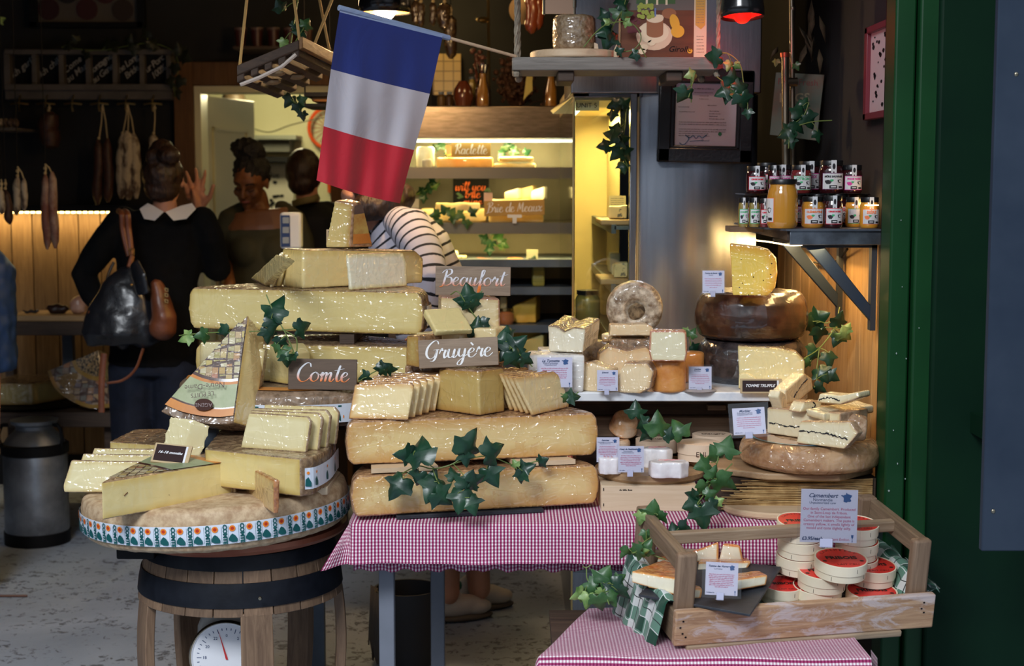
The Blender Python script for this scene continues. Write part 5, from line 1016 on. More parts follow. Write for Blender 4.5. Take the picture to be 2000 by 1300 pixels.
tt = cheese('cheese_cylinder', 'brown-rinded cylindrical cheese on the curler on the hanging board', 'cheese', bm, fs, TET, vox=.003, amp=.0012, nsc=120, amp2=.001, split=False)
b = BM(); a = W(1161, 92, 4.46); b.prism([(a.x,4.47,zr+.026),(a.x+.012,4.47,zr+.026),(a.x+.010,4.47,zr+.042),(a.x,4.47,zr+.046)], (0,.02,0)); tag(obj('cheese_piece', b, PALE, origin=(a.x,4.47,zr+.026)), 'tiny pale chip beside the brown cylinder cheese', 'cheese')
# boxed girolle set
a, c = W(1211,0,4.5).x, W(1352,0,4.5).x; t = thing('gift_box', 'cardboard gift box with a picture of curled cheese, grapes and pears on the hanging board', 'box', (a, 4.45, zr)); h = .30; w_ = c-a
b = BM(); b.box(0, w_, 0, .1, 0, h); obj('box', b, mat('brown box print', (.16,.05,.015,1), (.10,.03,.01,1), sc=4, st=(1,1,8), rough=.4), t, bev=.001)
b = BM(); b.box(w_, w_+.036, -.0, .1, 0, h); sp_ = obj('side_panel', b, mat('cream card print', (.72,.62,.42,1), rough=.5), t)
def disc(b, x, z, rx, rz, y=-.0012, n=20, mi=0, rot=0): b.poly([(x+rx*math.cos(k*2*PI/n)*math.cos(rot)-rz*math.sin(k*2*PI/n)*math.sin(rot), y, z+rx*math.cos(k*2*PI/n)*math.sin(rot)+rz*math.sin(k*2*PI/n)*math.cos(rot)) for k in range(n)], mi)
s = mpp(4.45); X_ = lambda px: (px-1211)*s; Z_ = lambda py: (113-py)*s
pm = [mat('print cream', (.72,.55,.36,1)), mat('print brown', (.32,.13,.05,1)), mat('print grape', (.35,.42,.06,1)), mat('print pear', (.75,.42,.03,1)), mat('print red', (.12,.015,.02,1)), mat('print window', (.05,.12,.03,1)), mat('print wall', (.14,.12,.10,1)), mat('print pale', (.8,.68,.45,1)), BLACK, mat('print blue', (.15,.22,.45,1))]
b = BM(); y0 = -.0006
b.poly([(0,y0,Z_(22)),(w_,y0,Z_(22)),(w_,y0,h),(0,y0,h)], 6); b.poly([(X_(1240),y0-.0003,Z_(10)),(X_(1315),y0-.0003,Z_(10)),(X_(1315),y0-.0003,h),(X_(1240),y0-.0003,h)], 5)
for px in (1258, 1278, 1296): b.poly([(X_(px),y0-.0005,Z_(12)),(X_(px+4),y0-.0005,Z_(12)),(X_(px+4),y0-.0005,h),(X_(px),y0-.0005,h)], 7)
disc(b, X_(1275), Z_(70), 35*s, 28*s, -.001, mi=0); disc(b, X_(1274), Z_(64), 29*s, 21*s, -.0013, mi=7)
b.poly([(X_(1260),-.0018,Z_(65)),(X_(1292),-.0018,Z_(65)),(X_(1292),-.0018,Z_(38)),(X_(1260),-.0018,Z_(38))], 1); disc(b, X_(1276), Z_(66), 16*s, 8*s, -.0016, mi=1); disc(b, X_(1276), Z_(38), 16.5*s, 8*s, -.0021, mi=7)
b.poly([(X_(1275),-.0022,Z_(34)),(X_(1278),-.0022,Z_(34)),(X_(1278),-.0022,Z_(18)),(X_(1275),-.0022,Z_(18))], 9)
rg = random.Random(5)
for k in range(24): disc(b, X_(1258+rg.uniform(-13,14)), Z_(24+rg.uniform(-14,12)), 4*s, 4*s, -.0024-.0001*k, 10, 2)
for k in range(24): disc(b, X_(1238+rg.uniform(-12,10)), Z_(44+rg.uniform(-16,20)), 4*s, 4*s, -.001-.00005*k, 10, 4)
disc(b, X_(1320), Z_(62), 13*s, 12*s, -.0014, mi=3); disc(b, X_(1314), Z_(45), 9*s, 16*s, -.0015, mi=3, rot=.3); disc(b, X_(1303), Z_(28), 14*s, 10*s, -.0012, mi=1)
for px, py in ((1262,78),(1270,84),(1256,92),(1252,100),(1285,36)): disc(b, X_(px), Z_(py), 8*s, 6*s, -.0026, 7, 7)
script_ok = None; text(b, 'Girolle', 12*s*1.3, (X_(1324), -.0012, Z_(96)), mi=8, shear=.3); disc(b, X_(1344), Z_(99), 5*s, 5*s, -.0012, mi=3)
obj('picture', b, pm, t, smooth=False)
b = BM(); b.poly([(w_+.004,-.0008,h),(w_+.032,-.0008,h),(w_+.032,-.0008,Z_(50)),(w_+.02,-.0008,Z_(58)),(w_+.004,-.0008,Z_(50))], 0); rr_ = random.Random(4)
for k in range(6): scribble(b, w_+.008, w_+.03, Z_(72+6*k), .0025, rr_, 1, y=-.0009)
for k in range(9): scribble(b, w_+.007, w_+.029, Z_(6+5*k), .0025, rr_, 1, y=-.001)
obj('side_print', b, [mat('print ochre', (.62,.38,.07,1)), mat('print text brown', (.25,.2,.15,1))], sp_, smooth=False)
b = BM(); a = W(1204, 92, 4.43); b.lathe([(0,0),(.008,0),(.008,.022),(0,.038)], 10, Matrix.Translation((a.x, 4.43, zr))); tag(obj('wooden_peg', b, BEECH, origin=(a.x,4.43,zr)), 'small wooden peg beside the gift box on the hanging board', 'peg')
ivy('ivy_garland', 'ivy winding between the brown cylinder cheese and the gift box', [[(1140,92,4.36),(1165,62,4.36),(1190,46,4.37),(1230,44,4.38),(1252,70,4.38),(1240,95,4.38),(1210,103,4.4)],[(1200,46,4.4),(1215,20,4.42),(1222,0,4.42),(1230,-30,4.42)],[(1248,85,4.38),(1262,112,4.4)]],
 [(1182,60,4.42,44,200,0),(1215,20,4.42,46,80,2),(1188,80,4.43,46,250,0),(1210,100,4.38,22,30,0),(1238,108,4.36,26,200,0),(1225,45,4.37,22,330,1),(1186,40,4.38,20,150,1),(1215,5,4.42,34,30,0),(1178,28,4.44,30,120,0)], seed=21)
ivy('ivy_garland', 'ivy spilling off the right end of the hanging board over the certificate', [[(1390,106,4.38),(1420,104,4.36),(1445,125,4.35),(1452,160,4.35),(1458,180,4.35)],[(1400,150,4.36),(1425,168,4.35),(1450,185,4.34),(1460,200,4.34)],[(1358,140,4.4),(1352,165,4.4),(1345,190,4.4)],[(1350,150,4.4),(1350,200,4.42)]],
 [(1392,112,4.37,44,190,0),(1425,128,4.36,26,250,1),(1440,130,4.35,22,330,1),(1432,152,4.34,44,80,0),(1415,178,4.34,44,200,0),(1448,170,4.34,40,20,0),(1452,198,4.33,46,290,0),(1460,222,4.33,26,270,0),(1335,186,4.4,44,240,0),(1350,146,4.4,30,200,1),(1418,190,4.36,30,250,0),(1440,182,4.34,30,60,2)], seed=22)
# French flag
D = 4.02
pa, pb_ = W(662, 15, D), W(1007, 110, 4.405)
t = thing('flag', 'French tricolour flag hanging from a slanted wooden stick', 'flag', pa)
b = BM(); b.tube([pa, pb_], .0045, 10); obj('stick', b, BEECH, t, world=True)
NX, NY = 40, 60; cor = [(664,18),(865,68),(784,397),(617,352)]
def flagpt(u, v):
 # u along stick, v downwards
 x = (1-v)*((1-u)*cor[0][0]+u*cor[1][0])+v*((1-u)*cor[3][0]+u*cor[2][0]); y = (1-v)*((1-u)*cor[0][1]+u*cor[1][1])+v*((1-u)*cor[3][1]+u*cor[2][1])
 y += 4*math.sin(u*PI)*v; x += 4*math.sin(v*5)*(u-.3)
 dd = D+.34*u*.58+v*(.012*math.sin(u*11+2*v)+.008*math.sin(u*23-4*v)+.006*math.sin(9*v+3*u))-.02*v
 return W(x, y, dd)
b = BM(); G = [[b.bm.verts.new(flagpt(i/NX, j/NY)) for i in range(NX+1)] for j in range(NY+1)]
for j in range(NY):
 for i in range(NX): f = b.bm.faces.new([G[j][i], G[j][i+1], G[j+1][i+1], G[j+1][i]]); f.material_index = 0 if j < 1 else 1 if j < NY*.335 else 2 if j < NY*.675 else 3
def cloth(name, c, tr=.25):
 N = NT(name); N.b.inputs['Base Color'].default_value = c; N.set(.75, sheen=.2); tl = N.n('ShaderNodeBsdfTranslucent'); tl.inputs[0].default_value = c; mx = N.n('ShaderNodeMixShader'); mx.inputs[0].default_value = tr
 N.l(N.b.outputs[0], mx.inputs[1]); N.l(tl.outputs[0], mx.inputs[2]); N.l(mx.outputs[0], N.t.nodes['Material Output'].inputs[0]); N.bump(N.noise(N.coords(), 9, 3, dist=1), .25, .02); return N.m
o = obj('cloth', b, [cloth('flag sleeve', (.33,.42,.62,1)), cloth('flag blue', (.015,.03,.19,1)), cloth('flag white', (.50,.50,.58,1)), cloth('flag red', (.50,.018,.035,1))], t, world=True, ang=180)
b = BM(); b.tube([pa.lerp(pb_, k/12*.6) for k in range(13)], .0075, 10); obj('sleeve', b, bpy.data.materials['flag sleeve'], t, world=True)
# hanging slatted tray at upper left
t = thing('hanging_rack', 'dark wooden slatted rack hanging on yellow cords left of the flag', 'rack', W(560, 150, 4.9))
c0, c1, c2, c3 = W(462,148,4.5), W(584,97,4.55), W(668,130,5.1), W(545,190,5.05)
o0 = c0; ux = (c1-c0); uy = (W(655,132,4.85)-c1); up = Vector((0,0,.03))
FL = lambda u, v, h=0: o0+ux*u+uy*v+Vector((0,0,h))
SLW = wood('dark slat wood', (.03,.018,.012,1), (.085,.05,.03,1), 0)
def beam(b, p, q, wv, h): b.prism([p, q, q+wv, p+wv], (0,0,h))
for v in (0, .86): b = BM(); beam(b, FL(0,v), FL(1,v), uy*.14, .03); obj('rail', b, SLW, t, world=True, bev=.004)
for u in (.0, .22, .44, .66, .88): b = BM(); beam(b, FL(u,0,-.02), FL(u,1,-.02), ux*.12, .02); obj('slat', b, SLW, t, world=True, bev=.003)
b = BM(); beam(b, FL(1,0,-.0), FL(1,1,-.0), ux*.06, .035); obj('end_board', b, wood('golden slat', (.16,.08,.03,1), (.26,.14,.06,1), 1), t, world=True, bev=.003)
b = BM(); b.tube([FL(.04,.02,-.028), FL(.35,.02,-.03), FL(.7,.02,-.026), FL(.95,.0,-.01)], .006, 6); obj('pale_edge', b, mat('pale cord', (.5,.42,.36,1)), t, world=True)
for (u, v, tx, ty) in ((.02,.05,483,-10),(.98,.05,573,-10),(.98,.9,622,-10),(.9,.5,652,-10)):
 p = FL(u, v, .03); q = W(tx, ty, p.y); q = p+(q-p)*((2.88-p.z)/(q.z-p.z)); b = BM(); b.tube([p, p.lerp(q,.5), q], .0045, 6); obj('cord', b, JUTE, t, world=True)
for u, v in ((.3,.4),(.6,.55),(.5,.2)): b = BM(); b.sphere(FL(u,v,-.02), (.028,.02,.01), seg=10); o_ = tag(obj('pebble_piece', b, mat('olive wood chip', (.3,.2,.1,1)), origin=FL(u,v,-.02)), ('pale oval wood piece under the left of the hanging rack','pale oval wood piece under the right of the hanging rack','small pale wood piece under the middle of the hanging rack')[(0 if u==.3 else 1 if u==.6 else 2)], 'wood piece')
ivy('ivy_garland', 'ivy climbing the cords of the hanging rack', [[(565,110,4.7),(572,60,4.7),(582,0,4.7)],[(560,110,4.7),(590,60,4.7),(605,40,4.7)]], [(547,12,4.7,34,110,0),(553,85,4.7,26,250,1),(585,62,4.7,34,190,0),(600,45,4.7,30,60,2),(575,50,4.7,20,20,0)], seed=23)
ivy('ivy_garland', 'dark ivy dangling from the lower corner of the hanging rack', [[(555,185,4.85),(575,200,4.85),(592,225,4.85)]], [(565,198,4.85,34,240,0),(583,212,4.85,30,290,0),(592,226,4.85,24,280,0),(590,195,4.85,24,20,2)], seed=24)
t = tag(obj('black_tray', (lambda b: (px_box(b, 590, 202, 650, 208, 5.6, .3), px_box(b, 594, 180, 650, 188, 5.6, .3), [b.tube([W(x_, 205, 5.75), (W(x_, 205, 5.75).x, 5.75, 2.92)], .003, 5) for x_ in (596, 645)], b)[3])(BM()), BLACK, origin=W(620,205,5.6)), 'black slatted tray behind the flag edge', 'tray'); b = BM(); px_box(b, 608, 188, 650, 199, 5.62, .25); tag(obj('bread_loaf', b, mat('brown crust', (.3,.13,.04,1), rough=.6), origin=W(630,199,5.62), bev=.01), 'brown loaf on the black tray behind the flag edge', 'bread')
# pendant lamps
def pendant(label, x, y, d, rpx, shell, bulb, power, lc, inner, tilt=0):
 p = W(x, y, d); s = mpp(d); r_ = rpx*s; t = thing('pendant_lamp', label, 'lamp', p, (R(tilt), R(tilt*.3), 0))
 b = BM(); b.lathe([(r_,0),(r_*1.02,r_*.35),(r_*.95,r_*.9),(r_*.5,r_*1.3),(r_*.2,r_*1.5),(r_*.2,r_*1.9)], 40, cap=False); o = obj('shade', b, shell, t); so = o.modifiers.new('s', 'SOLIDIFY'); so.thickness = .003
 b = BM(); b.lathe([(r_*.97,.003),(r_*.9,r_*.8),(r_*.4,r_*1.2),(.001,r_*1.25)], 40, cap=False); obj('inner_reflector', b, inner, t)
 b = BM(); b.sphere((0,0,r_*.22), (r_*.45,r_*.45,r_*.5), seg=24); obj('bulb', b, bulb, t)
 b = BM(); b.tube([(0,0,r_*1.8),(0,0,2.9-p.z)], .005, 8); obj('cable', b, BLACK, t)
 l = point('lamp_light', p+Vector((0,0,-r_*.35)), power, lc, .04); return t
pendant('dark pendant lamp with glowing white bulb above the flag', 752, 26, 5.2, 50, mat('black enamel', (.01,.01,.011,1), rough=.25, coat=.5), mat('warm bulb', (1,.9,.7,1), emit=(1,.82,.62,1), es=14), 24, (1,.62,.28), mat('copper reflector', (.7,.32,.1,1), rough=.3, metal=.7))
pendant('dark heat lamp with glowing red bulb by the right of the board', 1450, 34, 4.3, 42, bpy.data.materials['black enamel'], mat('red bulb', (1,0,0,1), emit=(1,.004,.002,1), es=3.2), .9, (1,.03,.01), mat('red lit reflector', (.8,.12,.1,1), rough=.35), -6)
# certificate in black frame
D = 4.955; t = thing('framed_certificate', 'framed white certificate on the steel column', 'certificate', W(1380, 318, D), (0, R(1.2), 0)); O = W(1380, 318, D)
q = lambda x0, y0, x1, y1: ((x0-1380)*mpp(D), (x1-1380)*mpp(D), (318-y1)*mpp(D), (318-y0)*mpp(D))
FRM = mat('black carved frame', (.010,.011,.015,1), rough=.35, coat=.3, bump=.6, bsc=90)
b = BM()
for x0, y0, x1, y1, y_ in ((1283,140,1308,318,0),(1440,140,1466,318,0),(1283,290,1466,318,0),(1283,140,1466,165,0),(1302,155,1316,298,.006),(1434,155,1446,298,.006),(1302,285,1446,298,.006),(1302,152,1446,166,.006)): xa_, xb_, za, zc = q(x0,y0,x1,y1); b.box(xa_, xb_, -.02+y_, .02, za, zc)
obj('frame', b, FRM, t, bev=.005)
b = BM(); xa_, xb_, za, zc = q(1312,150,1438,288); b.box(xa_, xb_, .0, .012, za, zc); pp = obj('paper', b, mat('bluish certificate paper', (.62,.62,.74,1), rough=.5), t)
b = BM(); xa_, xb_, za, zc = q(1312,140,1420,160); b.box(xa_, xb_, -.003, .0, za, zc); xa_, xb_, za, zc = q(1392,150,1432,162); b.box(xa_, xb_, -.003, .0, za, zc); obj('green_header', b, mat('lime band', (.13,.17,.03,1)), t)
b = BM(); px = lambda x, y: ((x-1380)*mpp(D), -.001, (318-y)*mpp(D)); rr_ = random.Random(8)
for x, y, w_, h in ((1352,177,40,2.2),(1352,184,36,1.6),(1362,190,18,1.6),(1362,196,18,1.6),(1322,212,22,1.6),(1378,208,18,1.6),(1324,221,30,1.6),(1382,219,20,1.6),(1382,224,22,1.6),(1382,229,18,1.6),(1382,234,30,1.6)): p = px(x, y); scribble(b, p[0], p[0]+w_*mpp(D), p[2], h*mpp(D), rr_, 0, y=-.001)
for k in range(6): p = px(1324, 241+(5 if k > 1 else 0)+4.2*k); scribble(b, p[0], p[0]+(92 if k < 4 else 60)*mpp(D), p[2], 1.8*mpp(D), rr_, 0, y=-.001)
sg = crom([px(1326,280),(px(1334,284)),px(1344,272),px(1337,265),px(1346,270),px(1352,266),px(1358,271),px(1364,266),px(1370,270),px(1378,264)], 4); b.tube(sg, .0012, 5, mi=1); b.tube([px(1346,277), px(1372,274)], .0008, 4, mi=1); text(b, 'Council', 5*mpp(D), px(1376,275), mi=1); disc(b, px(1404,262)[0], px(1404,262)[2], .006, .006, mi=2)
obj('print', b, [mat('grey print', (.06,.06,.09,1)), mat('teal pen', (.03,.15,.3,1)), mat('green logo', (.03,.25,.12,1))], pp, smooth=False)
# pipe, tin sign, dried leaves, dark corner, red frame
t = thing('metal_pipe', 'pair of clamped steel pipes standing behind the jars', 'pipe', W(1540, 430, 4.75)); b = BM(); b.tube([W(1546,-60,4.75), W(1549,430,4.75)], .0085, 12); obj('tube', b, STEELW, t, world=True); b = BM(); b.tube([W(1533,103,4.72), W(1536,430,4.72)], .012, 12); obj('tube', b, STEELW, t, world=True)
b = BM(); b.tube([W(1533,112,4.72), W(1533,103,4.72)], .015, 12); obj('collar', b, COPPER, t, world=True); b = BM(); b.tube([W(1528,160,4.72), W(1556,160,4.73)], [.012,.014], 10); obj('clamp', b, STEELW, t, world=True)
b = BM(); b.sphere(W(1548,16,4.75), .011, seg=10); obj('joint', b, STEELW, t, world=True)
D = 4.9; t = thing('tin_sign', 'worn turquoise tin sign advertising fresh eggs behind the pipes', 'sign', W(1550, 275, D), (0, 0, R(-12)))
TIN = mat('worn painted tin', (.10,.12,.085,1), (.15,.10,.06,1), sc=14, rough=.5, rr=(.45,.65)); s = mpp(D); P = [(-46*s,0,.0+12*s),(44*s,0,0),(56*s,0,126*s),(-36*s,0,132*s)]
b = BM(); b.prism(P, (0,.004,0)); tin = obj('plate', b, TIN, t, bev=.001)
b = BM(); text(b, 'Farm Fresh', 17*s, (6*s,-.002,112*s), rot=R(-3), csp=1.0); obj('red_lettering', b, mat('faded red', (.2,.04,.03,1)), tin); b = BM(); text(b, 'EGGS', 24*s, (0,-.002,82*s), off=.0008); obj('cream_lettering', b, mat('faded cream', (.32,.26,.15,1)), tin)
b = BM()
for k, (x, y, L, a) in enumerate(((1580,40,60,-80),(1590,20,70,-100),(1570,60,60,-70),(1590,70,50,-95),(1600,95,50,-88),(1575,85,50,-110),(1560,50,50,-60),(1600,30,55,-75),(1585,0,70,-92),(1520,90,30,-120))):
 p = W(x, y, 4.8); dv = Vector((math.cos(R(a)), .1*math.sin(k), math.sin(R(a))))*L*mpp(4.8); sd = Vector((.009, .008*math.cos(k*2), 0)); m1 = p+dv*.4+Vector((0,-.01,0))
 b.poly([p, m1+sd, p+dv, m1-sd])
t = tag(obj('dried_leaves', b, mat('dry brown leaves', (.05,.035,.018,1), (.1,.075,.04,1), sc=20, rough=.8), origin=W(1585,110,4.8)), 'bunch of long dried leaves hanging behind the pipes', 'dried leaves'); so = t.modifiers.new('s', 'SOLIDIFY'); so.thickness = .001
ivy('ivy_garland', 'dark ivy in front of the tin sign above the jars', [[(1540,290,4.6),(1545,250,4.6),(1570,225,4.6),(1580,200,4.6)],[(1545,250,4.6),(1585,238,4.6),(1625,235,4.6)]], [(1565,215,4.6,48,80,0),(1580,235,4.6,44,300,0),(1535,258,4.6,44,200,0),(1560,245,4.6,44,330,0),(1545,278,4.6,30,280,0),(1600,265,4.6,30,290,0),(1572,200,4.6,26,60,0),(1515,122,4.6,18,260,1),(1555,130,4.6,20,300,2)], seed=25)
# red-framed print on the side wall
y0, y1 = 4.0, 4.28; xw = lambda y: .988; t = thing('red_framed_print', 'dark red framed print on the charcoal side wall', 'picture', (xw(4.14), 4.14, W(1710,235,4.1).z)); zl, zh = W(1710,230,4.1).z, W(1710,42,4.1).z
def sidebox(b, ya, yb, za, zc, th=.02): b.prism([(xw(ya), ya, za), (xw(yb), yb, za), (xw(yb), yb, zc), (xw(ya), ya, zc)], (-th, 0, 0))
b = BM(); sidebox(b, y0, y0+.03, zl, zh); sidebox(b, y1-.03, y1, zl, zh); sidebox(b, y0, y1, zl, zl+.018); sidebox(b, y0, y1, zh-.018, zh); obj('frame', b, mat('dull red frame', (.16,.02,.03,1), rough=.4), t, world=True, bev=.002)
b = BM(); sidebox(b, y0+.03, y1-.03, zl+.018, zh-.018, .008); pp = obj('paper', b, mat('pinkish paper', (.55,.47,.47,1)), t, world=True); b = BM(); rg = random.Random(3)
for k in range(26):
 yy = y0+.05+rg.random()*(y1-y0-.1); zq = zl+.03+rg.random()*(zh-zl-.06); s_ = .006*rg.uniform(.5,1.4); b.poly([(xw(yy)-.009, yy+s_*math.cos(a)*1.8, zq+s_*math.sin(a)*.8) for a in (0,1,2.2,3.1,4.4,5.2)])
obj('print', b, BLACK, pp, world=True, smooth=False)
# ================================================================ tools for cut pieces standing on a level z
E0 = Vector((0, 0, EYE))
def onz(x, y, z):
 v = W(x, y, 1)-E0; return E0+v*((z-EYE)/v.z)
def onplane(x, y, p, n):
 v = W(x, y, 1)-E0; return E0+v*((p-E0).dot(n)/v.dot(n))
def fp(pts, bi, z, lean=0):
 z0, z1 = z if isinstance(z, tuple) else (z, z); p0, p1 = onz(*pts[bi[0]][:2], z0), onz(*pts[bi[1]][:2], z1)
 u = (p1-p0); u.z = 0; u.normalize(); nh = Vector((-u.y, u.x, 0)); nh = nh if nh.y > 0 else -nh
 n = nh*math.cos(R(lean))-Vector((0,0,1))*math.sin(R(lean)); return [onplane(x, y, p0, n) for x, y in pts], n
def piece(label, pts, bi, z, th, mt, rind=(), lean=0, name='cheese_slice', group=None, vox=.003, ext=None, cat='cheese', split=False, shr=None, **kw):
 P, n = fp(pts, bi, z, lean); bm = BM(); e_ = Vector(ext) if ext else n*th; top = None
 if shr: c = sum(P, Vector())/len(P); top = [c+(p-c)*shr+e_ for p in P]
 fs = bm.prism(P, e_, top=top); rf = [fs[2+r] for r in rind if not isinstance(r, str)]
 if 'F' in rind: rf.append(fs[0])
 if 'B' in rind: rf.append(fs[1])
 return cheese(name, label, cat, bm, rf, mt, vox=vox, split=split, group=group, **kw)
def foot(label, fpts, z, h, mt, rind, name='cheese_wedge', cat='cheese', vox=.004, split=True, **kw):
 """vertical prism from a footprint given by picture points on the base ('b') or top ('t') level"""
 P = [onz(x, y, z if k == 'b' else z+h) for x, y, k in fpts]
 for p in P: p.z = z
 bm = BM(); fs = bm.prism(P, (0, 0, h)); rf = [fs[2+r] for r in rind if not isinstance(r, str)]+[fs[0], fs[1]]
 return cheese(name, label, cat, bm, rf, mt, vox=vox, split=split, **kw)
cR = lambda r, g, b: rgb(r, g, b)
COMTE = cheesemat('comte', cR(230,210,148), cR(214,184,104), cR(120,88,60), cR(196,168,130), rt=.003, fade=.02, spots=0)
COMTEB = cheesemat('comte with painted shade', cR(226,206,140), cR(198,168,92), cR(104,78,56), cR(170,140,104), rt=.003, fade=.018)  # darker copy of the comte, shade put into its colours
COMTEP = cheesemat('pale comte slice', cR(230,217,170), cR(210,188,126), cR(130,100,72), cR(190,165,135), rt=.0025, fade=.012)
GRUY = cheesemat('gruyere', cR(230,202,140), cR(200,148,80), cR(124,82,54), cR(196,152,108), rt=.004, fade=.035, wr=1.0, blotch=.35)
GRUYS = cheesemat('gruyere slice', cR(238,216,162), cR(208,156,84), cR(130,86,58), cR(190,146,104), rt=.003, fade=.016)
GRUYD = cheesemat('darker gruyere block', cR(200,172,104), cR(180,136,66), cR(110,76,50), cR(170,130,92), rt=.003, fade=.02, wr=.9)
WHEELR = cheesemat('brown wheel rind', cR(200,170,130), cR(180,140,100), cR(168,136,104), cR(208,182,148), rt=1.0, rsc=45, wrap=0)
SILV = cheesemat('foil bright wrap', cR(246,240,214), cR(230,214,150), cR(190,150,110), cR(220,190,150), rt=.003, fade=.012, wr=1.3)
QUILT = quilt_mat('quilt print', [(.42,.17,.10,1),(.52,.42,.12,1),(.5,.33,.22,1),(.36,.30,.10,1),(.55,.48,.30,1)], 55)
PGREEN = mat('pale green print', cR(150,160,118), cR(168,174,136), sc=30, rough=.5, coat=.25, coatr=.35, bump=.3)
ORNG = mat('orange print', cR(196,118,44), cR(214,140,64), sc=12, rough=.5, coat=.25, coatr=.35, bump=.3)
BROWNP = mat('brown print', cR(78,48,40), rough=.4, coat=.8); GREYRIND = mat('grey brown rind', cR(104,82,66), cR(150,122,96), sc=50, rough=.7, coat=.7, bump=.5)
TEAL = mat('teal print', cR(8,84,86), rough=.5); LABW = mat('label paper', cR(214,222,236), rough=.5); LORG = mat('label orange', cR(236,132,30), rough=.5); LRED = mat('label red', cR(190,52,22), rough=.5)
# ---- barrel stool
BX, BY = W(468, 1100, 3.95).x, 3.97; ZB = .668
t = thing('barrel_stool', 'half-barrel stool with curved stave legs and black iron hoops under the big cheese wheel', 'stool', (BX, BY, 0))
rp_ = lambda z: .235+.04*math.sin(PI*min(max((.70-z)/.62, 0), 1))
def stave(b, a0, a1, z0, z1, th=.02, n=8):
 rs = []
 for k in range(n+1):
  z_ = z0+(z1-z0)*k/n; r_ = rp_(z_); rs.append([Vector((r*math.cos(a), r*math.sin(a), z_)) for r, a in ((r_,a0),(r_,(a0+a1)/2),(r_,a1),(r_-th,a1),(r_-th,a0))])
 b.rings(rs)
b = BM(); NS = 22; legk = {0, 1, 5, 6, 10, 11, 15, 18, 19}
for k in range(NS): a = 2*PI*k/NS+.05; stave(b, a+.006, a+2*PI/NS-.004, .522-.0, ZB, .02)
obj('staves', b, OAK, t, bev=.002)
b = BM(); b.lathe([(.0,ZB-.02),(.215,ZB-.02),(.215,ZB-.004),(0,ZB-.004)], 40); obj('top', b, OAK, t)
for a, wd in ((-72,.3),(-150,.28),(8,.26),(62,.28),(135,.28)):
 b = BM(); a = R(a); stave(b, a-wd/2, a+wd/2, .0, .53, .026, 12); obj('leg', b, OAK, t, bev=.003)
for z0, z1 in ((.635,.672),(.545,.605)):
 b = BM(); rs = [(rp_(z0)+.0035, z0), (rp_((z0+z1)/2)+.0045, (z0+z1)/2), (rp_(z1)+.0035, z1), (rp_(z1)-.002, z1), (rp_(z0)-.002, z0)]; b.lathe(rs+[rs[0]], 64, cap=False); obj('hoop', b, mat('black iron', (.003,.004,.008,1), (.008,.010,.016,1), sc=20, rough=.5, bump=.2, spec=.3), t)
b = BM(); b.lathe([(0,0),(.005,0),(.004,.004),(0,.005)], 10, TRS((BX+.095-BX, -.275, .575), (PI/2,0,0))); obj('rivet', b, STEELW, t)
TW = R(-2.4); CX, CY = W(421, 1000, 3.9).x, 3.93
t = thing('round_board', 'reddish copper-coloured round board between the barrel and the big cheese wheel', 'board', (BX+.01, BY, ZB+.011), (0, TW, 0))
b = BM(); b.lathe([(0,-.004),(.262,-.004),(.272,.006),(.27,.018),(0,.018)], 56); obj('disc', b, mat('reddish copper board', (.26,.07,.04,1), (.36,.13,.07,1), sc=9, rough=.4, metal=.25, coat=.2), t)
t = tag(obj('black_plank', (lambda b: (b.box(W(225,1090,3.75).x, W(300,1090,3.75).x, 3.76, 4.1, ZB-.012, ZB+.018), b)[1])(BM()), BLACK, origin=(W(260,1090,3.75).x,3.9,ZB-.012), bev=.004), 'short black plank end sticking out left under the big cheese wheel', 'plank')
# ---- the big wheel with its printed band
ZW0 = .704; RW = .338; HW = .108
MW = TRS((CX, CY, ZW0+.004), (0, TW, 0)); bm = BM(); prof = [(RW-.02,0),(RW-.004,.010),(RW,.03),(RW+.003,HW/2),(RW,HW-.025),(RW-.005,HW-.008),(RW-.018,HW)]
fs = bm.lathe(prof, 96, MW); wh = cheese('whole_cheese', 'largest whole cheese wheel with a printed paper band, on the barrel', 'cheese wheel', bm, fs, WHEELR, vox=.0045, amp=.0016, nsc=40, amp2=.0015, nsc2=6, split=False)
tw = wh
b = BM(); zc = .016+.031; hb = .048; rb_ = RW+.0055; MB_ = MW
def cyl(u, z_, r_): a = u/rb_; return MB_ @ Vector((r_*math.cos(a), r_*math.sin(a), z_))
na = 120; rws = []
for z_ in (zc-hb/2, zc, zc+hb/2): rws.append([cyl(2*PI*rb_*k/na, z_, rb_+(.0018 if z_ == zc else 0)) for k in range(na)])
V = [[b.bm.verts.new(p) for p in r_] for r_ in rws]
for i in range(2):
 for k in range(na): b.bm.faces.new([V[i][k], V[i][(k+1) % na], V[i+1][(k+1) % na], V[i+1][k]])
band = obj('paper_band', b, LABW, tw, world=False); band.location = -wh.location
b = BM(); pit = 2*PI*rb_/53; tm = textmesh('COMTE', .0150, 'CENTER', 0, .0008, 1, .92); rr0 = rb_+.0032
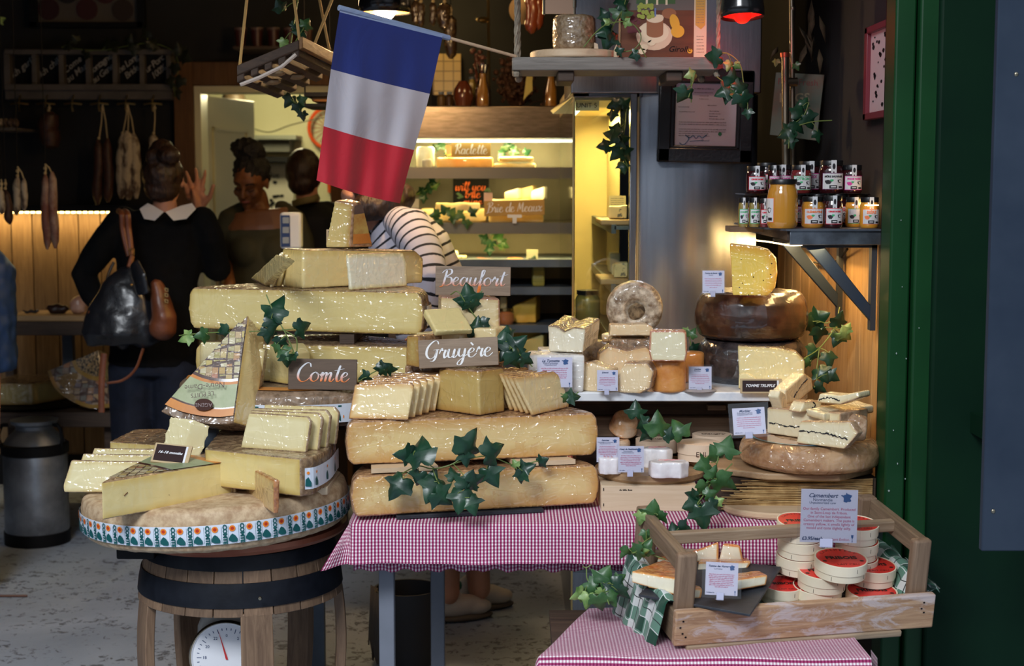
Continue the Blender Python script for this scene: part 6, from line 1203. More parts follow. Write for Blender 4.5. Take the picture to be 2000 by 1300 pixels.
for k in range(26, 55):
 u0 = k*pit
 tmp = BM(); tmp.add_mesh(tm, Matrix.Rotation(-PI/2, 4, 'Z'), 0); n0 = len(b.bm.verts); me = bpy.data.meshes.new('x'); tmp.bm.to_mesh(me); b.add_mesh(me, Matrix.Identity(4), 0); b.bm.verts.ensure_lookup_table()
 for i in range(n0, len(b.bm.verts)): p = b.bm.verts[i].co; b.bm.verts[i].co = cyl(u0+p.x*.9-pit*.2, zc+p.y*.98, rr0-.0003*abs(p.y)*40)
 tmp.bm.free()
 for uu in (-.40, .0): b.poly([cyl(u0+pit*uu, zc-hb*.42, rr0-.001), cyl(u0+pit*uu+.0006, zc-hb*.42, rr0-.001), cyl(u0+pit*uu+.0006, zc+hb*.42, rr0-.001), cyl(u0+pit*uu, zc+hb*.42, rr0-.001)], 0)
 for r1, mi in ((.0075, 1), (.0042, 2)): b.poly([cyl(u0+pit*.24+r1*math.cos(a), zc+hb*.28+r1*math.sin(a), rr0+.0002*mi) for a in [2*PI*q/14 for q in range(14)]], mi)
 bell = [(-.0085,-.007),(-.002,-.011),(.0065,-.0115),(.009,-.0095),(.0085,-.004),(.004,.003),(-.001,.0065),(-.0045,.004),(-.0085,-.003)]; b.poly([cyl(u0+pit*.26+x*1.2, zc-.007+y*1.15, rr0) for x, y in bell], 0)
bp = obj('band_print', b, [TEAL, LORG, LRED], band, smooth=False);
# ---- things on the big wheel
def months(txt, x0, y0, x1, y1, z, rot, lab, tilt=-24, d=None, roll=0):
 p = onz((x0+x1)/2, y1, z); m = mpp(p.y); w_, h_ = (x1-x0)*m, (y1-y0)*m/math.cos(R(tilt)); t = thing('label_plaque', lab, 'sign', p, (R(tilt), R(roll), R(rot)))
 b = BM(); b.box(-w_/2, w_/2, 0, .008, 0, h_); obj('frame', b, wood('light frame wood', (.5,.36,.2,1), (.62,.47,.28,1), 0), t, bev=.001)
 b = BM(); b.box(-w_/2+.005, w_/2-.014, -.001, .002, .005, h_-.005); obj('slate_panel', b, mat('dark brown slate', (.03,.012,.012,1), rough=.5), t); b = BM(); b.box(w_/2-.014, w_/2-.009, -.001, .002, .005, h_-.005); obj('white_strip', b, PAPER, t)
 b = BM(); text(b, txt, min(h_*.36, w_*(1.2 if len(txt) > 12 else 1.4)/len(txt)), (-.004, -.0016, h_*.52), shear=.35, off=.0003, csp=1.0); obj('lettering', b, PAPER, t, smooth=False); return t
ZL = ZW0+HW-.004
wd = foot('big cut cheese wedge with pointed tip at left, on the front of the big wheel', [(198,1016,'b'),(466,966,'b'),(458,902,'t'),(425,884,'t'),(330,872,'t')], ZL, .09, COMTE, (1,2,3))
zt_ = ZL+.0905; b = BM(); T_ = onz(203,937,zt_); A_, B_ = onz(452,900,zt_), onz(330,874,zt_);
for u0, u1, mi in ((.06,.48,0),(.48,.52,1),(.52,.86,2),(.86,.93,3)):
 f = lambda u, v: T_.lerp(A_.lerp(B_, v), u)+Vector((0,0,.0008+.001*math.sin(v*3)))
 for k in range(6): b.poly([f(u0,k/6), f(u1,k/6), f(u1,(k+1)/6), f(u0,(k+1)/6)], mi)
obj('printed_label', b, [QUILT, BROWNP, PGREEN, ORNG], wd, world=True)
b = BM(); p, n_ = fp([(198,1016),(466,966),(242,968),(249,961),(330,966)], (0,1), ZL)
q = p[2]-n_*.0004; b.tube([p[2]-n_*.001, p[3]-n_*.001], .0012, 5); b.sphere(p[4]-n_*.0005, .001, seg=6); obj('crack', b, mat('dark crack', (.12,.04,.015,1)), wd, world=True)
for k, (dx, dy, w2) in enumerate(((0,0,0),(23,-13,10),(44,-24,18))):
 piece(('front','middle','rearmost')[k]+' of three pale cheese slices left of the big wedge', [(124+dx,962+dy),(310+dx,962+dy),(320+dx,902+dy),(139+dx,898+dy),(122+dx,948+dy)], (0,1), ZL, .014, COMTEP, (0,2,3,4), lean=8, vox=.0028)
piece('wrapped upright cheese cube tilted behind the 16-18 months plaque', [(356,888),(392,899),(413,832),(376,818)], (0,1), (ZL+.091, ZL+.074), .07, COMTEP, (), ext=(-.062,.018,.004), name='cheese_block', vox=.003, amp2=.0005, smooth=3)
months('16-18 months', 293, 872, 367, 904, ZL+.092, 0, 'small dark 16-18 months plaque lying tilted on the big wedge', tilt=-48, roll=6)
ZP = .835
b = BM(); a = onz(498,975,ZL+.004); c = onz(640,966,ZL+.008); b.prism([a, c, c+Vector((.01,.2,0)), a+Vector((-.02,.2,0))], (0,0,ZP-ZL-.006)); tag(obj('wooden_board', b, PALE, origin=a, bev=.002), 'pale wooden board under the wrapped half cheese at the right of the big wheel', 'board')
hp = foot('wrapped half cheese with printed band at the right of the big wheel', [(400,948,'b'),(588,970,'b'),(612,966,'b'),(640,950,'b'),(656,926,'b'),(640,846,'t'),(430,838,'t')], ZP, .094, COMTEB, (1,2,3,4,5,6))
b = BM(); P = [onz(x, y, ZP) for x, y in ((594,971),(616,967),(643,950),(659,927))]; P = crom(P, 4)
for k in range(len(P)-1): b.poly([P[k]+Vector((.003,-.003,.02)), P[k+1]+Vector((.004,-.002,.02)), P[k+1]+Vector((.004,-.002,.072)), P[k]+Vector((.003,-.003,.072))], 0)
for k in range(1, len(P)-1, 3): c = P[k]+Vector((.005,-.005,.04)); s_ = (P[k+1]-P[k]).normalized(); b.poly([c+s_*x+Vector((0,0,y)) for x, y in ((-.008,-.012),(.008,-.014),(.008,-.004),(0,.01),(-.007,.004))], 1); b.poly([c+s_*(.004*math.cos(a))+Vector((0,0,.02+.004*math.sin(a))) for a in range(6)], 2)
obj('printed_band', b, [LABW, TEAL, LORG], hp, world=True)
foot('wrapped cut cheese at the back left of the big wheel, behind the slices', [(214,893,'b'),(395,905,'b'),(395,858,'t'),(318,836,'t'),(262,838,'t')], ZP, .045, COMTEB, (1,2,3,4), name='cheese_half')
piece('thin upright cheese slab with orange rind edge, right of the big wedge', [(471,957),(534,1004),(535,938),(470,903)], (0,1), ZL+.004, .014, cheesemat('tan comte slice', cR(210,178,122), cR(190,140,80), cR(150,90,50), cR(205,140,80), rt=.0025, fade=.008), (0,1,2), name='cheese_slice')
zq = ZP+.095
for k, pts in enumerate(([(469,875),(597,884),(607,823),(600,813),(486,805)],[(480,870),(621,880),(629,817),(620,806),(489,801)],[(490,866),(638,875),(645,812),(636,800),(496,797)],[(512,861),(655,868),(662,806),(652,793),(516,789)])):
 piece(('front','second','third','rearmost')[k]+' of four wrapped cheese slices standing on the half cheese', pts, (0,1), zq-.002, .013, COMTEP, (0,1,2,3), lean=5, vox=.0028)
# leaning decorated wedge
tip = W(484,612,4.06); arc = crom([W(312,803,3.97), W(345,817,3.955), W(385,826,3.945), W(425,829,3.94), W(455,826,3.94)], 5); top_ = [tip]+arc; ex = W(519,656,4.15)-tip
bm = BM(); low = [Vector((0.0,.0,.0))]*len(top_); back = [tip+ex]+[p+Vector((.02+.03*k/len(arc), .075, -.03)) for k, p in enumerate(arc)]
fs = bm.prism(top_, (0,0,0), top=back); rf = [fs[0], fs[1]]+[fs[2+i] for i in range(1, len(arc))]
lw = cheese('cheese_wedge', 'large wrapped wedge leaning upright, printed rind facing the street', 'cheese', bm, rf, cheesemat('leaning wedge', cR(240,214,152), cR(220,180,100), cR(100,78,62), cR(150,122,96), rt=.003, fade=.015, wr=.8), vox=.004)
b = BM(); n = len(arc)
for u0, u1, mi in ((.10,.60,0),(.60,.625,1),(.625,.65,3),(.65,.855,2),(.855,.868,1),(.868,.935,3)):
 f = lambda u, k: tip.lerp(arc[k], u)+Vector((-.001,-.0042,.002))
 for k in range(n-1): b.poly([f(u0,k), f(u0,k+1), f(u1,k+1), f(u1,k)], mi)
pl = obj('printed_label', b, [QUILT, BROWNP, PGREEN, ORNG], lw, world=True)
Ml = Matrix.Translation(W(402,752,3.975)+Vector((0,-.014,0))) @ Matrix.Rotation(R(-13), 4, 'X')
b = BM(); text(b, 'Notre-Dame', .02, (0,0,0), M=Ml, rot=R(185), shear=.1); text(b, 'LE PUITS', .016, (-.005,-.004,-.022), M=Ml, rot=R(187)); text(b, 'de', .014, (.01,.002,.024), M=Ml, rot=R(185)); obj('label_lettering', b, BROWNP, lw, world=True, smooth=False)
b = BM(); c = W(399,789,3.955)+Vector((0,-.006,0)); b.poly([c+Vector((.024*math.cos(a), -.002, .016*math.sin(a))) for a in [2*PI*k/24 for k in range(24)]]); text(b, 'AGENE', .014, c+Vector((0,-.004,0)), rot=R(180), mi=1); obj('oval_seal', b, [BROWNP, mat('seal text', cR(170,150,150))], lw, world=True, smooth=False)
# ---- kitchen scale under the barrel, on a block
c = W(443, 1200, 3.86); t = thing('kitchen_scale', 'old cream kitchen scale with round white dial between the barrel legs', 'scale', (c.x, 3.86, .25))
b = BM(); rs = [[Vector((x*k_, y*k_+.07, z_)) for x, y in ((-.085,-.06),(.085,-.06),(.085,.06),(-.085,.06))] for z_, k_ in ((0,1.05),(.1,1),(.2,.95),(.235,.8),(.25,.6))]; b.rings(rs); obj('housing', b, mat('cream enamel', (.45,.43,.4,1), rough=.35), t, bev=.012, seg=3)
b = BM(); MD = TRS((0,-.0,.125), (PI/2,0,0)); b.lathe([(0,0),(.092,0),(.096,.006),(.092,.012),(.088,.007),(0,.006)], 48, MD); dl = obj('dial', b, PAPER, t); b = BM(); b.lathe([(.088,.005),(.095,.016),(.099,.006),(.094,.0)], 48, MD, cap=False); obj('rim', b, STEELW, t)
b = BM()
for k in range(40):
 a = 2*PI*k/40; L = .012 if k % 4 == 0 else .006; b.poly([Vector((r*math.cos(a+o), -.0075, .125+r*math.sin(a+o))) for r, o in ((.078,-.012),(.078,.012),(.078-L,.012),(.078-L,-.012))])
for k in range(12): a = PI/2-2*PI*k/12; text(b, str(k*2 if k else 0), .011, (.058*math.cos(a), -.0078, .125+.058*math.sin(a)))
obj('markings', b, INKB, dl, smooth=False)
b = BM(); b.poly([(-.003,-.009,.12),(.003,-.009,.12),(-.022,-.009,.2)]); obj('needle', b, mat('red needle', (.6,.03,.03,1)), dl, smooth=False)
b = BM(); b.box(-.07,.07,.0,.13,.265,.275); b.box(-.055,-.045,.05,.06,.24,.3); b.box(.045,.055,.05,.06,.24,.3); obj('pan_support', b, BLACK, t, bev=.003); b = BM(); b.sphere((0,.05,.283), (.018,.018,.012), seg=12); obj('knob', b, WHITE, t)
tag(obj('wooden_block', (lambda b: (b.box(c.x-.1, c.x+.1, 3.86, 4.02, 0, .25), b)[1])(BM()), DARKWOOD, origin=(c.x,3.93,0)), 'dark wooden block carrying the kitchen scale', 'block')
# ================================================================ stack behind the barrel
def halfwheel(name, label, x0, y0, x1, y1, z, H, mt, vox=.005, **kw):
 """half wheel whose cut face runs between two base points of the picture, body behind"""
 p, q = onz(x0, y0, z), onz(x1, y1, z); u = q-p; r_ = u.length/2; a = math.atan2(u.y, u.x); bm, rf = sector_bm(r_, (0, PI), H, 64, TRS((p+q)/2, (0,0,a)))
 return cheese(name, label, 'cheese', bm, rf, mt, vox=vox, **kw), (p+q)/2, r_, a
ZC = 1.041
c = W(590, 800, 4.36); bm = BM(); r_ = .345
fs = bm.lathe([(r_-.02,0),(r_,.012),(r_+.004,.05),(r_,.085),(r_-.02,.1)], 80, Matrix.Translation((c.x, 4.37, ZC-.1))); cw = cheese('whole_cheese', 'whole cheese wheel with orange-edged top and white band, behind the Comte sign', 'cheese wheel', bm, fs, cheesemat('grey wheel rind', cR(150,120,90), cR(150,120,90), cR(112,90,70), cR(158,132,108), rt=1.0, rsc=50, wrap=.6), vox=.006, split=False)
b = BM(); cc = Vector((c.x, 4.37, 0)); cy = lambda a, r, z_: cc+Vector((r*math.cos(a), r*math.sin(a), z_)); A = [PI+PI*k/60 for k in range(61)]
for k in range(60): b.poly([cy(A[k],r_+.0075,ZC-.085), cy(A[k+1],r_+.0075,ZC-.085), cy(A[k+1],r_+.0075,ZC-.035), cy(A[k],r_+.0075,ZC-.035)], 0); b.poly([cy(A[k],r_-.075,ZC+.002), cy(A[k+1],r_-.075,ZC+.002), cy(A[k+1],r_-.02,ZC+.001), cy(A[k],r_-.02,ZC+.001)], 3)
for k in range(8, 56, 2):
 a0 = A[k]; bell = [(-.4,-.012),(.4,-.016),(.35,-.004),(0,.006),(-.35,0)]; b.poly([cy(a0+x*.02, r_+.0085, ZC-.066+y) for x, y in bell], 1); b.poly([cy(a0+x*.022, r_+.0085, ZC-.04+y) for x, y in ((-.6,-.003),(.6,-.003),(.6,.001),(-.6,.001))], 1); b.poly([cy(a0+.03+.005*math.cos(q_), r_+.0085, ZC-.07+.005*math.sin(q_)) for q_ in range(6)], 2)
obj('printed_band', b, [LABW, TEAL, LORG, ORNG], cw).location = (0,0,0); cw.children[0].location = -cw.location
t = thing('display_stand', 'dark wooden stand behind the barrel carrying the stacked wheels', 'stand', (c.x, 4.45, 0)); b = BM(); b.box(c.x-.26, c.x+.14, 4.2, 4.72, ZC-.13, ZC-.102); obj('top', b, DARKWOOD, t, world=True)
for sx_ in (-.24, 0.0):
 for sy in (4.24, 4.66): b = BM(); b.box(c.x+sx_-.02, c.x+sx_+.02, sy-.02, sy+.02, 0, ZC-.13); obj('leg', b, DARKMETAL, t, world=True)
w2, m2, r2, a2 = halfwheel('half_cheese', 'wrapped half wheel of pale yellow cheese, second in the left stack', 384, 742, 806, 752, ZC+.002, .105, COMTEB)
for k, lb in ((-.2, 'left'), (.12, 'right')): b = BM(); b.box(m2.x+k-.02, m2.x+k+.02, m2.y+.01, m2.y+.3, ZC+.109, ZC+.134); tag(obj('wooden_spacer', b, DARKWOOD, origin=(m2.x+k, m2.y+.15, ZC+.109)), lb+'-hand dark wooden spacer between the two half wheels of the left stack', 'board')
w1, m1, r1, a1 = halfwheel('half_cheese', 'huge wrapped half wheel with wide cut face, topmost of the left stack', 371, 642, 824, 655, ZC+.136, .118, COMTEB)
ZT = ZC+.136+.119
b = BM(); a0 = W(826,585,4.1)
for k in range(8):
 aa = a1+.06+k*.07; f = lambda a_, z_: m1+Vector((math.cos(a_)*(r1+.008), math.sin(a_)*(r1+.008), 0))+Vector((0,0,z_-m1.z)); b.poly([f(aa,ZC+.16), f(aa+.07,ZC+.16), f(aa+.07,ZC+.215), f(aa,ZC+.215)], 0); b.poly([f(aa+.02,ZC+.165), f(aa+.045,ZC+.165), f(aa+.04,ZC+.19), f(aa+.02,ZC+.185)], 1)
obj('printed_band', b, [LABW, TEAL], w1, world=True)
piece('pale cut piece leaning on the left of the second half wheel', [(388,744),(462,746),(464,668),(390,668)], (0,1), ZC+.001, .014, COMTEP, (0,3), lean=3)
piece('yellow cheese block beside the leaning wedge', [(514,744),(560,751),(576,744),(578,690),(566,672),(516,672)], (0,1), ZC+.001, .05, COMTE, (0,1), name='cheese_block')
piece('thin upright slice squeezed behind the leaning wedge', [(499,757),(509,757),(519,684),(504,680)], (0,1), ZC+.001, .05, COMTEP, (1,))
piece('wrapped slice standing behind the Comte sign at left', [(577,746),(633,746),(631,686),(577,690)], (0,1), ZC+.001, .022, COMTEP, (2,), lean=4); piece('wrapped slice standing behind the Comte sign at right', [(634,748),(694,750),(695,692),(634,690)], (0,1), ZC+.001, .016, COMTEP, (2,), lean=4)
GP1 = paint_mat('white to orange paint', rgb(232,120,40), rgb(226,222,226), .015, .045); GP2 = paint_mat('white to orange paint tall', rgb(232,120,40), rgb(226,222,226), .0, .055); WP2 = paint_mat('white pink paint', rgb(230,196,176), rgb(236,232,238), .0, .04)
dS = onz(630,762,ZC).y
wsign('wooden_sign', 'dark brown wooden Comte sign with white and orange lettering', 562, 700, 697, 761, dS, 'Comte', SIGNB, paint_mat('comte paint', rgb(236,126,50), rgb(226,226,232), .018, .055), .30, .27, fit=.76, rot=(R(-8), R(1.2), R(2)), thick=.24, thin=.08)
# pieces on top of the stack
WEDT = cheesemat('aged wedge', cR(214,190,116), cR(190,150,74), cR(120,84,56), cR(190,150,110), rt=.003, fade=.014)
piece('wrapped cheese quarter with long cut face on top of the left stack', [(591,563),(826,552),(827,505),(812,489),(591,487)], (0,1), ZT, .12, COMTE, (1,2,3), name='cheese_block', vox=.004, split=True)
piece('cheese slab in shiny silver-white wrap leaning against the quarter on the left stack', [(686,567),(796,559),(796,512),(788,492),(679,495)], (0,1), ZT, .012, SILV, (0,1,2,3), lean=1)
ZQ = ZT+(567-487)*mpp(4.2)*.985
t20 = fp([(634,483),(684,483),(690,398),(652,391)], (0,1), ZQ)[0]; bm = BM(); ex = Vector((.055,.07,-.0)); bk = [t20[0]+ex, t20[1]+Vector((.062,.05,0)), t20[2]+Vector((.022,.02,.006)), t20[3]+Vector((.035,.04,.006))]
fs = bm.prism(t20, (0,0,0), top=bk); ag = cheese('cheese_wedge', 'upright aged cheese wedge with printed side, topmost of the whole display', 'cheese', bm, [fs[3], fs[4]], WEDT, vox=.003)
b = BM(); f = lambda u, v: t20[1].lerp(t20[2], v).lerp(bk[1].lerp(bk[2], v), u)+Vector((.0022,-.0022,0))
for v0, v1, mi in ((.08,.3,1),(.3,.75,0),(.75,.95,2)): b.poly([f(.08,v0), f(.92,v0), f(.92,v1), f(.08,v1)], mi)
obj('printed_label', b, [mat('yellowish print', cR(196,170,96), cR(170,120,60), sc=30, rough=.4, coat=.9), ORNG, mat('purple brown print', cR(60,44,60), rough=.4, coat=.8)], ag, world=True)
months('20-24 months', 637, 448, 703, 479, ZQ+.0005, -2, 'small dark 20-24 months plaque at the foot of the topmost wedge', tilt=-8)
piece('cheese wedge lying tilted at the left end of the top of the left stack', [(489,543),(515,556),(566,502),(539,495)], (0,1), ZT+.004, .02, COMTE, (0,), ext=(.012,.03,-.012), name='cheese_wedge')
for k in range(4): x = 526+13*k; piece(('first','second','third','fourth')[k]+' from left of the thin slices leaning on the quarter on the left stack', [(x,561-k),(x+7,561-k),(x+28-3*k,494+2*k),(x+19-3*k,494+2*k)], (0,1), ZT, .075, (COMTEP, COMTE)[k % 2], (0,), vox=.0026)
# ================================================================ main table, tablecloth
ZTB = .752; TX0 = onz(692, 1010, ZTB).x; TX1 = .86; TY0 = 3.735; TY1 = 4.75
t = thing('display_table', 'table with square grey steel legs under the long gingham cloth', 'table', ((TX0+TX1)/2, 4.2, 0))
b = BM(); b.box(TX0+.005, TX1, TY0+.01, TY1, ZTB-.03, ZTB-.003); obj('tabletop', b, DARKWOOD, t, world=True)
for x0, x1, d in ((740,770,3.86),(841,868,4.45)):
 a = W(x0,1200,d).x; c_ = W(x1,1200,d).x; b = BM(); b.box(max(a, TX0-.3), c_, d, d+.04, 0, ZTB-.03); obj('leg', b, mat('grey steel leg', (.19,.205,.25,1), (.16,.175,.21,1), sc=8, rough=.45), t, world=True, bev=.003)
for x_ in (.78,):
 for d in (4.0, 4.65): b = BM(); b.box(x_, x_+.04, d, d+.04, 0, ZTB-.03); obj('leg', b, DARKMETAL, t, world=True, bev=.003)
def gingham(name, per, c1, c2, wa, wb, c0=(.8,.8,.8,1)):
 N = NT(name); uv = N.n('ShaderNodeTexCoord'); sp = N.n('ShaderNodeSeparateXYZ'); N.l(uv.outputs['UV'], sp.inputs[0])
 def st(o): return N.math('GREATER_THAN', N.math('FRACT', N.math('MULTIPLY', o, 1/per)), .46)
 a, b_ = st(sp.outputs['X']), st(sp.outputs['Y']); k = N.math('ADD', N.math('MULTIPLY', a, wa), N.math('MULTIPLY', b_, wb)); N.l(N.ramp(k, [(0, c0), (.5, c1), (1, c2)]), N.b.inputs[0]); N.set(.85, sheen=.15)
 N.bump(N.noise(N.coords(), 24, 3), .3, .006); return N.m
GING = gingham('magenta gingham', .0084, (.48,.06,.20,1), (.19,.001,.06,1), .68, .32); GING2 = gingham('magenta gingham crosswise', .0076, (.48,.06,.20,1), (.19,.001,.06,1), .34, .66)
def clothgrid(b, P, UV, mi=0):
 """P, UV: 2D lists"""
 uv = b.bm.loops.layers.uv.verify(); V = [[b.bm.verts.new(p) for p in row] for row in P]
 for j in range(len(P)-1):
  for i in range(len(P[0])-1):
   f = b.bm.faces.new([V[j][i], V[j][i+1], V[j+1][i+1], V[j+1][i]]); f.material_index = mi
   for l, (jj, ii) in zip(f.loops, ((j,i),(j,i+1),(j+1,i+1),(j+1,i))): l[uv].uv = UV[jj][ii]
def drape(b, x0, x1, yb, yf, z, drop, wave=.006, corner=None, n=90, amp2=.0, hem=0, seed=0):
 P, U = [], []; L = x1-x0; rows = [('t', k/4) for k in range(5)]+[('e', 0)]+[('d', k/7) for k in range(1, 8)]
 cols = [x0+L*i/n for i in range(n+1)]; kc = 8 if corner else 0
 for typ, f in rows:
  pr, ur = [], []
  for i in range(-kc, n+1):
   x = cols[max(i, 0)]; u = x
   wv = wave*(math.sin(x*17+seed)+.5*math.sin(x*41+2+seed))
   if typ == 't': p = Vector((x, yb+(yf-yb)*f, z+.001)); v = (yb-p.y)
   elif typ == 'e': p = Vector((x, yf-.006, z-.004)); v = yb-yf+.006
   else: p = Vector((x, yf-.01-.012*f+wv*f, z-.004-drop*f-amp2*f*math.sin(x*6))); v = yb-yf+.01+drop*f
   if i < 0 and corner:
    k = -i/kc; q = Vector((x0-.02*k, p.y+(.0 if typ != 't' else 0)+.05*k*(1-f if typ == 'd' else 0), p.z)) if typ != 'd' else None
    if typ == 'd': top_ = Vector((x0-.008*k, yf+.03*k, z-.004)); bot = Vector((x0, yf-.02, z-.004-drop)).lerp(corner, k); q = top_.lerp(bot, f); q.y += .012*math.sin(k*5)*f
    else: q = Vector((x0-.008*k, p.y+(.03*k if f > .9 or typ == 'e' else 0), p.z-.001*k))
    p = q; u = x0-.085*k
   pr.append(p); ur.append((u, v))
  P.append(pr); U.append(ur)
 clothgrid(b, P, U)
cn = W(627,1113,3.66)
b = BM(); drape(b, TX0, TX1-.01, TY1, TY0, ZTB, .092, .006, cn); o = obj('tablecloth', b, GING, origin=((TX0+TX1)/2, 4.2, ZTB), ang=180); tag(o, 'long magenta and white gingham cloth over the main table, its corner hanging left', 'tablecloth')
def inner(b):
 P = []; U = []
 for j in range(4): P.append([Vector((TX0-.0+(TX1-.02-TX0)*i/80, TY0+.045+.008*math.sin(i*.9), ZTB-.035-.095*j/3+.004*math.sin(i*1.7)*(j == 3))) for i in range(81)]); U.append([(p.x, .03*j) for p in P[-1]])
 clothgrid(b, P, U)
b = BM(); inner(b); hm = obj('folded_hem', b, GING, o, ang=180); hm.location = -o.location
# ================================================================ gruyere stack
ZG = ZTB+.013
b = BM(); p0, p1 = onz(775,1014,ZTB+.003), onz(1062,1000,ZTB+.003); u = (p1-p0).normalized(); v_ = Vector((-u.y, u.x, 0)); b.prism([p0, p1, p1+v_*.28, p0+v_*.28], (0,0,.009)); tag(obj('slate_board', b, SLATE, origin=p0, bev=.001), 'black slate board under the lower of the two big half wheels', 'slate')
g2, mg2, rg2, ag2 = halfwheel('half_cheese', 'wrapped half wheel of golden cheese, lower of the two on the gingham', 690, 1010, 1167, 984, ZG, .104, GRUY, vox=.0042)
b = BM(); u = Vector((math.cos(ag2), math.sin(ag2), 0)); v_ = Vector((-u.y, u.x, 0)); zz_ = ZG+.107
b.prism([mg2-u*.27+v_*.01, mg2-u*.1+v_*.01, mg2-u*.1+v_*.2, mg2-u*.24+v_*.2], (0,0,.012)); sp1 = tag(obj('wooden_spacer', b, BEECH, origin=mg2-u*.2+Vector((0,0,.12))), 'pale wooden spacer board at the left between the golden half wheels', 'board')
b = BM(); b.prism([mg2+u*.1+v_*.008, mg2+u*.26+v_*.008, mg2+u*.22+v_*.2, mg2+u*.1+v_*.2], (0,0,.012)); sp2 = tag(obj('wooden_spacer', b, BEECH, origin=mg2+u*.2+Vector((0,0,.12))), 'pale wooden spacer board at the right between the golden half wheels', 'board')
for o_, dz in ((sp1, 0), (sp2, 0)): o_.location.z += .107-.0005
ZU = ZG+.107+.0125
g1, mg1, rg1, ag1 = halfwheel('half_cheese', 'wrapped half wheel of golden cheese with crinkled film, under the Gruyere sign', 680, 909, 1165, 889, ZU, .112, GRUY, vox=.0042)
ZF = ZU+.113
for k in range(6):
 dx, dy = 13.5*k, -4.2*k; piece(('frontmost','second','third','fourth','fifth','rearmost')[k]+' slice of the fan left of the centre block under the Gruyere sign', [(680+9*k,818+dy),(796+dx,820+dy),(808+dx,752+dy),(803+dx,746+dy),(692+9*k,750+dy)], (0,1), ZF, .011, GRUYS, (0,2,3,4), lean=10, vox=.0026)
piece('dark-rinded golden block standing at the centre under the Gruyere sign', [(849,800),(937,812),(934,724),(857,719)], (0,1), ZF, .1, GRUYD, (0,2), name='cheese_block', split=True, vox=.0035)
for k in range(7):
 j = 6-k; dx, dy = -10.5*j, -2.5*j; piece(('leftmost','second from left','third from left','fourth from left','fifth from left','sixth from left','frontmost')[k]+' slice of the leaning fan at the right of the centre block', [(1043+dx,811+dy),(1112+dx*1.05,795+dy),(1113+dx*1.05,780+dy),(1090+dx,730+dy*.6),(1082+dx,724+dy*.6),(1005+dx*.85,735+dy)], (0,1), ZF, .011, GRUYS, (0,1,3,4), lean=12, vox=.0026)
ZM = ZF+.112
b = BM();
bm = BM(); a = onz(800,728,ZM); bm.box(W(790,700,4.06).x, W(985,700,4.06).x, 4.06, 4.36, ZF-.0, ZM-.002); cheese('cheese_block', 'brown-rinded block behind the centre block, carrying the upper pieces', 'cheese', bm, list(bm.faces), GRUYD, vox=.005, split=False)
piece('dark-rinded block at the left behind the Gruyere sign', [(792,714),(820,718),(818,655),(794,655)], (0,1), ZM, .08, GRUYD, (0,1,2,3), name='cheese_block'); piece('pale cheese pieces lying just behind the top of the Gruyere sign', [(822,708),(888,706),(888,647),(820,652)], (0,1), ZM, .05, GRUYS, (0,), name='cheese_block')
piece('golden wedge with pointed side behind the right end of the Gruyere sign', [(925,712),(972,712),(968,641),(924,640)], (0,1), ZM, .08, GRUYS, (0,), ext=(.03,.07,0), name='cheese_wedge')
piece('cut slab lying tilted on the pieces above the Gruyere sign', [(852,646),(925,643),(897,599),(829,604)], (0,1), 1.207, .02, COMTE, (), lean=52, name='cheese_slab')
piece('tall pale cheese block under the Beaufort sign', [(863,708),(978,706),(976,583),(862,579)], (0,1), ZM+.0, .09, cheesemat('beaufort', cR(226,204,156), cR(200,168,110), cR(140,92,66), cR(180,130,100), rt=.004, fade=.01, wr=.7), (1,2), name='cheese_block', split=True)
ZB2 = ZM+(706-580)*mpp(4.2)*.99
wsign('wooden_sign', 'cracked grey-brown wooden Beaufort sign', 850, 520, 997, 577, 4.19, 'Beaufort', SIGNG, paint_mat('beaufort paint', rgb(228,120,40), rgb(226,222,226), .02, .05), .28, .34, fit=.84, rot=(R(-3), R(.8), 0), thick=.24, thin=.08)
dG = onz(895,716,ZM).y-.03
wsign('wooden_sign', 'wooden Gruyere sign with white lettering on the centre block', 818, 660, 975, 716, onz(895,716,ZM).y-.05, 'Gruyère', SIGNG, WPAINT, .31, .33, fit=.84, rot=(R(-10), R(-2.6), R(1)), thick=.24, thin=.07)
# ivy of the centre
g = 3.71
ivy('ivy_garland', 'large dark ivy branch lying across the two golden half wheels', [[(775,930,3.8),(815,910,3.72),(845,915,3.7),(885,905,3.7),(915,880,3.7)],[(845,915,3.7),(855,940,3.69),(870,960,3.69),(880,975,3.69)],[(885,905,3.7),(950,890,3.72),(1005,908,3.78),(1050,900,3.8)],[(810,880,3.7),(830,900,3.7),(848,914,3.7)]],
 [(820,880,3.69,78,95,0),(792,888,3.7,52,170,0),(775,950,3.71,66,235,0),(815,935,3.7,46,255,0),(918,868,3.69,74,50,0),(910,895,3.69,40,280,0),(965,882,3.7,64,20,0),(845,955,3.68,66,250,0),(865,972,3.67,60,320,0),(845,932,3.7,40,70,0),(915,940,3.68,56,60,0),(930,938,3.68,50,10,0),(900,975,3.66,62,260,0),(922,985,3.66,50,290,0),(960,930,3.71,58,300,0),(1025,915,3.77,50,20,0),(1020,930,3.77,36,270,0),(1060,900,3.82,30,30,0),(885,925,3.69,36,100,0),(1005,905,3.77,22,120,1)], seed=31)
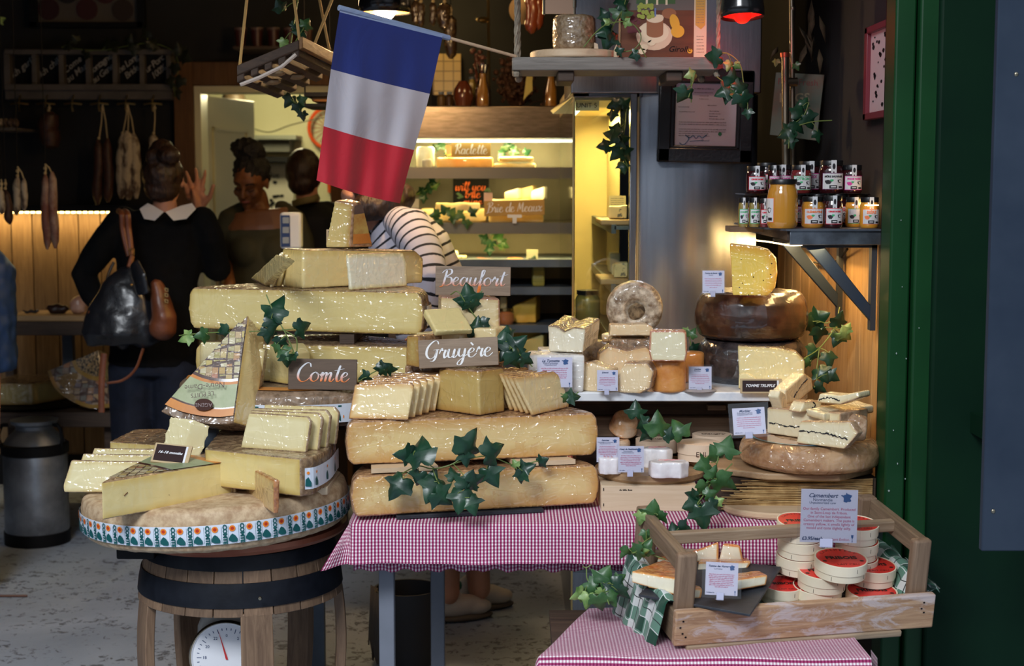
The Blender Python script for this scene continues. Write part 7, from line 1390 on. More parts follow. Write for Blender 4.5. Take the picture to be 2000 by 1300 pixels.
ivy('ivy_garland', 'dark ivy hanging down the face of the topmost half wheel', [[(520,575,4.05),(535,610,4.04),(560,655,4.03),(575,690,4.03)],[(350,655,4.1),(400,650,4.08),(450,648,4.06),(540,645,4.05),(590,640,4.05)],[(555,645,4.04),(578,660,4.04),(580,690,4.04)]],
 [(538,600,4.04,66,70,0),(532,635,4.03,44,280,0),(525,655,4.03,40,270,0),(592,640,4.04,46,10,0),(545,672,4.03,34,250,0),(555,690,4.02,36,300,2),(560,705,4.02,34,270,0),(435,650,4.06,40,200,0),(395,655,4.07,36,190,2),(362,658,4.09,38,200,1),(575,695,4.03,22,270,0),(538,680,4.03,26,250,2)], seed=32)
ivy('ivy_garland', 'dark ivy trailing over the Beaufort sign and block', [[(880,575,4.12),(895,570,4.1),(915,600,4.1),(935,625,4.1),(960,640,4.08)],[(930,580,4.12),(942,568,4.12)]], [(916,578,4.1,58,100,0),(922,600,4.1,40,280,0),(930,640,4.08,52,80,0),(945,636,4.08,36,320,0),(905,590,4.1,30,180,0)], seed=33)
ivy('ivy_garland', 'thick dark ivy cluster right of the Gruyere sign', [[(975,650,4.05),(1000,680,4.0),(1025,700,4.0),(1040,716,4.0)]], [(985,665,4.02,56,80,0),(1008,672,4.0,56,40,0),(1010,700,3.99,54,300,0),(990,690,4.0,46,230,0),(1028,704,3.99,36,330,0),(995,650,4.03,34,100,0)], seed=34)
ivy('ivy_garland', 'small dark ivy sprig left of the golden slice fan', [[(700,745,3.95),(740,722,3.98),(780,718,4.0)]], [(752,718,3.97,36,20,0),(742,722,3.97,30,180,0),(765,722,3.98,28,350,0),(712,738,3.95,32,200,0)], seed=35)
# ================================================================ price cards
PINKP = mat('card paper', cR(222,218,232), rough=.5); PLAST = glass_mat('card sleeve', (.98,.985,1,1), .05)
FRANCE = [(-.05,1),(.12,.72),(.5,.62),(.95,.45),(.8,.1),(.62,-.15),(.85,-.55),(.6,-.75),(.2,-.72),(0,-.9),(-.55,-.72),(-.5,-.2),(-.62,.15),(-1,.35),(-.95,.5),(-.5,.42),(-.35,.6),(-.15,.55)]
def card(label, x0, y0, x1, y1, d, title, sub=None, body=None, price=None, drink=None, tilt=-6, rot=0, sleeve=0, roll=0, nl=6, seed=1, mg=.0):
 m = mpp(d); p = W((x0+x1)/2, y1, d); w_, h_ = (x1-x0)*m, (y1-y0)*m; t = thing('price_card', label, 'price card', p, (R(tilt), R(roll), R(rot)))
 b = BM(); b.box(-w_/2, w_/2, 0, .0012, 0, h_); c = obj('card', b, PINKP, t); b = BM(); Y = -.0006; r = random.Random(seed)
 big = w_ > .1; zt = h_*.93
 text(b, title, w_*(.105 if len(title) < 12 else .078), (-w_*.12, Y, h_*.88), mi=0, shear=.4, off=.0002)
 zz_ = h_*.80
 for i, s_ in enumerate(sub or []): text(b, s_, w_*.075*(1 if i == 0 else .8), (-w_*.12, Y, zz_), mi=0); zz_ -= h_*.055
 b.poly([(w_*.30+x*w_*.1, Y, h_*.85+y*w_*.095) for x, y in FRANCE], 1)
 if body:
  for i, s_ in enumerate(body): text(b, s_, w_*.067, (0, Y, h_*(.63-.072*i)), mi=2)
 else:
  for i in range(nl): k = (1 if i < nl-1 else .5)*r.uniform(.82, .98); scribble(b, -w_*.43*k, w_*.43*k, h_*(.62-.38*i/max(nl-1, 1)), h_*.032, r, 2, y=Y)
 if price: text(b, price, w_*.085, (-w_*.28, Y, h_*.07), mi=0, off=.0003)
 else: scribble(b, -w_*.45, -w_*.2, h_*.06, h_*.035, r, 0, y=Y)
 if drink: text(b, drink, w_*.06, (w_*.22, Y, h_*.06), mi=2)
 gx_ = w_*.42; b.poly([(gx_-w_*.022,Y,h_*.15),(gx_+w_*.022,Y,h_*.15),(gx_+w_*.016,Y,h_*.10),(gx_+.0006,Y,h_*.085),(gx_+.0006,Y,h_*.03),(gx_+w_*.015,Y,h_*.02),(gx_-w_*.015,Y,h_*.02),(gx_-.0006,Y,h_*.03),(gx_-.0006,Y,h_*.085),(gx_-w_*.016,Y,h_*.10)], 1)
 obj('print', b, [INKB, BLUEPRINT, INKR], c, smooth=False)
 b = BM(); s_ = .004+sleeve; b.box(-w_/2-s_, w_/2+s_, -.0016, -.0010, -.004-sleeve*.6, h_+s_*1.2); obj('sleeve', b, PLAST, t)
 b = BM(); fw = w_*.22; b.box(-fw*.2-fw/2, -fw*.2+fw/2, -.006, -.003, -.01, h_*.06+.002); b.box(-fw*.7, fw*.3, -.006, .02, -.0105, -.009); obj('clip_foot', b, mat('frosted acrylic', (.5,.5,.66,1), rough=.2, coat=.6), t); return t
# ================================================================ marble slab and what stands on it
MZ = 1.034; MXL = W(1118,776,4.07).x; MY0 = 4.07
t = thing('marble_slab', 'white marble slab shelf on dark wooden beams above the table', 'slab', (.45, 4.3, MZ-.025))
b = BM(); b.prism([(MXL,MY0,MZ-.025),(.775,MY0,MZ-.025),(.80,MY0+.05,MZ-.025),(.80,4.56,MZ-.025),(MXL-.06,4.56,MZ-.025)], (0,0,.025)); obj('slab', b, mat('white marble', (.62,.66,.74,1), (.8,.82,.86,1), sc=7, rough=.25, rr=(.35,.5), dist=1.5), t, world=True, bev=.003)
t = thing('beam_support', 'stacked dark brown wooden beams under the marble slab', 'beam', (.45, 4.2, ZTB+.004))
for x0, x1, y, za, zc, m_ in ((MXL-.02,.80,4.26,MZ-.06,MZ-.0255,DARKWOOD),(W(1395,800,4.1).x,W(1432,800,4.1).x,4.24,MZ-.075,MZ-.061,OAKX),(MXL-.03,.80,4.28,.94,MZ-.06,DARKWOOD),(MXL-.03,.80,4.24,.885,.939,OAKX),(MXL+.02,.80,4.27,ZTB+.004,.884,DARKWOOD)):
 b = BM(); b.box(x0, x1, y, y+.3, za, zc); obj('beam', b, m_, t, world=True, bev=.002)
TOM = cheesemat('tomme', cR(232,222,196), cR(214,196,156), cR(96,72,54), cR(166,138,108), rt=.004, fade=.006, rsc=45, wr=1.4)
TOMW = cheesemat('white wrapped', cR(232,228,222), cR(226,218,206), cR(210,204,200), cR(238,234,230), rt=.002, fade=.004, wr=1.5)
STN = cheesemat('cream wedge', cR(238,214,172), cR(216,176,122), cR(120,94,74), cR(176,146,118), rt=.003, fade=.012, wr=1.0, rsc=40)
ORC = cheesemat('orange rind', cR(222,160,84), cR(214,140,66), cR(200,124,54), cR(222,156,84), rt=1.0, rsc=14, wr=.3, wrap=.6)
PCS = cheesemat('pale square', cR(232,222,186), cR(224,204,158), cR(176,110,84), cR(214,160,130), rt=.0035, fade=.004, wr=.7)
piece('wide flat white-rinded cheese slab behind the first card on the marble', [(1032,766),(1140,766),(1142,694),(1030,692)], (0,1), MZ, .1, TOMW, (2,3), name='cheese_slab', vox=.004)
ZW1 = MZ+(766-694)*mpp(4.15)
piece('dark-rinded tomme piece in crinkled film on the white slab', [(1072,686),(1138,689),(1143,641),(1120,638),(1102,646),(1086,636),(1070,634)], (0,1), ZW1+.004, .2, TOM, (2,3,4,5), ext=(.05,.17,.012), name='cheese_piece', split=True, vox=.0035, amp2=.004)
piece('white wrapped square cheese on the slab under the tomme', [(1056,701),(1140,700),(1141,684),(1058,683)], (0,1), ZW1-.02, .09, TOMW, (0,1,2,3), name='cheese_slab')
bm = BM(); p = onz(1160,735,MZ); fs = bm.lathe([(.03,0),(.052,.02),(.058,.05),(.05,.085),(.03,.10)], 24, Matrix.Translation((p.x, p.y+.07, MZ+.0))); cheese('cheese_ball', 'rough grey-brown rounded cheese behind the tomme and wedges', 'cheese', bm, fs, cheesemat('grey rough rind', cR(150,130,104), cR(150,130,104), cR(84,66,52), cR(158,134,104), rt=1.0, rsc=50, wrap=.4), split=False, amp2=.006, nsc2=14)
# standing wheel with a hollow
p = W(1241,604,4.36); bm = BM(); r_ = 56*mpp(4.36); prf = [(.0001,.012),(r_*.2,.012),(r_*.33,.004),(r_*.42,-.004),(r_*.8,-.003),(r_*.95,.008),(r_,.03),(r_*.97,.06),(r_*.85,.075),(.0001,.075)]
bm.lathe(prf, 48, Matrix.Translation((p.x, p.y, p.z)) @ Matrix.Rotation(-PI/2, 4, 'X') @ Matrix.Rotation(PI, 4, 'Z')); sw_ = cheese('whole_cheese', 'round mould-rinded cheese wheel with a hollow centre, standing on edge', 'cheese wheel', bm, list(bm.faces), cheesemat('mottled standing wheel', cR(200,180,150), cR(200,180,150), cR(120,96,72), cR(216,200,176), rt=1.0, rsc=42, wrap=.5, wr=.5), vox=.003, amp=.0015, nsc=60, amp2=.002, split=False)
b = BM(); b.lathe([(.0,0),(r_*.22,0),(r_*.3,.004)], 28, Matrix.Translation((p.x+.004, p.y-.0022, p.z-.006)) @ Matrix.Rotation(-PI/2, 4, 'X'), cap=False)
for v in b.bm.verts: v.co += Vector((.003*noise.noise(v.co*60), 0, .006*noise.noise(v.co*45)))
obj('dark_hollow', b, mat('dark mould hollow', cR(66,50,34), cR(150,126,94), sc=60, rough=.9, bump=.8), sw_).location = -sw_.location
bm = BM(); bm.box(W(1190,700,4.3).x, W(1292,700,4.3).x, 4.27, 4.45, MZ, p.z-r_*.94); cheese('cheese_block', 'rinded cheese block hidden behind the wedges, under the standing wheel', 'cheese', bm, list(bm.faces), TOM, vox=.005, split=False)
piece('large cream half cheese in crinkled film behind the two small wedges', [(1168,752),(1276,752),(1278,690),(1262,676),(1225,684),(1190,675),(1170,690)], (0,1), MZ, .07, STN, (1,2,3,4,5), name='cheese_half', split=True, amp2=.004)
ZH = MZ+(752-680)*mpp(4.25)
piece('lower of two cream wedges piled at the foot of the standing wheel', [(1176,668),(1250,670),(1262,654),(1240,648),(1174,652)], (0,1), ZH, .07, STN, (0,1), name='cheese_wedge', vox=.0028); piece('upper of two cream wedges piled at the foot of the standing wheel', [(1190,656),(1276,656),(1277,640),(1262,632),(1192,634)], (0,1), ZH+.026, .06, STN, (1,), name='cheese_wedge', vox=.0028)
piece('small cream wedge with curved rind at the left on the marble', [(1124,762),(1190,766),(1192,722),(1150,706),(1138,708),(1126,735)], (0,1), MZ, .06, STN, (3,4,5), name='cheese_wedge', vox=.003); piece('small cream wedge with dark right rind at the middle on the marble', [(1208,766),(1252,768),(1270,758),(1277,725),(1264,708),(1220,708),(1207,730)], (0,1), MZ, .055, STN, (1,2,3,4), name='cheese_wedge', vox=.003)
def drum(label, x0, x1, y1, z, h, mt, d=None, name='whole_cheese', cat='cheese', rnd=.12, tilt=None, **kw):
 p = onz((x0+x1)/2, y1, z); r_ = (x1-x0)/2*mpp(p.y); e = h*rnd; bm = BM(); M = Matrix.Translation((p.x, p.y+r_, z)); M = M @ tilt if tilt is not None else M
 fs = bm.lathe([(r_-e,0),(r_-e*.3,e*.4),(r_,e*1.2),(r_,h-e*1.2),(r_-e*.3,h-e*.4),(r_-e,h)], 56, M); return cheese(name, label, cat, bm, fs, mt, split=False, **kw), p, r_
o_, p, r_ = drum('small smooth orange cheese drum on the marble', 1276, 1342, 767, MZ, .086, ORC, rnd=.06, vox=.0028); drum('second orange cheese drum behind the first, beside its card', 1335, 1378, 748, MZ, .085, ORC, rnd=.08, vox=.003)
piece('square wrapped pale cheese with a pressed mark, on the orange drum', [(1272,705),(1338,706),(1342,690),(1340,650),(1334,646),(1270,646),(1268,690)], (0,1), MZ+.0875, .06, PCS, (0,1,2,3,4,5,6), name='cheese_block', vox=.0028, split=True)
b = BM(); pl_ = onplane(1305,680,onz(1300,705,MZ+.087),Vector((0,1,0)))
for q_ in [((1293,660),(1326,660)),((1293,660),(1302,695)),((1326,660),(1326,692)),((1302,695),(1326,692))]: a_, c_ = [Vector((W(x,y,pl_.y-.0006))) for x, y in q_]; b.tube([a_, c_], .0006, 5)
tag(obj('pressed_mark', b, cheesemat('pressed', cR(214,204,168), cR(214,204,168), cR(214,204,168), cR(214,204,168), wrap=0)), None); mk = bpy.data.objects['pressed_mark']; sqc = [o for o in COL.objects if o.get('label', '').startswith('square wrapped pale')][0]; mk.parent = sqc; mk.location = -sqc.location
c2 = card('small price card in front of the cream wedges on the marble', 1166, 722, 1207, 763, 4.04, 'Livarot', nl=6, seed=3); card('price card in front of the orange drums on the marble', 1345, 715, 1390, 760, 4.1, 'Lucine', ['Pyrénées'], nl=6, seed=4)
b = BM(); p = onz(1366,766,MZ); b.lathe([(0,.0004),(.048,.0004),(.05,.003),(0,.003)], 36, Matrix.Translation((p.x, p.y+.03, MZ))); tag(obj('metal_disc', b, mat('grey disc', cR(150,146,146), rough=.4), origin=(p.x,p.y+.03,MZ)), 'flat grey disc under the price card on the marble', 'disc')
card('large price card leaning on the white cheese slab', 1049, 697, 1118, 756, 4.03, 'La Tomette', ['Midi-Pyrénées','Unpasteurised'], nl=7, seed=5)
# dark wheels
DKW = cheesemat('dark blackish wheel', cR(60,46,44), cR(60,46,44), cR(22,15,16), cR(60,50,50), rt=1.0, rsc=38, wrap=.8, wr=.3); BRW = cheesemat('dark brown waxed wheel', cR(44,20,10), cR(44,20,10), cR(28,12,6), cR(70,34,14), rt=1.0, rsc=13, wrap=.9, wr=.12)
CXB = W(1467,620,4.33).x; R1 = 107*mpp(4.33); bm = BM(); fs = bm.lathe([(R1*.85,0),(R1*.97,.02),(R1,.06),(R1*.96,.098),(R1*.85,.118)], 64, Matrix.Translation((CXB+.003, 4.33, MZ))); cheese('whole_cheese', 'blackish mould-bloomed cheese wheel on the marble, under the brown one', 'cheese wheel', bm, fs, DKW, vox=.004, split=False, amp=.001, amp2=.003)
R2 = 111*mpp(4.33); Z2 = MZ+.119; bm = BM(); fs = bm.lathe([(R2*.78,0),(R2*.92,.012),(R2*.99,.042),(R2,.07),(R2*.965,.105),(R2*.88,.128),(R2*.78,.136)], 72, Matrix.Translation((CXB, 4.33, Z2))); cheese('whole_cheese', 'big glossy dark brown cheese wheel carrying the yellow wedge', 'cheese wheel', bm, fs, BRW, vox=.004, split=False, amp2=.002)
ZY = Z2+.1365
YEL = cheesemat('yellow pepper cheese', cR(240,206,92), cR(224,160,40), cR(214,170,90), cR(238,206,140), rt=.002, fade=.03, wr=1.0, spots=60)
piece('bright yellow wedge with dark specks on the brown wheel', [(1430,577),(1500,578),(1514,563),(1519,535),(1516,505),(1500,487),(1480,482),(1425,476)], (0,1), ZY, .06, YEL, (1,2,3,4,5,6), name='cheese_wedge', split=True, amp2=.003)
card('price card leaning at the left on the brown wheel', 1372, 528, 1415, 572, onz(1394,574,ZY).y, 'Tomme de Savoie', ['Savoie'], nl=5, seed=6)
TRU = cheesemat('truffle cheese', cR(236,222,168), cR(214,190,120), cR(110,90,70), cR(170,150,120), rt=.003, fade=.01, wr=1.0, spots=38)
piece('wrapped truffle-specked half cheese in front of the blackish wheel', [(1444,756),(1564,758),(1572,740),(1573,705),(1556,686),(1520,678),(1441,674)], (0,1), MZ, .05, TRU, (1,2,3,4,5), name='cheese_half', split=True, amp2=.003)
piece('small pale wedge just left behind the TOMME TRUFFLE plaque', [(1442,760),(1480,761),(1478,738),(1458,727),(1443,730)], (0,1), MZ, .02, TRU, (0,), name='cheese_wedge')
months('TOMME TRUFFLE', 1446, 739, 1528, 768, MZ, 0, 'dark TOMME TRUFFLE plaque in pale wooden frame on the marble', tilt=-6)
ivy('ivy_garland', 'dark ivy peeping between orange drum and blackish wheel', [[(1345,655,4.35),(1355,690,4.35),(1368,705,4.35)]], [(1352,650,4.34,26,60,2),(1360,680,4.34,34,30,0),(1362,700,4.34,34,300,0),(1338,645,4.36,18,150,1)], seed=41)
ivy('ivy_garland', 'ivy climbing between the dark wheels and the plank wall', [[(1570,700,4.2),(1600,680,4.25),(1630,640,4.3),(1640,600,4.4)],[(1600,680,4.25),(1595,740,4.2),(1612,765,4.2)],[(1575,610,4.4),(1610,630,4.35),(1625,625,4.35)]],
 [(1600,620,4.35,50,30,0),(1582,635,4.35,44,200,0),(1640,625,4.3,44,70,0),(1650,658,4.28,44,320,1),(1600,655,4.3,46,260,0),(1635,660,4.3,40,250,0),(1590,690,4.25,44,240,0),(1620,700,4.22,40,280,0),(1605,730,4.2,44,300,0),(1625,735,4.2,36,330,0),(1578,712,4.18,30,230,2),(1600,760,4.18,34,340,0),(1655,640,4.28,26,60,1)], seed=42)
ivy('ivy_garland', 'small green ivy sprig under the left end of the marble', [[(1095,768,4.0),(1115,775,3.99),(1130,765,3.99)]], [(1120,774,3.98,36,10,0),(1106,780,3.98,26,240,2)], seed=43)
# ================================================================ right-hand morbier group
ZR0 = .862; b = BM();
t = thing('straw_stand', 'low stand wrapped in dry straw matting under the wrapped wheel', 'stand', (.72, 3.95, ZTB+.004)); b = BM(); b.box(W(1395,940,3.86).x, .93, 3.87, 4.07, ZTB+.004, ZR0-.022); obj('core', b, DARKWOOD, t, world=True)
b = BM(); r = random.Random(5)
for k in range(90): z_ = ZTB+.01+(ZR0-.034-ZTB)*r.random(); x0 = W(1405,940,3.86).x+r.uniform(0,.12); b.tube([(x0, 3.862-r.random()*.006, z_), (x0+.2, 3.858-r.random()*.006, z_+r.uniform(-.006,.006)), (min(x0+.4,.92), 3.862, z_+r.uniform(-.008,.008))], .0016, 4)
o_ = obj('straw', b, mat('straw', (.30,.17,.06,1), (.5,.33,.14,1), sc=30, rough=.7, island=.5), t, world=True); o_['kind'] = 'stuff'
b = BM(); b.prism([onz(x, y, ZR0-.02) for x, y in ((1322,898),(1390,925),(1500,938),(1640,940),(1705,925))]+[Vector((.93,4.1,ZR0-.02)),Vector((.4,4.1,ZR0-.02))], (0,0,.018)); tag(obj('olive_board', b, OLIVEW, origin=(.7,3.95,ZR0-.02), bev=.004), 'dark-edged olive wood board under the wrapped wheel at the right', 'board')
MORB = cheesemat('morbier', cR(238,226,190), cR(224,200,150), cR(160,122,92), cR(200,170,140), rt=.003, fade=.008, wr=.9)
bm = BM(); p = W(1577,900,3.98); r_ = 138*mpp(3.98); fs = bm.lathe([(r_-.025,0),(r_-.004,.012),(r_,.036),(r_-.006,.06),(r_-.03,.072)], 72, Matrix.Translation((p.x, 3.955, ZR0))); bw = cheese('whole_cheese', 'broad brown cheese wheel in loose film at the right, under the morbier pieces', 'cheese wheel', bm, fs, cheesemat('brown wrapped wheel', cR(190,150,110), cR(190,150,110), cR(150,104,66), cR(204,166,126), rt=1.0, rsc=16, wrap=1, wr=1.6), vox=.004, split=False, amp2=.003)
b = BM(); A = [PI*.95+PI*.7*k/30 for k in range(31)]; cc = Vector((p.x, 3.955, ZR0+.0735))
for k in range(30):
 for r0, r1_, mi in ((r_*.80,r_*.84,1),(r_*.5,r_*.79,0)): b.poly([cc+Vector((r*math.cos(a), r*math.sin(a), 0)) for r, a in ((r0,A[k]),(r0,A[k+1]),(r1_,A[k+1]),(r1_,A[k]))], mi)
obj('printed_label', b, [mat('pinkish brown label', cR(190,140,120), cR(170,120,100), rough=.3, coat=1), mat('light blue label line', cR(130,190,215), rough=.3, coat=1)], bw).location = -bw.location
ZK = ZR0+.0735; INKV = mat('black ash', (.012,.014,.02,1), rough=.8)
def vein(t_, pts, bi, z, lean, line):
 p0, n = fp(pts, bi, z, lean); b = BM(); r = random.Random(len(line)); L = crom([onplane(x, y, p0[0], n)-n*.0004 for x, y in line], 8)
 L = [q+Vector((0, 0, r.uniform(-.0022,.0022))) for q in L]; b.tube(L, [r.choice((.0008,.0014,.0022)) for _ in L], 5); obj('ash_vein', b, INKV, t_, world=(t_.type == 'EMPTY'));
 if t_.type != 'EMPTY': t_.children[0].location = -t_.location
def morb(label, pts, bi, z, th, rind, lean=0, line=None, ext=None, vox=.0028, **kw):
 t_ = piece(label, pts, bi, z, th, MORB, rind, lean=lean, name='cheese_piece', ext=ext, vox=vox, split=True, **kw)
 if line: vein(t_, pts, bi, z, lean, line)
 return t_
morb('large blue-labelled morbier half behind the front morbier slice', [(1497,846),(1590,860),(1640,856),(1642,806),(1497,795)], (0,1), ZK, .12, (1,2,3), line=[(1502,824),(1520,828),(1545,833),(1562,834)])
morb('front morbier slice with a long dark vein and curved rind at right', [(1554,866),(1648,878),(1664,862),(1676,846),(1660,823),(1562,822)], (0,1), ZK, .03, (0,1,2,3,4), line=[(1560,842),(1585,843),(1605,845),(1630,850),(1655,858)])
bm = BM(); p = onz(1682,868,ZK); bm.tube([p+Vector((-.05,.06,.035)), p+Vector((-.01,.05,.036)), p+Vector((.022,.045,.034))], [.036,.038,.03], 20); cheese('cheese_piece', 'stubby rounded morbier end in bunched film at the far right', 'cheese', bm, list(bm.faces), MORB, vox=.003, split=False, amp2=.004)
ZK2 = ZK+.062
morb('long flat morbier slice lying on top at the right, rind edge forward', [(1610,823),(1706,806),(1706,791),(1608,808)], (0,1), ZK2-.005, .05, (0,), ext=(-.035,.05,.006))
morb('small morbier chunk wedged below the long flat slice', [(1562,806),(1605,800),(1606,782),(1572,784)], (0,1), ZK2+.01, .04, (0,2), line=[(1580,800),(1592,792),(1588,785)])
ZK3 = ZK2+.045
morb('morbier piece lying flat at the top right of the pile', [(1595,786),(1640,791),(1678,777),(1676,765),(1640,772),(1600,768)], (0,1), ZK3-.012, .06, (0,1), line=[(1600,780),(1618,776),(1640,782)])
morb('rounded morbier end with silvery rind at the top left of the pile', [(1536,790),(1560,784),(1589,760),(1586,738),(1572,728),(1533,762)], (0,1), ZK3-.03, .035, (0,1,2,3), line=[(1550,775),(1562,756),(1576,740)]); morb('small wrapped morbier tip below the rounded end at left', [(1530,804),(1558,796),(1552,782),(1524,762),(1520,775)], (0,1), ZK2-.002, .03, (0,1))
card('price card in a large sleeve beside the morbier pieces', 1433, 795, 1497, 848, 3.79, 'Morbier', ['Franche-Comté','Unpasteurised cow'], nl=6, seed=7, sleeve=.006, roll=-3, tilt=-14)
b = BM(); p = onz(1530,1005,ZTB+.003); b.lathe([(0,0),(.155,0),(.16,.005),(.16,.013),(.155,.017),(0,.017)], 56, TRS((W(1535,990,3.86).x, 3.87, ZTB+.0035), (0,0,0), (1,.72,1))); tag(obj('round_board', b, BEECH, origin=(W(1535,990,3.86).x,3.87,ZTB+.0035)), 'pale round wooden board lying on the gingham at the right', 'board')
# ================================================================ lower middle: wooden box, board, small cheeses
p0 = onz(1174,998,ZTB+.0015); p1 = onz(1362,1000,ZTB+.0015); ZX = ZTB+.068
t = thing('wooden_box', 'pale poplar wooden box under the round olive board', 'box', ((p0.x+p1.x)/2, p0.y+.1, ZTB+.0015)); b = BM(); b.box(p0.x, p1.x, p0.y, p0.y+.24, ZTB+.0015, ZX); obj('box', b, PALE, t, world=True, bev=.0015)
b = BM(); q = W(1210,958,p0.y-.001); scribble(b, q.x, q.x+.035, q.z, .0045, random.Random(3), y=p0.y-.0008);
for y in (955, 985): q = W(1179, y, p0.y-.001); b.box(q.x-.001, q.x+.001, q.y-.0005, q.y+.001, q.z-.004, q.z+.003)
obj('stamp', b, BLACK, t, world=True, smooth=False)
p = onz(1282,948,ZX); ZO = ZX+.023
bm = BM(); rs = [[Vector((p.x+rr_*.148*math.cos(a)*(1+.03*math.sin(3*a)), p.y+.145+rr_*.145*math.sin(a)*(1+.03*math.cos(2*a)), z_)) for a in [2*PI*k/48 for k in range(48)]] for z_, rr_ in ((ZX+.0005,.95),(ZX+.008,1),(ZO-.004,1),(ZO,.97))]; bm.rings(rs); tag(obj('olive_board', bm, OLIVEW, origin=(p.x,p.y+.13,ZX)), 'rounded olive wood board on the poplar box', 'board')
NEU = mat('white bloomy rind', cR(226,222,226), cR(246,242,244), sc=30, rough=.6, coat=.9, coatr=.15, bump=.8, bsc=30, bd=.003)
def heart(label, x0, x1, y1, h, roty=0):
 p = onz((x0+x1)/2, y1, ZO); r_ = (x1-x0)/2*mpp(p.y); P = [p+Vector((r_*x, r_*.8*(y+.8), 0)) for x, y in ((0,-.75),(.55,-.9),(1,-.35),(.85,.3),(.3,.8),(-.5,.85),(-1,.2),(-.9,-.5),(-.45,-.85))]; bm = BM(); bm.prism(P, (0,0,h)); b2 = remesh(bm, .003, 3, .0012, 60, .002, 20); t_ = tag(obj('cheese_heart', b2, NEU, origin=p), label, 'cheese')
 b = BM();
 for k in range(3): c = p+Vector((r_*(-.5+.3*k), r_*.65, h+.0008)); b.tube([c, c+Vector((r_*.5,.008,.0004))], .0012, 4)
 obj('red_print', b, mat('washed red print', cR(214,150,150)), t_).location = -t_.location
heart('white wrapped cheese at the left edge of the olive board', 1168, 1216, 927, .042); heart('white wrapped heart-shaped cheese at the front of the olive board', 1268, 1348, 934, .04); heart('white wrapped cheese behind the front heart on the olive board', 1252, 1316, 914, .05)
BOXW = mat('poplar veneer', cR(226,200,162), cR(240,218,184), sc=10, rough=.5, st=(2,2,12)); BOXP = mat('box paper', cR(232,206,180), rough=.5)
def rbox(label, x0, x1, y1, z, h, side, top, side_txt=None, top_txt=None, lidh=.45, orange=False):
 p = onz((x0+x1)/2, y1, z); r_ = (x1-x0)/2*mpp(p.y); t_ = thing('cheese_box', label, 'cheese box', (p.x, p.y+r_, z)); b = BM(); b.lathe([(0,0),(r_*.96,0),(r_*.96,h*.9),(0,h*.9)], 40); obj('base', b, side, t_)
 b = BM(); b.lathe([(r_,h*(1-lidh)),(r_,h),(r_*.97,h+.0006),(0,h+.0006)], 40, cap=False); l_ = obj('lid', b, side if lidh > .5 else BOXW, t_)
 b = BM()
 if top is not None: b.poly([(r_*.93*math.cos(a), r_*.93*math.sin(a), h+.0012) for a in [2*PI*k/40 for k in range(40)]], 0)
 if top_txt:
  me = textmesh(top_txt, r_*.42, 'CENTER', .25, .0005); b.add_mesh(me, Matrix.Translation((0,-.1*r_,h+.0016)), 1)
 if side_txt:
  me = textmesh(side_txt, h*.42, 'CENTER'); n0 = len(b.bm.verts); b.add_mesh(me, Matrix.Identity(4), 1); b.bm.verts.ensure_lookup_table()
  for i in range(n0, len(b.bm.verts)): q = b.bm.verts[i].co; a = -PI/2+q.x/r_; b.bm.verts[i].co = Vector(((r_*1.004)*math.cos(a), (r_*1.004)*math.sin(a), h*.45+q.y))
 if orange: b.poly([((r_*1.005)*math.cos(-PI/2+.75+.009*math.cos(k)/r_), (r_*1.005)*math.sin(-PI/2+.75+.009*math.cos(k)/r_), h*.4+.009*math.sin(k)) for k in [2*PI*q/16 for q in range(16)]], 2)
 if len(b.bm.verts): obj('printed_label', b, [top or BOXP, BROWNP, LORG], t_, smooth=False)
 else: b.bm.free()
 return t_
rbox('Epoisses cheese box with printed pink side on the olive board', 1244, 1326, 893, ZO, .042, BOXP, BOXP, 'EPOISSES', 'Gaugry', .95); rbox('plain wood-lidded round cheese box with orange seal, right of the Epoisses box', 1326, 1412, 903, ZR0-.0015, .045, BOXP, None, 'EUI', None, .6, True); rbox('round Epoisses box at the back by the price card, orange seal on its side', 1356, 1436, 882, ZR0-.0015, .04, BOXP, BOXP, None, 'Gaugry', .95, True)
bm = BM(); p = onz(1205,888,ZO); fs = bm.lathe([(.034,0),(.042,.01),(.041,.032),(.034,.04)], 28, Matrix.Translation((p.x, p.y+.04, ZO))); LAN = cheesemat('langres', cR(240,206,160), cR(240,206,160), cR(238,180,120), cR(246,222,196), rt=1.0, rsc=18, wrap=1, wr=1.4); cheese('cheese_drum', 'flat pale orange wrapped cheese behind the Langres card', 'cheese', bm, fs, LAN, vox=.003, split=False)
bm = BM(); c = W(1219,828,p.y+.05); fs = bm.lathe([(.036,-.026),(.043,-.018),(.036,.02),(.03,.028)], 28, TRS(c, (R(28),R(14),0))); cheese('cheese_drum', 'pale orange wrapped cheese tilted on top of the flat one behind the Langres card', 'cheese', bm, fs, LAN, vox=.003, split=False, amp2=.003)
card('Langres price card at the left end of the olive board', 1165, 853, 1210, 902, 3.92, 'Langres', ['Champagne-Ardennes','Unpasteurised cow'], nl=7, seed=8); card('price card for the heart cheeses at the front of the olive board', 1207, 870, 1258, 922, 3.84, 'Coeur de Neufchatel', ['Normandie','Unpasteurised cow'], nl=7, seed=9)
ivy('ivy_garland', 'green ivy standing behind the small cheeses on the olive board', [[(1245,800,4.05),(1270,830,4.02),(1320,850,4.0)]], [(1242,800,4.03,44,90,0),(1255,828,4.0,40,200,0),(1287,828,3.98,62,90,2),(1325,838,3.97,52,120,2),(1262,850,4.0,34,230,0),(1310,850,3.97,34,350,0)], seed=44)
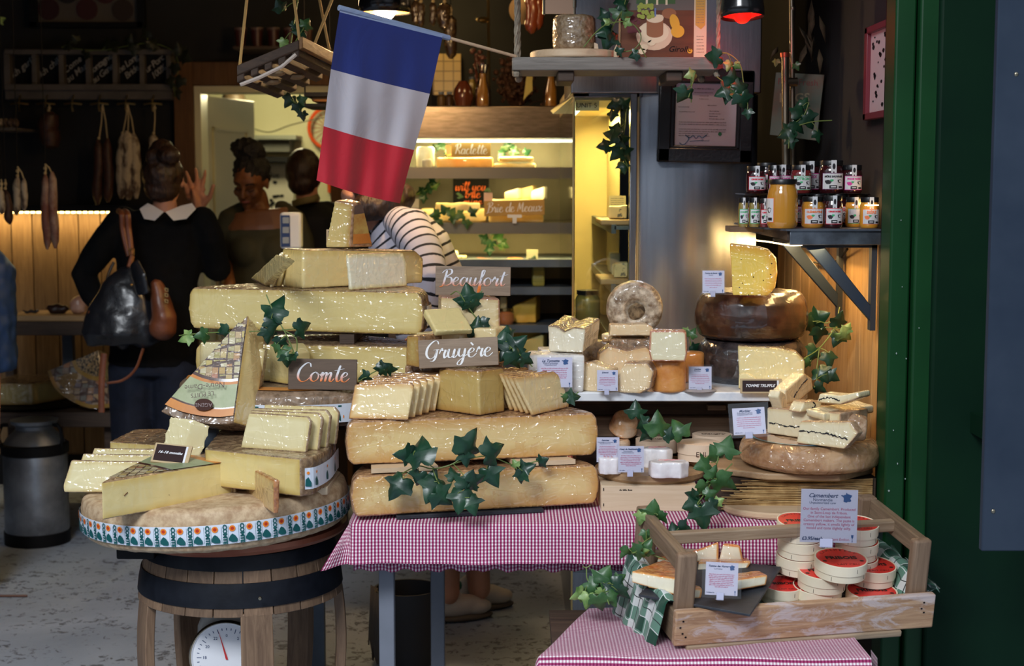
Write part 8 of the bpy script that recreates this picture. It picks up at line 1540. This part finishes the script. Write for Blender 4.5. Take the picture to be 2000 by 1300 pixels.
ivy('ivy_garland', 'long ivy trail falling from the boards over the gingham cloth', [[(1408,868,3.74),(1400,905,3.72),(1392,935,3.7),(1375,965,3.68),(1360,990,3.66),(1372,1015,3.66)],[(1430,905,3.72),(1405,930,3.7),(1390,940,3.7)],[(1375,965,3.68),(1392,985,3.67),(1400,1005,3.66)]],
 [(1420,872,3.73,54,70,2),(1398,885,3.73,44,120,2),(1375,908,3.71,48,200,2),(1415,945,3.68,60,330,2),(1395,925,3.69,40,60,2),(1375,955,3.68,44,250,2),(1355,985,3.66,54,200,0),(1372,1008,3.65,64,280,0),(1392,992,3.66,44,310,0),(1388,965,3.67,34,20,2),(1405,978,3.67,24,30,1),(1350,968,3.67,34,180,0)], seed=45)
# ================================================================ low table with second cloth, and the handled crate
ZL2 = .547; LX0, LX1, LYF, LYB = onz(1052,1240,ZL2).x, W(1702,1258,3.3).x, 3.3, 3.70
t = thing('low_table', 'low wooden table under the front gingham cloth', 'table', ((LX0+LX1)/2, 3.5, 0)); b = BM(); b.box(LX0+.03, LX1-.01, LYF+.02, LYB, ZL2-.03, ZL2-.003); obj('tabletop', b, DARKWOOD, t, world=True)
for x in (LX0+.05, LX1-.08):
 for y in (LYF+.05, LYB-.06): b = BM(); b.box(x, x+.04, y, y+.04, 0, ZL2-.03); obj('leg', b, DARKWOOD, t, world=True)
def lowcloth(b):
 n = 70; P, U = [], []; bl, br = onz(1148,1178,ZL2), Vector((LX1, LYB, ZL2)); fl, fr = onz(1050,1242,ZL2), Vector((LX1, LYF, ZL2)); bl.y = LYB
 fl.y = LYF+.02
 for j in range(20):
  pr, ur = [], []
  for i in range(-8, n+1):
   u = max(i, 0)/n
   if j < 9: v = j/8; p = bl.lerp(br, u).lerp(fl.lerp(fr, u), v); p.z = ZL2+.001+.002*math.sin(u*14+v*6); dv = v*.45
   else: v = (j-8)/11; p = fl.lerp(fr, u)+Vector((0, -.012-.02*v+.010*v*math.sin(u*13)+.006*v*math.sin(u*34), -.17*v-.004)); dv = .45+.17*v
   uu = p.x
   if i < 0:
    k = -i/8; dn = Vector((-.035*k-.02*k*k, -.01*k, -.30*k*k-.03*k)) if j < 9 else Vector((-.03*k-.055*k*v, -.0, -.03*k+.0*v)); p = p+dn; uu -= .2*k if j < 9 else .05*k
   pr.append(p); ur.append((uu, dv))
  P.append(pr); U.append(ur)
 clothgrid(b, P, U)
b = BM(); lowcloth(b); tag(obj('tablecloth', b, GING2, origin=((LX0+LX1)/2, 3.5, ZL2), ang=180), 'magenta and white gingham cloth over the low front table under the crate', 'tablecloth')
b = BM(); a = W(1697,1258,3.34).x; P = [[Vector((a+.012+.004*math.sin(k), 3.31+.02*j, ZL2-.0-.34*k/6)) for j in range(4)] for k in range(7)]; clothgrid(b, P, [[(.02*j, .05*k) for j in range(4)] for k in range(7)]); o = obj('side_fold', b, GING, None, origin=(a,3.33,ZL2), ang=180); lc = [q for q in COL.objects if q.name.startswith('tablecloth')][-1]; o.parent = lc; o.location = o.location-lc.location
# crate frame, tipped towards the viewer
CO = onz(1316,1266,ZL2+.004); YW, PT = R(13.5), R(9); MC = TRS(CO, (0,0,0)) @ Matrix.Rotation(YW, 4, 'Z') @ Matrix.Rotation(PT, 4, 'X'); CW, CD, CH0 = .64, .36, .088
def onC(x, y, h): # picture point on the crate's inner level h
 n = MC.to_3x3() @ Vector((0,0,1)); return onplane(x, y, MC @ Vector((0,0,h)), n)
t = thing('wooden_crate', 'worn wooden handled crate on the low front table, holding cheese boxes', 'crate', CO, (PT, 0, YW)); t.rotation_mode = 'XYZ'
t.rotation_euler = MC.to_euler()
def cpart(name, boxes, m, bev=.004):
 b = BM()
 for bx in boxes: b.box(*bx)
 return obj(name, b, m, t, bev=bev, seg=3)
WEAR = NT('crate front wood'); v = WEAR.coords('Object', (1.2,16,16)); f = WEAR.noise(v, 5, 6, .65, 1.2); base = WEAR.ramp(f, [(.3, rgb(150,112,84)), (.7, rgb(196,160,126))]); ch = WEAR.noise(WEAR.coords('Object', (3,8,9), (0,R(30),0)), 3.2, 7, .72, .8)
wk = WEAR.ramp(ch, [(.50, (0,0,0,1)), (.6, (1,1,1,1))]); WEAR.l(WEAR.mix(WEAR.math('MULTIPLY', wk, .6), base, rgb(206,198,204)), WEAR.b.inputs[0]); WEAR.bump(f, .5, .003); WEAR.set(.7)
cpart('front_board', [(0,CW,0,.02,.004,CH0)], WEAR.m); cpart('back_board', [(0,CW,CD-.02,CD,.004,CH0)], CRATEX); cpart('side_board', [(.002,.02,.02,CD-.02,.004,CH0-.006)], CRATEY); cpart('side_board', [(CW-.02,CW-.002,.02,CD-.02,.004,CH0-.006)], CRATEY)
cpart('bottom', [(.03,CW-.08,-.004,CD,-.012,.004)], CRATEX)
for x, y, m_ in ((.006,.022,0),(.006,CD-.06,0),(CW-.058,.022,0),(CW-.058,CD-.06,0)): cpart('post', [(x,x+.046,y,y+.024 if y < .1 else y+.036,.02,.215)], CRATEZ, .006)
cpart('handle_rail', [(.012,.036,.046,CD-.06,.165,.212)], CRATEY); cpart('handle_rail', [(CW-.034,CW-.012,.046,CD-.06,.165,.212)], CRATEY); cpart('long_rail', [(.03,CW-.03,.168,.19,.178,.206)], CRATEX)
b = BM()
for x, z_ in ((.018,.065),(.012,.05),(.018,.035),(.026,.026),(CW-.03,.07),(CW-.035,.055),(CW-.028,.045)): b.sphere((x,-.001,z_), (.0028,.001,.0022), seg=8)
obj('nail', b, BLACK, t)
# green check cloth lining
def tartan():
 N = NT('green check cloth'); uv = N.n('ShaderNodeTexCoord'); sp = N.n('ShaderNodeSeparateXYZ'); N.l(uv.outputs['UV'], sp.inputs[0])
 def ln(o, per, w_, off=0): return N.math('LESS_THAN', N.math('FRACT', N.math('MULTIPLY_ADD', o, 1/per, off)), w_)
 g = N.math('MULTIPLY', N.math('ADD', ln(sp.outputs['X'], .085, .45), ln(sp.outputs['Y'], .085, .45)), .5); c = N.ramp(g, [(0, rgb(206,210,208)), (.5, rgb(96,136,118)), (1, rgb(8,66,48))])
 l_ = N.math('MAXIMUM', ln(sp.outputs['X'], .0425, .05, .15), ln(sp.outputs['Y'], .0425, .05, .15)); c = N.mix(l_, c, rgb(216,222,220)); l2 = N.math('MAXIMUM', ln(sp.outputs['X'], .085, .03, .3), ln(sp.outputs['Y'], .085, .03, .3)); N.l(N.mix(l2, c, rgb(30,40,40)), N.b.inputs[0]); N.set(.85, sheen=.2); return N.m
GC = tartan(); b = BM(); n = 36
path = [(-.05,-.10),(-.045,-.05),(-.035,.0),(-.022,.06),(-.010,.097),(.01,.099),(.03,.075),(.05,.03),(.09,.014),(.2,.010),(.35,.010),(.5,.012),(.585,.02),(.612,.07),(.628,.098),(.652,.098),(.668,.075)]
pp = crom([(x, 0, z_) for x, z_ in path], 4); L = 0; P, U = [], []
for i, q in enumerate(pp):
 if i: L += (pp[i]-pp[i-1]).length
 k = min(1, max(0, (i-18)/8)); yy0, yy1 = .035, CD-.035
 P.append([MC @ Vector((q.x+.004*math.sin(j*.7+i*.2)*(q.z < .09), yy0+(yy1-yy0)*j/n, q.z+.0025*math.sin(j*.9+i*.5))) for j in range(n+1)]); U.append([(L, .29*j/n) for j in range(n+1)])
clothgrid(b, P, U); o = obj('lining_cloth', b, GC, origin=CO, ang=180); tag(o, 'green and white check cloth lining the crate and hanging over its left side', 'cloth'); so = o.modifiers.new('s', 'SOLIDIFY'); so.thickness = .0015
b = BM(); r = random.Random(9)
for k in range(26): q = MC @ Vector((-.05, .04+.28*k/26, -.10)); b.tube([q, q+Vector((r.uniform(-.004,.004), -.004, -.012))], .0007, 4)
obj('fringe', b, mat('fringe', rgb(200,205,205)), o, world=False).location = -Vector(CO)
b = BM()
for k in range(12): a = R(200+r.uniform(-60,60)); q = W(1800+r.uniform(-4,40), 1135+r.uniform(-6,40), 3.62);
P, U = [], []
for i in range(14):
 u = i/13; c = MC @ Vector((CW+.012+.035*u, .16+.012*math.sin(i), .10-.05*u)); P.append([c+MC.to_3x3() @ Vector((.010*math.sin(j*1.2+i*.6), .16*(j/8-.5), .014*math.cos(j*1.5+i*.5))) for j in range(9)]); U.append([(.01*i, .018*j) for j in range(9)])
clothgrid(b, P, U); cc = obj('crumpled_end', b, GC, o, world=False, ang=180); cc.location = -Vector(CO)
# camembert boxes
CRED = mat('red box label', rgb(226,52,46), rough=.35, coat=.3); CBOX = mat('pale poplar box', rgb(236,222,192), rgb(244,234,212), sc=6, rough=.5); HB = .043
def cam_box(label, cx, ty, w_, lvl, h0=.012, dd=None):
 h = h0+lvl*HB; p = onC(cx, ty, h+HB) if dd is None else W(cx, ty, dd); pl = MC.inverted() @ p; r_ = w_/2*mpp(p.y)*.985; pl.z = h if dd is None else pl.z-HB-lvl*(HB+.0005); print('BOX', label[:30], [round(v,3) for v in pl]) if lvl == 2 or dd else None
 t_ = thing('cheese_box', label, 'cheese box', MC @ pl, group=None); t_.rotation_euler = (MC @ Matrix.Rotation(-YW*.6, 4, 'Z')).to_euler(); k = .0505/.0505
 b = BM(); b.lathe([(0,.0006),(r_*.96,.0006),(r_*.965,HB*.55),(0,HB*.55)], 48); obj('base', b, CBOX, t_, bev=.0008)
 b = BM(); b.lathe([(r_*.97,HB*.42),(r_,HB*.43),(r_,HB-.001),(r_*.985,HB-.0002),(r_*.955,HB-.0004),(r_*.95,HB-.002),(0,HB-.002)], 48, cap=False); ld = obj('lid', b, CBOX, t_)
 b = BM(); b.lathe([(0,HB-.0016),(r_*.94,HB-.0016)], 48, cap=False); nf = 0
 me = textmesh('FRIBOIS', r_*.36, 'CENTER', 0, .0009); b.add_mesh(me, Matrix.Translation((0,.02*r_,HB-.0012)), 1); me = textmesh('LAIT CRU', r_*.2, 'CENTER'); b.add_mesh(me, Matrix.Translation((.1*r_,-.62*r_,HB-.0012)), 1)
 for k in range(9):
  a = PI/2-(k-4)*.24; b.add_mesh(textmesh('CAMEMBERT'[k], r_*.19, 'CENTER'), Matrix.Translation((.78*r_*math.cos(a),.78*r_*math.sin(a),HB-.0012)) @ Matrix.Rotation(a-PI/2, 4, 'Z'), 1)
 for sg in (-1, 1): b.poly([(sg*.72*r_+.09*r_*math.cos(q), -.28*r_+.07*r_*math.sin(q), HB-.0012) for q in [2*PI*z_/8 for z_ in range(8)]], 1)
 obj('red_label', b, [CRED, mat('label black', (.02,.015,.012,1))], ld, smooth=False)
 b = BM()
 for a, z0 in ((-1.2,.72),(-2.2,.2),(-.7,.22)):
  r2_ = r_*1.001 if z0 > .5 else r_*.967; b.tube([(r2_*math.cos(a), r2_*math.sin(a), HB*z0-.005),(r2_*math.cos(a), r2_*math.sin(a), HB*z0+.005)], .0005, 4)
 obj('staple', b, BLACK, t_); return t_
for args in (('round box at the far left of the stacks, lowest, half shaded behind the slate', 1528,1138,86,0,.012),
 ('white-sided round box seen below the tall left stack, second from the front', 1597,1142,99,0,.012), ('round box directly under the topmost box, left of the pair', 1607,1112,99,1,.012),
 ('lower box of the right front pair of round boxes', 1703,1151,103,0,.012), ('upper box of the right front pair of round boxes', 1704,1101,96,1,.012),
 ('topmost front round box with its whole red lid in view', 1643,1088,106,2,.012), ('round box whose red rim just shows above the front board of the crate', 1609,1188,92,0,-.022),
 ('lowest box of the rear left stack of round boxes', 1565,1015,88,2,0,3.635), ('middle box of the rear left stack of round boxes', 1566,1015,90,1,0,3.635), ('top box of the rear left stack, half hidden by the big Camembert card', 1563,1015,93,0,0,3.635),
 ('lowest box of the rear right stack of round boxes', 1680,1020,86,2,0,3.645), ('second box of the rear right stack of round boxes', 1678,1020,86,1,0,3.645), ('top box of the rear right stack, its right side beside the big Camembert card', 1673,1020,90,0,0,3.645)):
 cam_box(*args)
card('large Camembert price card above the round red-lidded boxes', 1561, 953, 1674, 1059, 3.47, 'Camembert', ['Normandie','Unpasteurized cow'], ['Our family Camembert. Produced','in Saint-Loup de Fribois.','One of the last independant','Camembert makers. The paste is','creamy yellow, it smells lightly of','mould and taste slightly salty.'], '£3.95/each', 'Saint Émilion.', seed=10, sleeve=.004, roll=1.5, tilt=-4)
# slate tray with orange-rinded wedges
sl = [W(1247,1160,3.445), W(1465,1199,3.325), W(1526,1106,3.62), W(1330,1085,3.74)]; b = BM(); n_ = (sl[1]-sl[0]).cross(sl[3]-sl[0]).normalized(); b.prism(sl, -n_*.006 if n_.z > 0 else n_*.006); tag(obj('slate_tray', b, SLATE, origin=sl[0], bev=.001), 'slanting black slate tray at the left in the crate', 'slate')
MUN = cheesemat('orange washed wedge', rgb(244,236,212), rgb(240,220,176), rgb(214,112,30), rgb(240,178,104), rt=.0035, fade=.004, rsc=26, wrap=1, wr=.6)
def wedge(label, front, d0, d1, back, db, h=None):
 """front: bottom-left, bottom-right, top-right, top-left in the picture; back: the same four at distance db"""
 dd = [d0, d1, d1+.004, d0+.004]; F = [W(x, y, d) for (x, y), d in zip(front, dd)]; B_ = [W(x, y, d) for (x, y), d in zip(back, db)]; bm = BM(); fs = bm.prism(F, (0,0,0), top=B_)
 return cheese('cheese_wedge', label, 'cheese', bm, [fs[2], fs[4], fs[1], fs[3]], MUN, vox=.003, split=True, smooth=5, amp2=.003)
wedge('large orange-rinded white wedge at the left on the slate tray', [(1232,1138),(1330,1166),(1330,1130),(1232,1114)], 3.49, 3.42, [(1300,1118),(1345,1130),(1340,1108),(1296,1092)], [3.62,3.55,3.56,3.63])
wedge('orange-rinded wedge at the right end of the slate tray', [(1432,1155),(1496,1143),(1500,1122),(1440,1130)], 3.44, 3.48, [(1440,1132),(1496,1130),(1482,1112),(1438,1116)], [3.60,3.60,3.61,3.61])
wedge('orange-rinded wedge behind the price card on the slate tray', [(1362,1115),(1455,1118),(1467,1096),(1364,1098)], 3.62, 3.62, [(1366,1108),(1458,1110),(1460,1088),(1370,1086)], [3.72,3.72,3.73,3.73])
wedge('small tip of white cheese poking out right of the front post', [(1345,1170),(1368,1170),(1372,1150),(1345,1147)], 3.42, 3.42, [(1345,1160),(1370,1160),(1368,1142),(1345,1140)], [3.5,3.5,3.51,3.51])
wedge('pinkish wedge with orange rind seen above the long rail at left', [(1345,1098),(1402,1098),(1403,1058),(1350,1078)], 3.68, 3.68, [(1350,1090),(1404,1090),(1400,1060),(1355,1074)], [3.71,3.71,3.715,3.715])
wedge('orange wedge seen above the long rail right of the pinkish one', [(1404,1098),(1452,1098),(1445,1066),(1412,1062)], 3.68, 3.68, [(1405,1090),(1450,1090),(1442,1062),(1414,1060)], [3.71,3.71,3.715,3.715])
wedge('orange wedge behind the large left one, under the left handle', [(1282,1110),(1325,1116),(1322,1094),(1285,1088)], 3.66, 3.66, [(1286,1100),(1326,1106),(1320,1086),(1290,1084)], [3.72,3.72,3.725,3.725])
card('price card standing on the slate tray in the crate', 1376, 1097, 1441, 1162, 3.36, 'Tomme des Vosges', ['Lorraine'], nl=8, seed=11, sleeve=.004, roll=3, tilt=-12)
ivy('ivy_garland', 'pale green ivy over the rear left post of the crate', [[(1275,985,3.62),(1285,1010,3.6),(1290,1040,3.58),(1310,1050,3.56)],[(1262,992,3.62),(1280,1003,3.6)],[(1290,1040,3.58),(1262,1055,3.56),(1235,1080,3.54)],[(1265,1080,3.56),(1300,1092,3.55)]],
 [(1275,1000,3.6,54,85,2),(1250,1012,3.61,36,250,1),(1292,1012,3.59,34,320,2),(1262,1045,3.57,30,270,2),(1318,1040,3.55,50,100,0),(1338,1035,3.55,44,340,0),(1262,1068,3.55,40,60,2),(1240,1078,3.54,44,200,2),(1222,1080,3.54,34,230,2),(1255,1078,3.54,30,20,1),(1310,1060,3.55,30,270,2)], seed=46)
ivy('ivy_garland', 'pale green ivy lying at the left of the crate on the low gingham cloth', [[(1145,1108,3.6),(1150,1135,3.58),(1185,1140,3.56),(1215,1125,3.56)],[(1150,1135,3.58),(1180,1160,3.54),(1190,1180,3.52)],[(1138,1105,3.6),(1145,1108,3.6),(1156,1102,3.6)]],
 [(1180,1125,3.56,54,60,2),(1150,1148,3.56,46,180,2),(1168,1135,3.57,44,110,2),(1205,1145,3.55,46,330,0),(1130,1162,3.55,40,200,1),(1148,1172,3.54,40,260,1),(1170,1178,3.53,50,285,2),(1195,1165,3.54,46,300,2),(1215,1160,3.55,40,320,0),(1190,1150,3.55,40,230,0),(1210,1128,3.56,30,30,2),(1175,1160,3.54,30,250,1)], seed=47)
# ================================================================ jar shelf on the right wall
ZJ = W(1640,447,4.02).z; JX0 = W(1543,440,4.02).x; JX1 = .968
t = thing('jar_shelf', 'steel-edged wooden shelf on diagonal grey brackets, carrying the jars', 'shelf', (.85, 4.25, ZJ-.04))
b = BM(); b.box(JX0, JX1, 4.02, 4.026, ZJ-.042, ZJ-.001); obj('front_bar', b, mat('galvanised bar', rgb(150,160,172), rgb(104,108,116), sc=14, rough=.32, metal=.9), t, world=True, bev=.002)
b = BM(); b.box(JX0-.005, JX1, 4.03, 4.62, ZJ-.03, ZJ-.006); obj('board', b, DARKWOOD, t, world=True); b = BM(); b.prism([(JX0-.06,4.2,ZJ-.005),(JX0-.01,4.012,ZJ-.005),(JX1-.005,4.012,ZJ-.005),(JX1-.005,4.62,ZJ-.005),(JX0-.06,4.62,ZJ-.005)], (0,0,.005)); obj('slate_top', b, mat('grey slate top', rgb(80,86,96), rgb(60,66,76), sc=8, rough=.4), t, world=True)
for y in (4.42,): b = BM(); b.box(JX0-.10, JX0+.3, y, y+.1, ZJ+.0005-.022, ZJ-.006+.0); obj('batten', b, OAKX, t, world=True)
for y, xi in ((4.05, 0), (4.46, 0)):
 b = BM(); xo, xw_ = JX0+.045, .962; zl = W(1700,640,4.07).z; th = .026
 b.prism([(xo,y,ZJ-.045),(xo+.05,y,ZJ-.045),(xw_-.008,y,zl+.055),(xw_-.008,y,zl+.015)], (0,th,0)); obj('brace', b, mat('blue grey steel', rgb(46,60,80), rgb(54,62,74), sc=9, rough=.4, metal=.3), t, world=True, bev=.002)
 b = BM(); b.box(xw_-.014, xw_, y-.003, y+th+.003, zl-.005, ZJ-.042); b.box(xo-.01, xw_, y-.003, y+th+.003, ZJ-.05, ZJ-.042); obj('bracket', b, mat('dark grey steel', rgb(50,54,60), rough=.45), t, world=True)
LED2 = mat('warm led', (1,.7,.3,1), emit=(1,.70,.32,1), es=6); b = BM(); P = [W(1446,466,4.50), W(1500,472,4.28), W(1543,479,4.1), W(1566,478,4.04)]; b.tube(crom(P, 6), .0022, 6); obj('led_strip', b, LED2, t, world=True)
b = BM(); b.box(.93,.966,4.06,4.064,ZJ+.06,ZJ+.063); obj('led_strip', b, LED2, t, world=True)
area('jar_shelf_led', (.80, 4.22, ZJ-.055), (0, R(-6), 0), .05, .5, 1.5, (1,.68,.30)); point('jar_glow', (.95, 4.16, ZJ+.07), .12, (1,.6,.2), .01)
area('plank_led', (.93, 4.7, ZJ-.08), (0, R(35), 0), .04, 1.0, 2.2, (1,.62,.22))
b = BM(); b.tube(crom([W(1655,486,4.3), W(1640,505,4.5), W(1615,515,4.7), W(1590,512,4.9)], 6), .0035, 6); tag(obj('power_cable', b, BLACK, origin=W(1655,486,4.3)), 'black cable looping on the golden planks under the jar shelf', 'cable')
def jamglass(name, c): return mat(name, c, rough=.12, coat=1, coatr=.03, spec=.6)
JAMS = dict(dark=jamglass('dark jam', (.035,.006,.008,1)), amber=jamglass('amber jam', (.55,.24,.03,1)), gold=jamglass('golden honey jam', (.75,.32,.03,1)), olive=jamglass('olive chutney', (.28,.2,.05,1)), red=jamglass('red jam', (.16,.02,.02,1)))
LBC = dict(red=mat('jar label red', rgb(214,44,66)), green=mat('jar label green', rgb(60,170,110)), mag=mat('jar label magenta', rgb(210,60,150)), orange=mat('jar label orange', rgb(240,130,80)), purple=mat('jar label purple', rgb(110,50,100)))
LPAPER = mat('jar label face', rgb(214,212,214), rough=.5); BLKT = mat('jar print black', (.015,.012,.018,1))
def jar(label, cx, yb, yt, w_, d, z, jam, lab, txt, turn=0, plain=False):
 """cx, width in picture; yb, yt: bottom and top of the jar"""
 m = mpp(d); r_ = w_/2*m; h = (yb-yt)*m; X = W(cx, yb, d).x; t_ = thing('jam_jar', label, 'jar', (X, d+r_, z), (0,0,R(turn))); lh = .013
 b = BM(); b.lathe([(0,.0005),(r_*.86,.0005),(r_*.97,h*.06),(r_,h*.14),(r_,h*.66),(r_*.93,h*.78),(r_*.84,h*.84),(r_*.84,h-lh),(0,h-lh)], 32); obj('glass', b, JAMS[jam], t_, ang=50)
 b = BM(); b.lathe([(r_*.84,h-lh),(r_*.92,h-lh),(r_*.93,h-.002),(r_*.9,h),(0,h)], 32); obj('lid', b, mat('black lid', (.008,.008,.009,1), rough=.35), t_)
 cv = lambda x, z_, k=1.012: Vector((r_*k*math.sin(x/r_), -r_*k*math.cos(x/r_), z_)); b = BM(); c = LBC[lab]
 def patch(x0, x1, z0, z1, mi, k):
  n = 6
  for i in range(n): b.poly([cv(x0+(x1-x0)*i/n, z0, k), cv(x0+(x1-x0)*(i+1)/n, z0, k), cv(x0+(x1-x0)*(i+1)/n, z1, k), cv(x0+(x1-x0)*i/n, z1, k)], mi)
 lw = r_*.95; z0, z1 = h*.12, h*.62; patch(-lw, lw, z0, z1, 0, 1.012); patch(-lw+.0016, lw-.0016, z0+.0016, z1-.0016, 1, 1.022)
 zz_ = z1-(z1-z0)*.22
 if txt:
  n0 = len(b.bm.verts); me = textmesh(txt, min((z1-z0)*.26, 2.6*lw/max(len(txt),1)), 'CENTER', .1, .0004); b.add_mesh(me, Matrix.Identity(4), 0 if lab != 'purple' else 2); b.bm.verts.ensure_lookup_table()
  for i in range(n0, len(b.bm.verts)): q = b.bm.verts[i].co; b.bm.verts[i].co = cv(q.x, zz_+q.y, 1.034)
 blob_ = [(math.cos(a)*(1+.25*math.sin(3*a)), math.sin(a)*(1+.2*math.cos(2*a))) for a in [2*PI*k/12 for k in range(12)]]
 b.poly([cv(-lw*.45+x*lw*.28, z0+(z1-z0)*.45+y*(z1-z0)*.16, 1.03) for x, y in blob_], 0 if lab in ('orange', 'mag') else 2); b.poly([cv(-lw*.15+x*lw*.14, z0+(z1-z0)*.55+y*(z1-z0)*.08, 1.034) for x, y in blob_], 3); b.poly([cv(lw*.55+x*lw*.2, z0+(z1-z0)*.5+y*(z1-z0)*.13, 1.03) for x, y in blob_], 2); b.poly([cv(lw*.6+x*lw*.13, z0+(z1-z0)*.5+y*(z1-z0)*.09, 1.036) for x, y in blob_], 1)
 patch(-lw*.35, lw*.3, z0+(z1-z0)*.06, z0+(z1-z0)*.26, 2, 1.03); patch(-lw*.22, lw*.2, z0+(z1-z0)*.13, z0+(z1-z0)*.2, 1, 1.036); patch(lw*.45, lw*.85, z0+(z1-z0)*.08, z0+(z1-z0)*.2, 2, 1.03)
 obj('label', b, [c, LPAPER, BLKT, LBC['green']], t_, smooth=False)
 if not plain:
  b = BM(); patch2 = lambda x0, x1, za, zc, mi, k: b.poly([cv(x0, za, k), cv(x1, za, k), cv(x1, zc, k), cv(x0, zc, k)], mi); sw = r_*.22; patch2(-sw, sw, z1, h+.0004, 0, 1.02); b.poly([(-sw,-r_*1.0,h+.0006),(sw,-r_*1.0,h+.0006),(sw,-r_*.5,h+.0006),(-sw,-r_*.5,h+.0006)], 0)
  b.poly([cv(sw*.55*math.cos(a), h*.82+h*.09*math.sin(a), 1.026) for a in [2*PI*k/10 for k in range(10)]], 1); obj('seal', b, [LPAPER, BLKT], t_, smooth=False)
 return t_
zj = ZJ+.0005; hS = .056
jar('little jar with green label, leftmost on the jar shelf', 1453, 437, 380, 20, 4.16, zj, 'olive', 'green', 'CONFIT'); jar('little green-labelled jar, second from left on the jar shelf', 1475, 437, 380, 22, 4.16, zj, 'olive', 'green', 'CONFIT'); jar('little red-labelled jar just left of the big orange jar', 1494, 437, 381, 18, 4.14, zj, 'red', 'red', 'CERISE')
jar('biggest jar, orange marmalade, at the front of the jar shelf', 1533, 439, 343, 60, 4.035, zj, 'amber', 'orange', '', turn=-97, plain=True)
jar('orange-labelled clementine jar right of the biggest jar', 1591, 437, 376, 44, 4.08, zj, 'amber', 'orange', 'CLÉMENTINE'); jar('dark cherry jar with red label in the lower row', 1630, 437, 374, 38, 4.07, zj, 'dark', 'red', 'CERISE NOIRE'); jar('glowing golden honey jar with green label edge behind the right end', 1672, 435, 377, 36, 4.16, zj, 'gold', 'green', ''); jar('orange-labelled golden jar at the right end of the lower row', 1702, 435, 375, 38, 4.07, zj, 'gold', 'orange', 'BIÈRE')
jar('dark jar in the lower row behind the cherry jar', 1640, 434, 370, 40, 4.2, zj, 'dark', 'red', 'CERISE', plain=True); jar('dark jar in the lower row behind the clementine jar', 1600, 434, 370, 40, 4.2, zj, 'dark', 'red', 'FIGUE', plain=True); jar('dark jar hidden behind the biggest jar, lower row', 1500, 434, 375, 34, 4.25, zj, 'dark', 'red', 'FIGUE', plain=True); jar('dark jar hidden at the back left of the lower row', 1470, 433, 375, 34, 4.27, zj, 'dark', 'mag', 'FIGUE', plain=True); jar('dark jar hidden at the back middle of the lower row', 1560, 434, 372, 40, 4.22, zj, 'dark', 'mag', 'FIGUE', plain=True); jar('dark jar hidden at the back right of the lower row', 1678, 434, 372, 40, 4.27, zj, 'dark', 'mag', 'FIGUE', plain=True)
zu = zj+62*mpp(4.2)
b = BM(); b.box(W(1455,380,4.2).x, W(1700,380,4.2).x, 4.2, 4.38, zu, zu+.003); tag(obj('glass_sheet', b, ACRYL, origin=(.75,4.3,zu)), 'thin clear sheet between the two rows of jars', 'sheet')
zu += .0035
jar('dark jar with red cherry label, leftmost of the upper row', 1479, 377, 324, 38, 4.2, zu, 'dark', 'red', 'CERISE NOIRE'); jar('magenta-labelled jar, second in the upper row', 1513, 372, 318, 24, 4.24, zu, 'dark', 'mag', 'NOIX'); jar('magenta-labelled fig jar above the biggest jar', 1530, 370, 315, 42, 4.28, zu, 'dark', 'mag', 'FIGUE NOIX'); jar('green-labelled jar just behind the biggest jar', 1568, 374, 319, 40, 4.2, zu, 'red', 'green', 'CITRON'); jar('magenta-labelled dark jar at the middle of the upper row', 1585, 368, 306, 44, 4.27, zu, 'dark', 'mag', 'NOIX'); jar('large dark jar with purple blackberry label in the upper row', 1628, 367, 303, 48, 4.2, zu, 'dark', 'purple', 'MÛRE SAUVAGE'); jar('magenta-labelled jar at the right end of the upper row', 1668, 372, 317, 40, 4.2, zu, 'dark', 'mag', 'FIGUE NOIX'); jar('dark lidded jar at the back left of the upper row', 1500, 370, 311, 40, 4.3, zu, 'dark', 'red', '', plain=True)
# ================================================================ groups of repeats
GR = [('jam_jar', '', 'jam jars on the steel-edged shelf'), ('cheese_box', 'box', 'round cheese boxes'), ('price_card', '', 'price cards'), ('salami', '', 'dried sausages hanging at the back'), ('ham', '', 'hams hanging behind the rope'),
 ('cheese_slice', 'left of the big wedge', 'pale slices left of the big wedge'), ('cheese_slice', 'standing on the half cheese', 'wrapped slices on the half cheese'), ('cheese_slice', 'fan left', 'slice fan left of the centre block'), ('cheese_slice', 'fan at the right', 'slice fan right of the centre block'),
 ('cheese_slice', 'leaning on the quarter', 'thin slices leaning on the quarter'), ('cheese_slice', 'Comte sign', 'wrapped slices behind the Comte sign'), ('cheese_piece', 'orbier', 'morbier pieces piled at the right'), ('half_cheese', '', 'half wheels in the two stacks'), ('cheese_heart', '', 'white wrapped cheeses on the olive board'),
 ('cheese_wedge', 'orange', 'orange-rinded wedges in the crate'), ('cured_meat', '', 'red meat slabs in the fridge'), ('label_plaque', '', 'small dark plaques'), ('wooden_sign', '', 'wooden name signs'), ('ivy_garland', '', 'ivy garlands'), ('carafe', '', 'carafes on the back fridge'), ('pendant_lamp', '', 'pendant lamps')]
for o in COL.objects:
 if o.parent or not o.get('label'): continue
 for nm, key, g in GR:
  if o.name.split('.')[0] == nm and key in o['label'] and not o.get('group'): o['group'] = g + (' in the crate' if nm == 'cheese_box' and 'round box' in o['label'] else ''); break
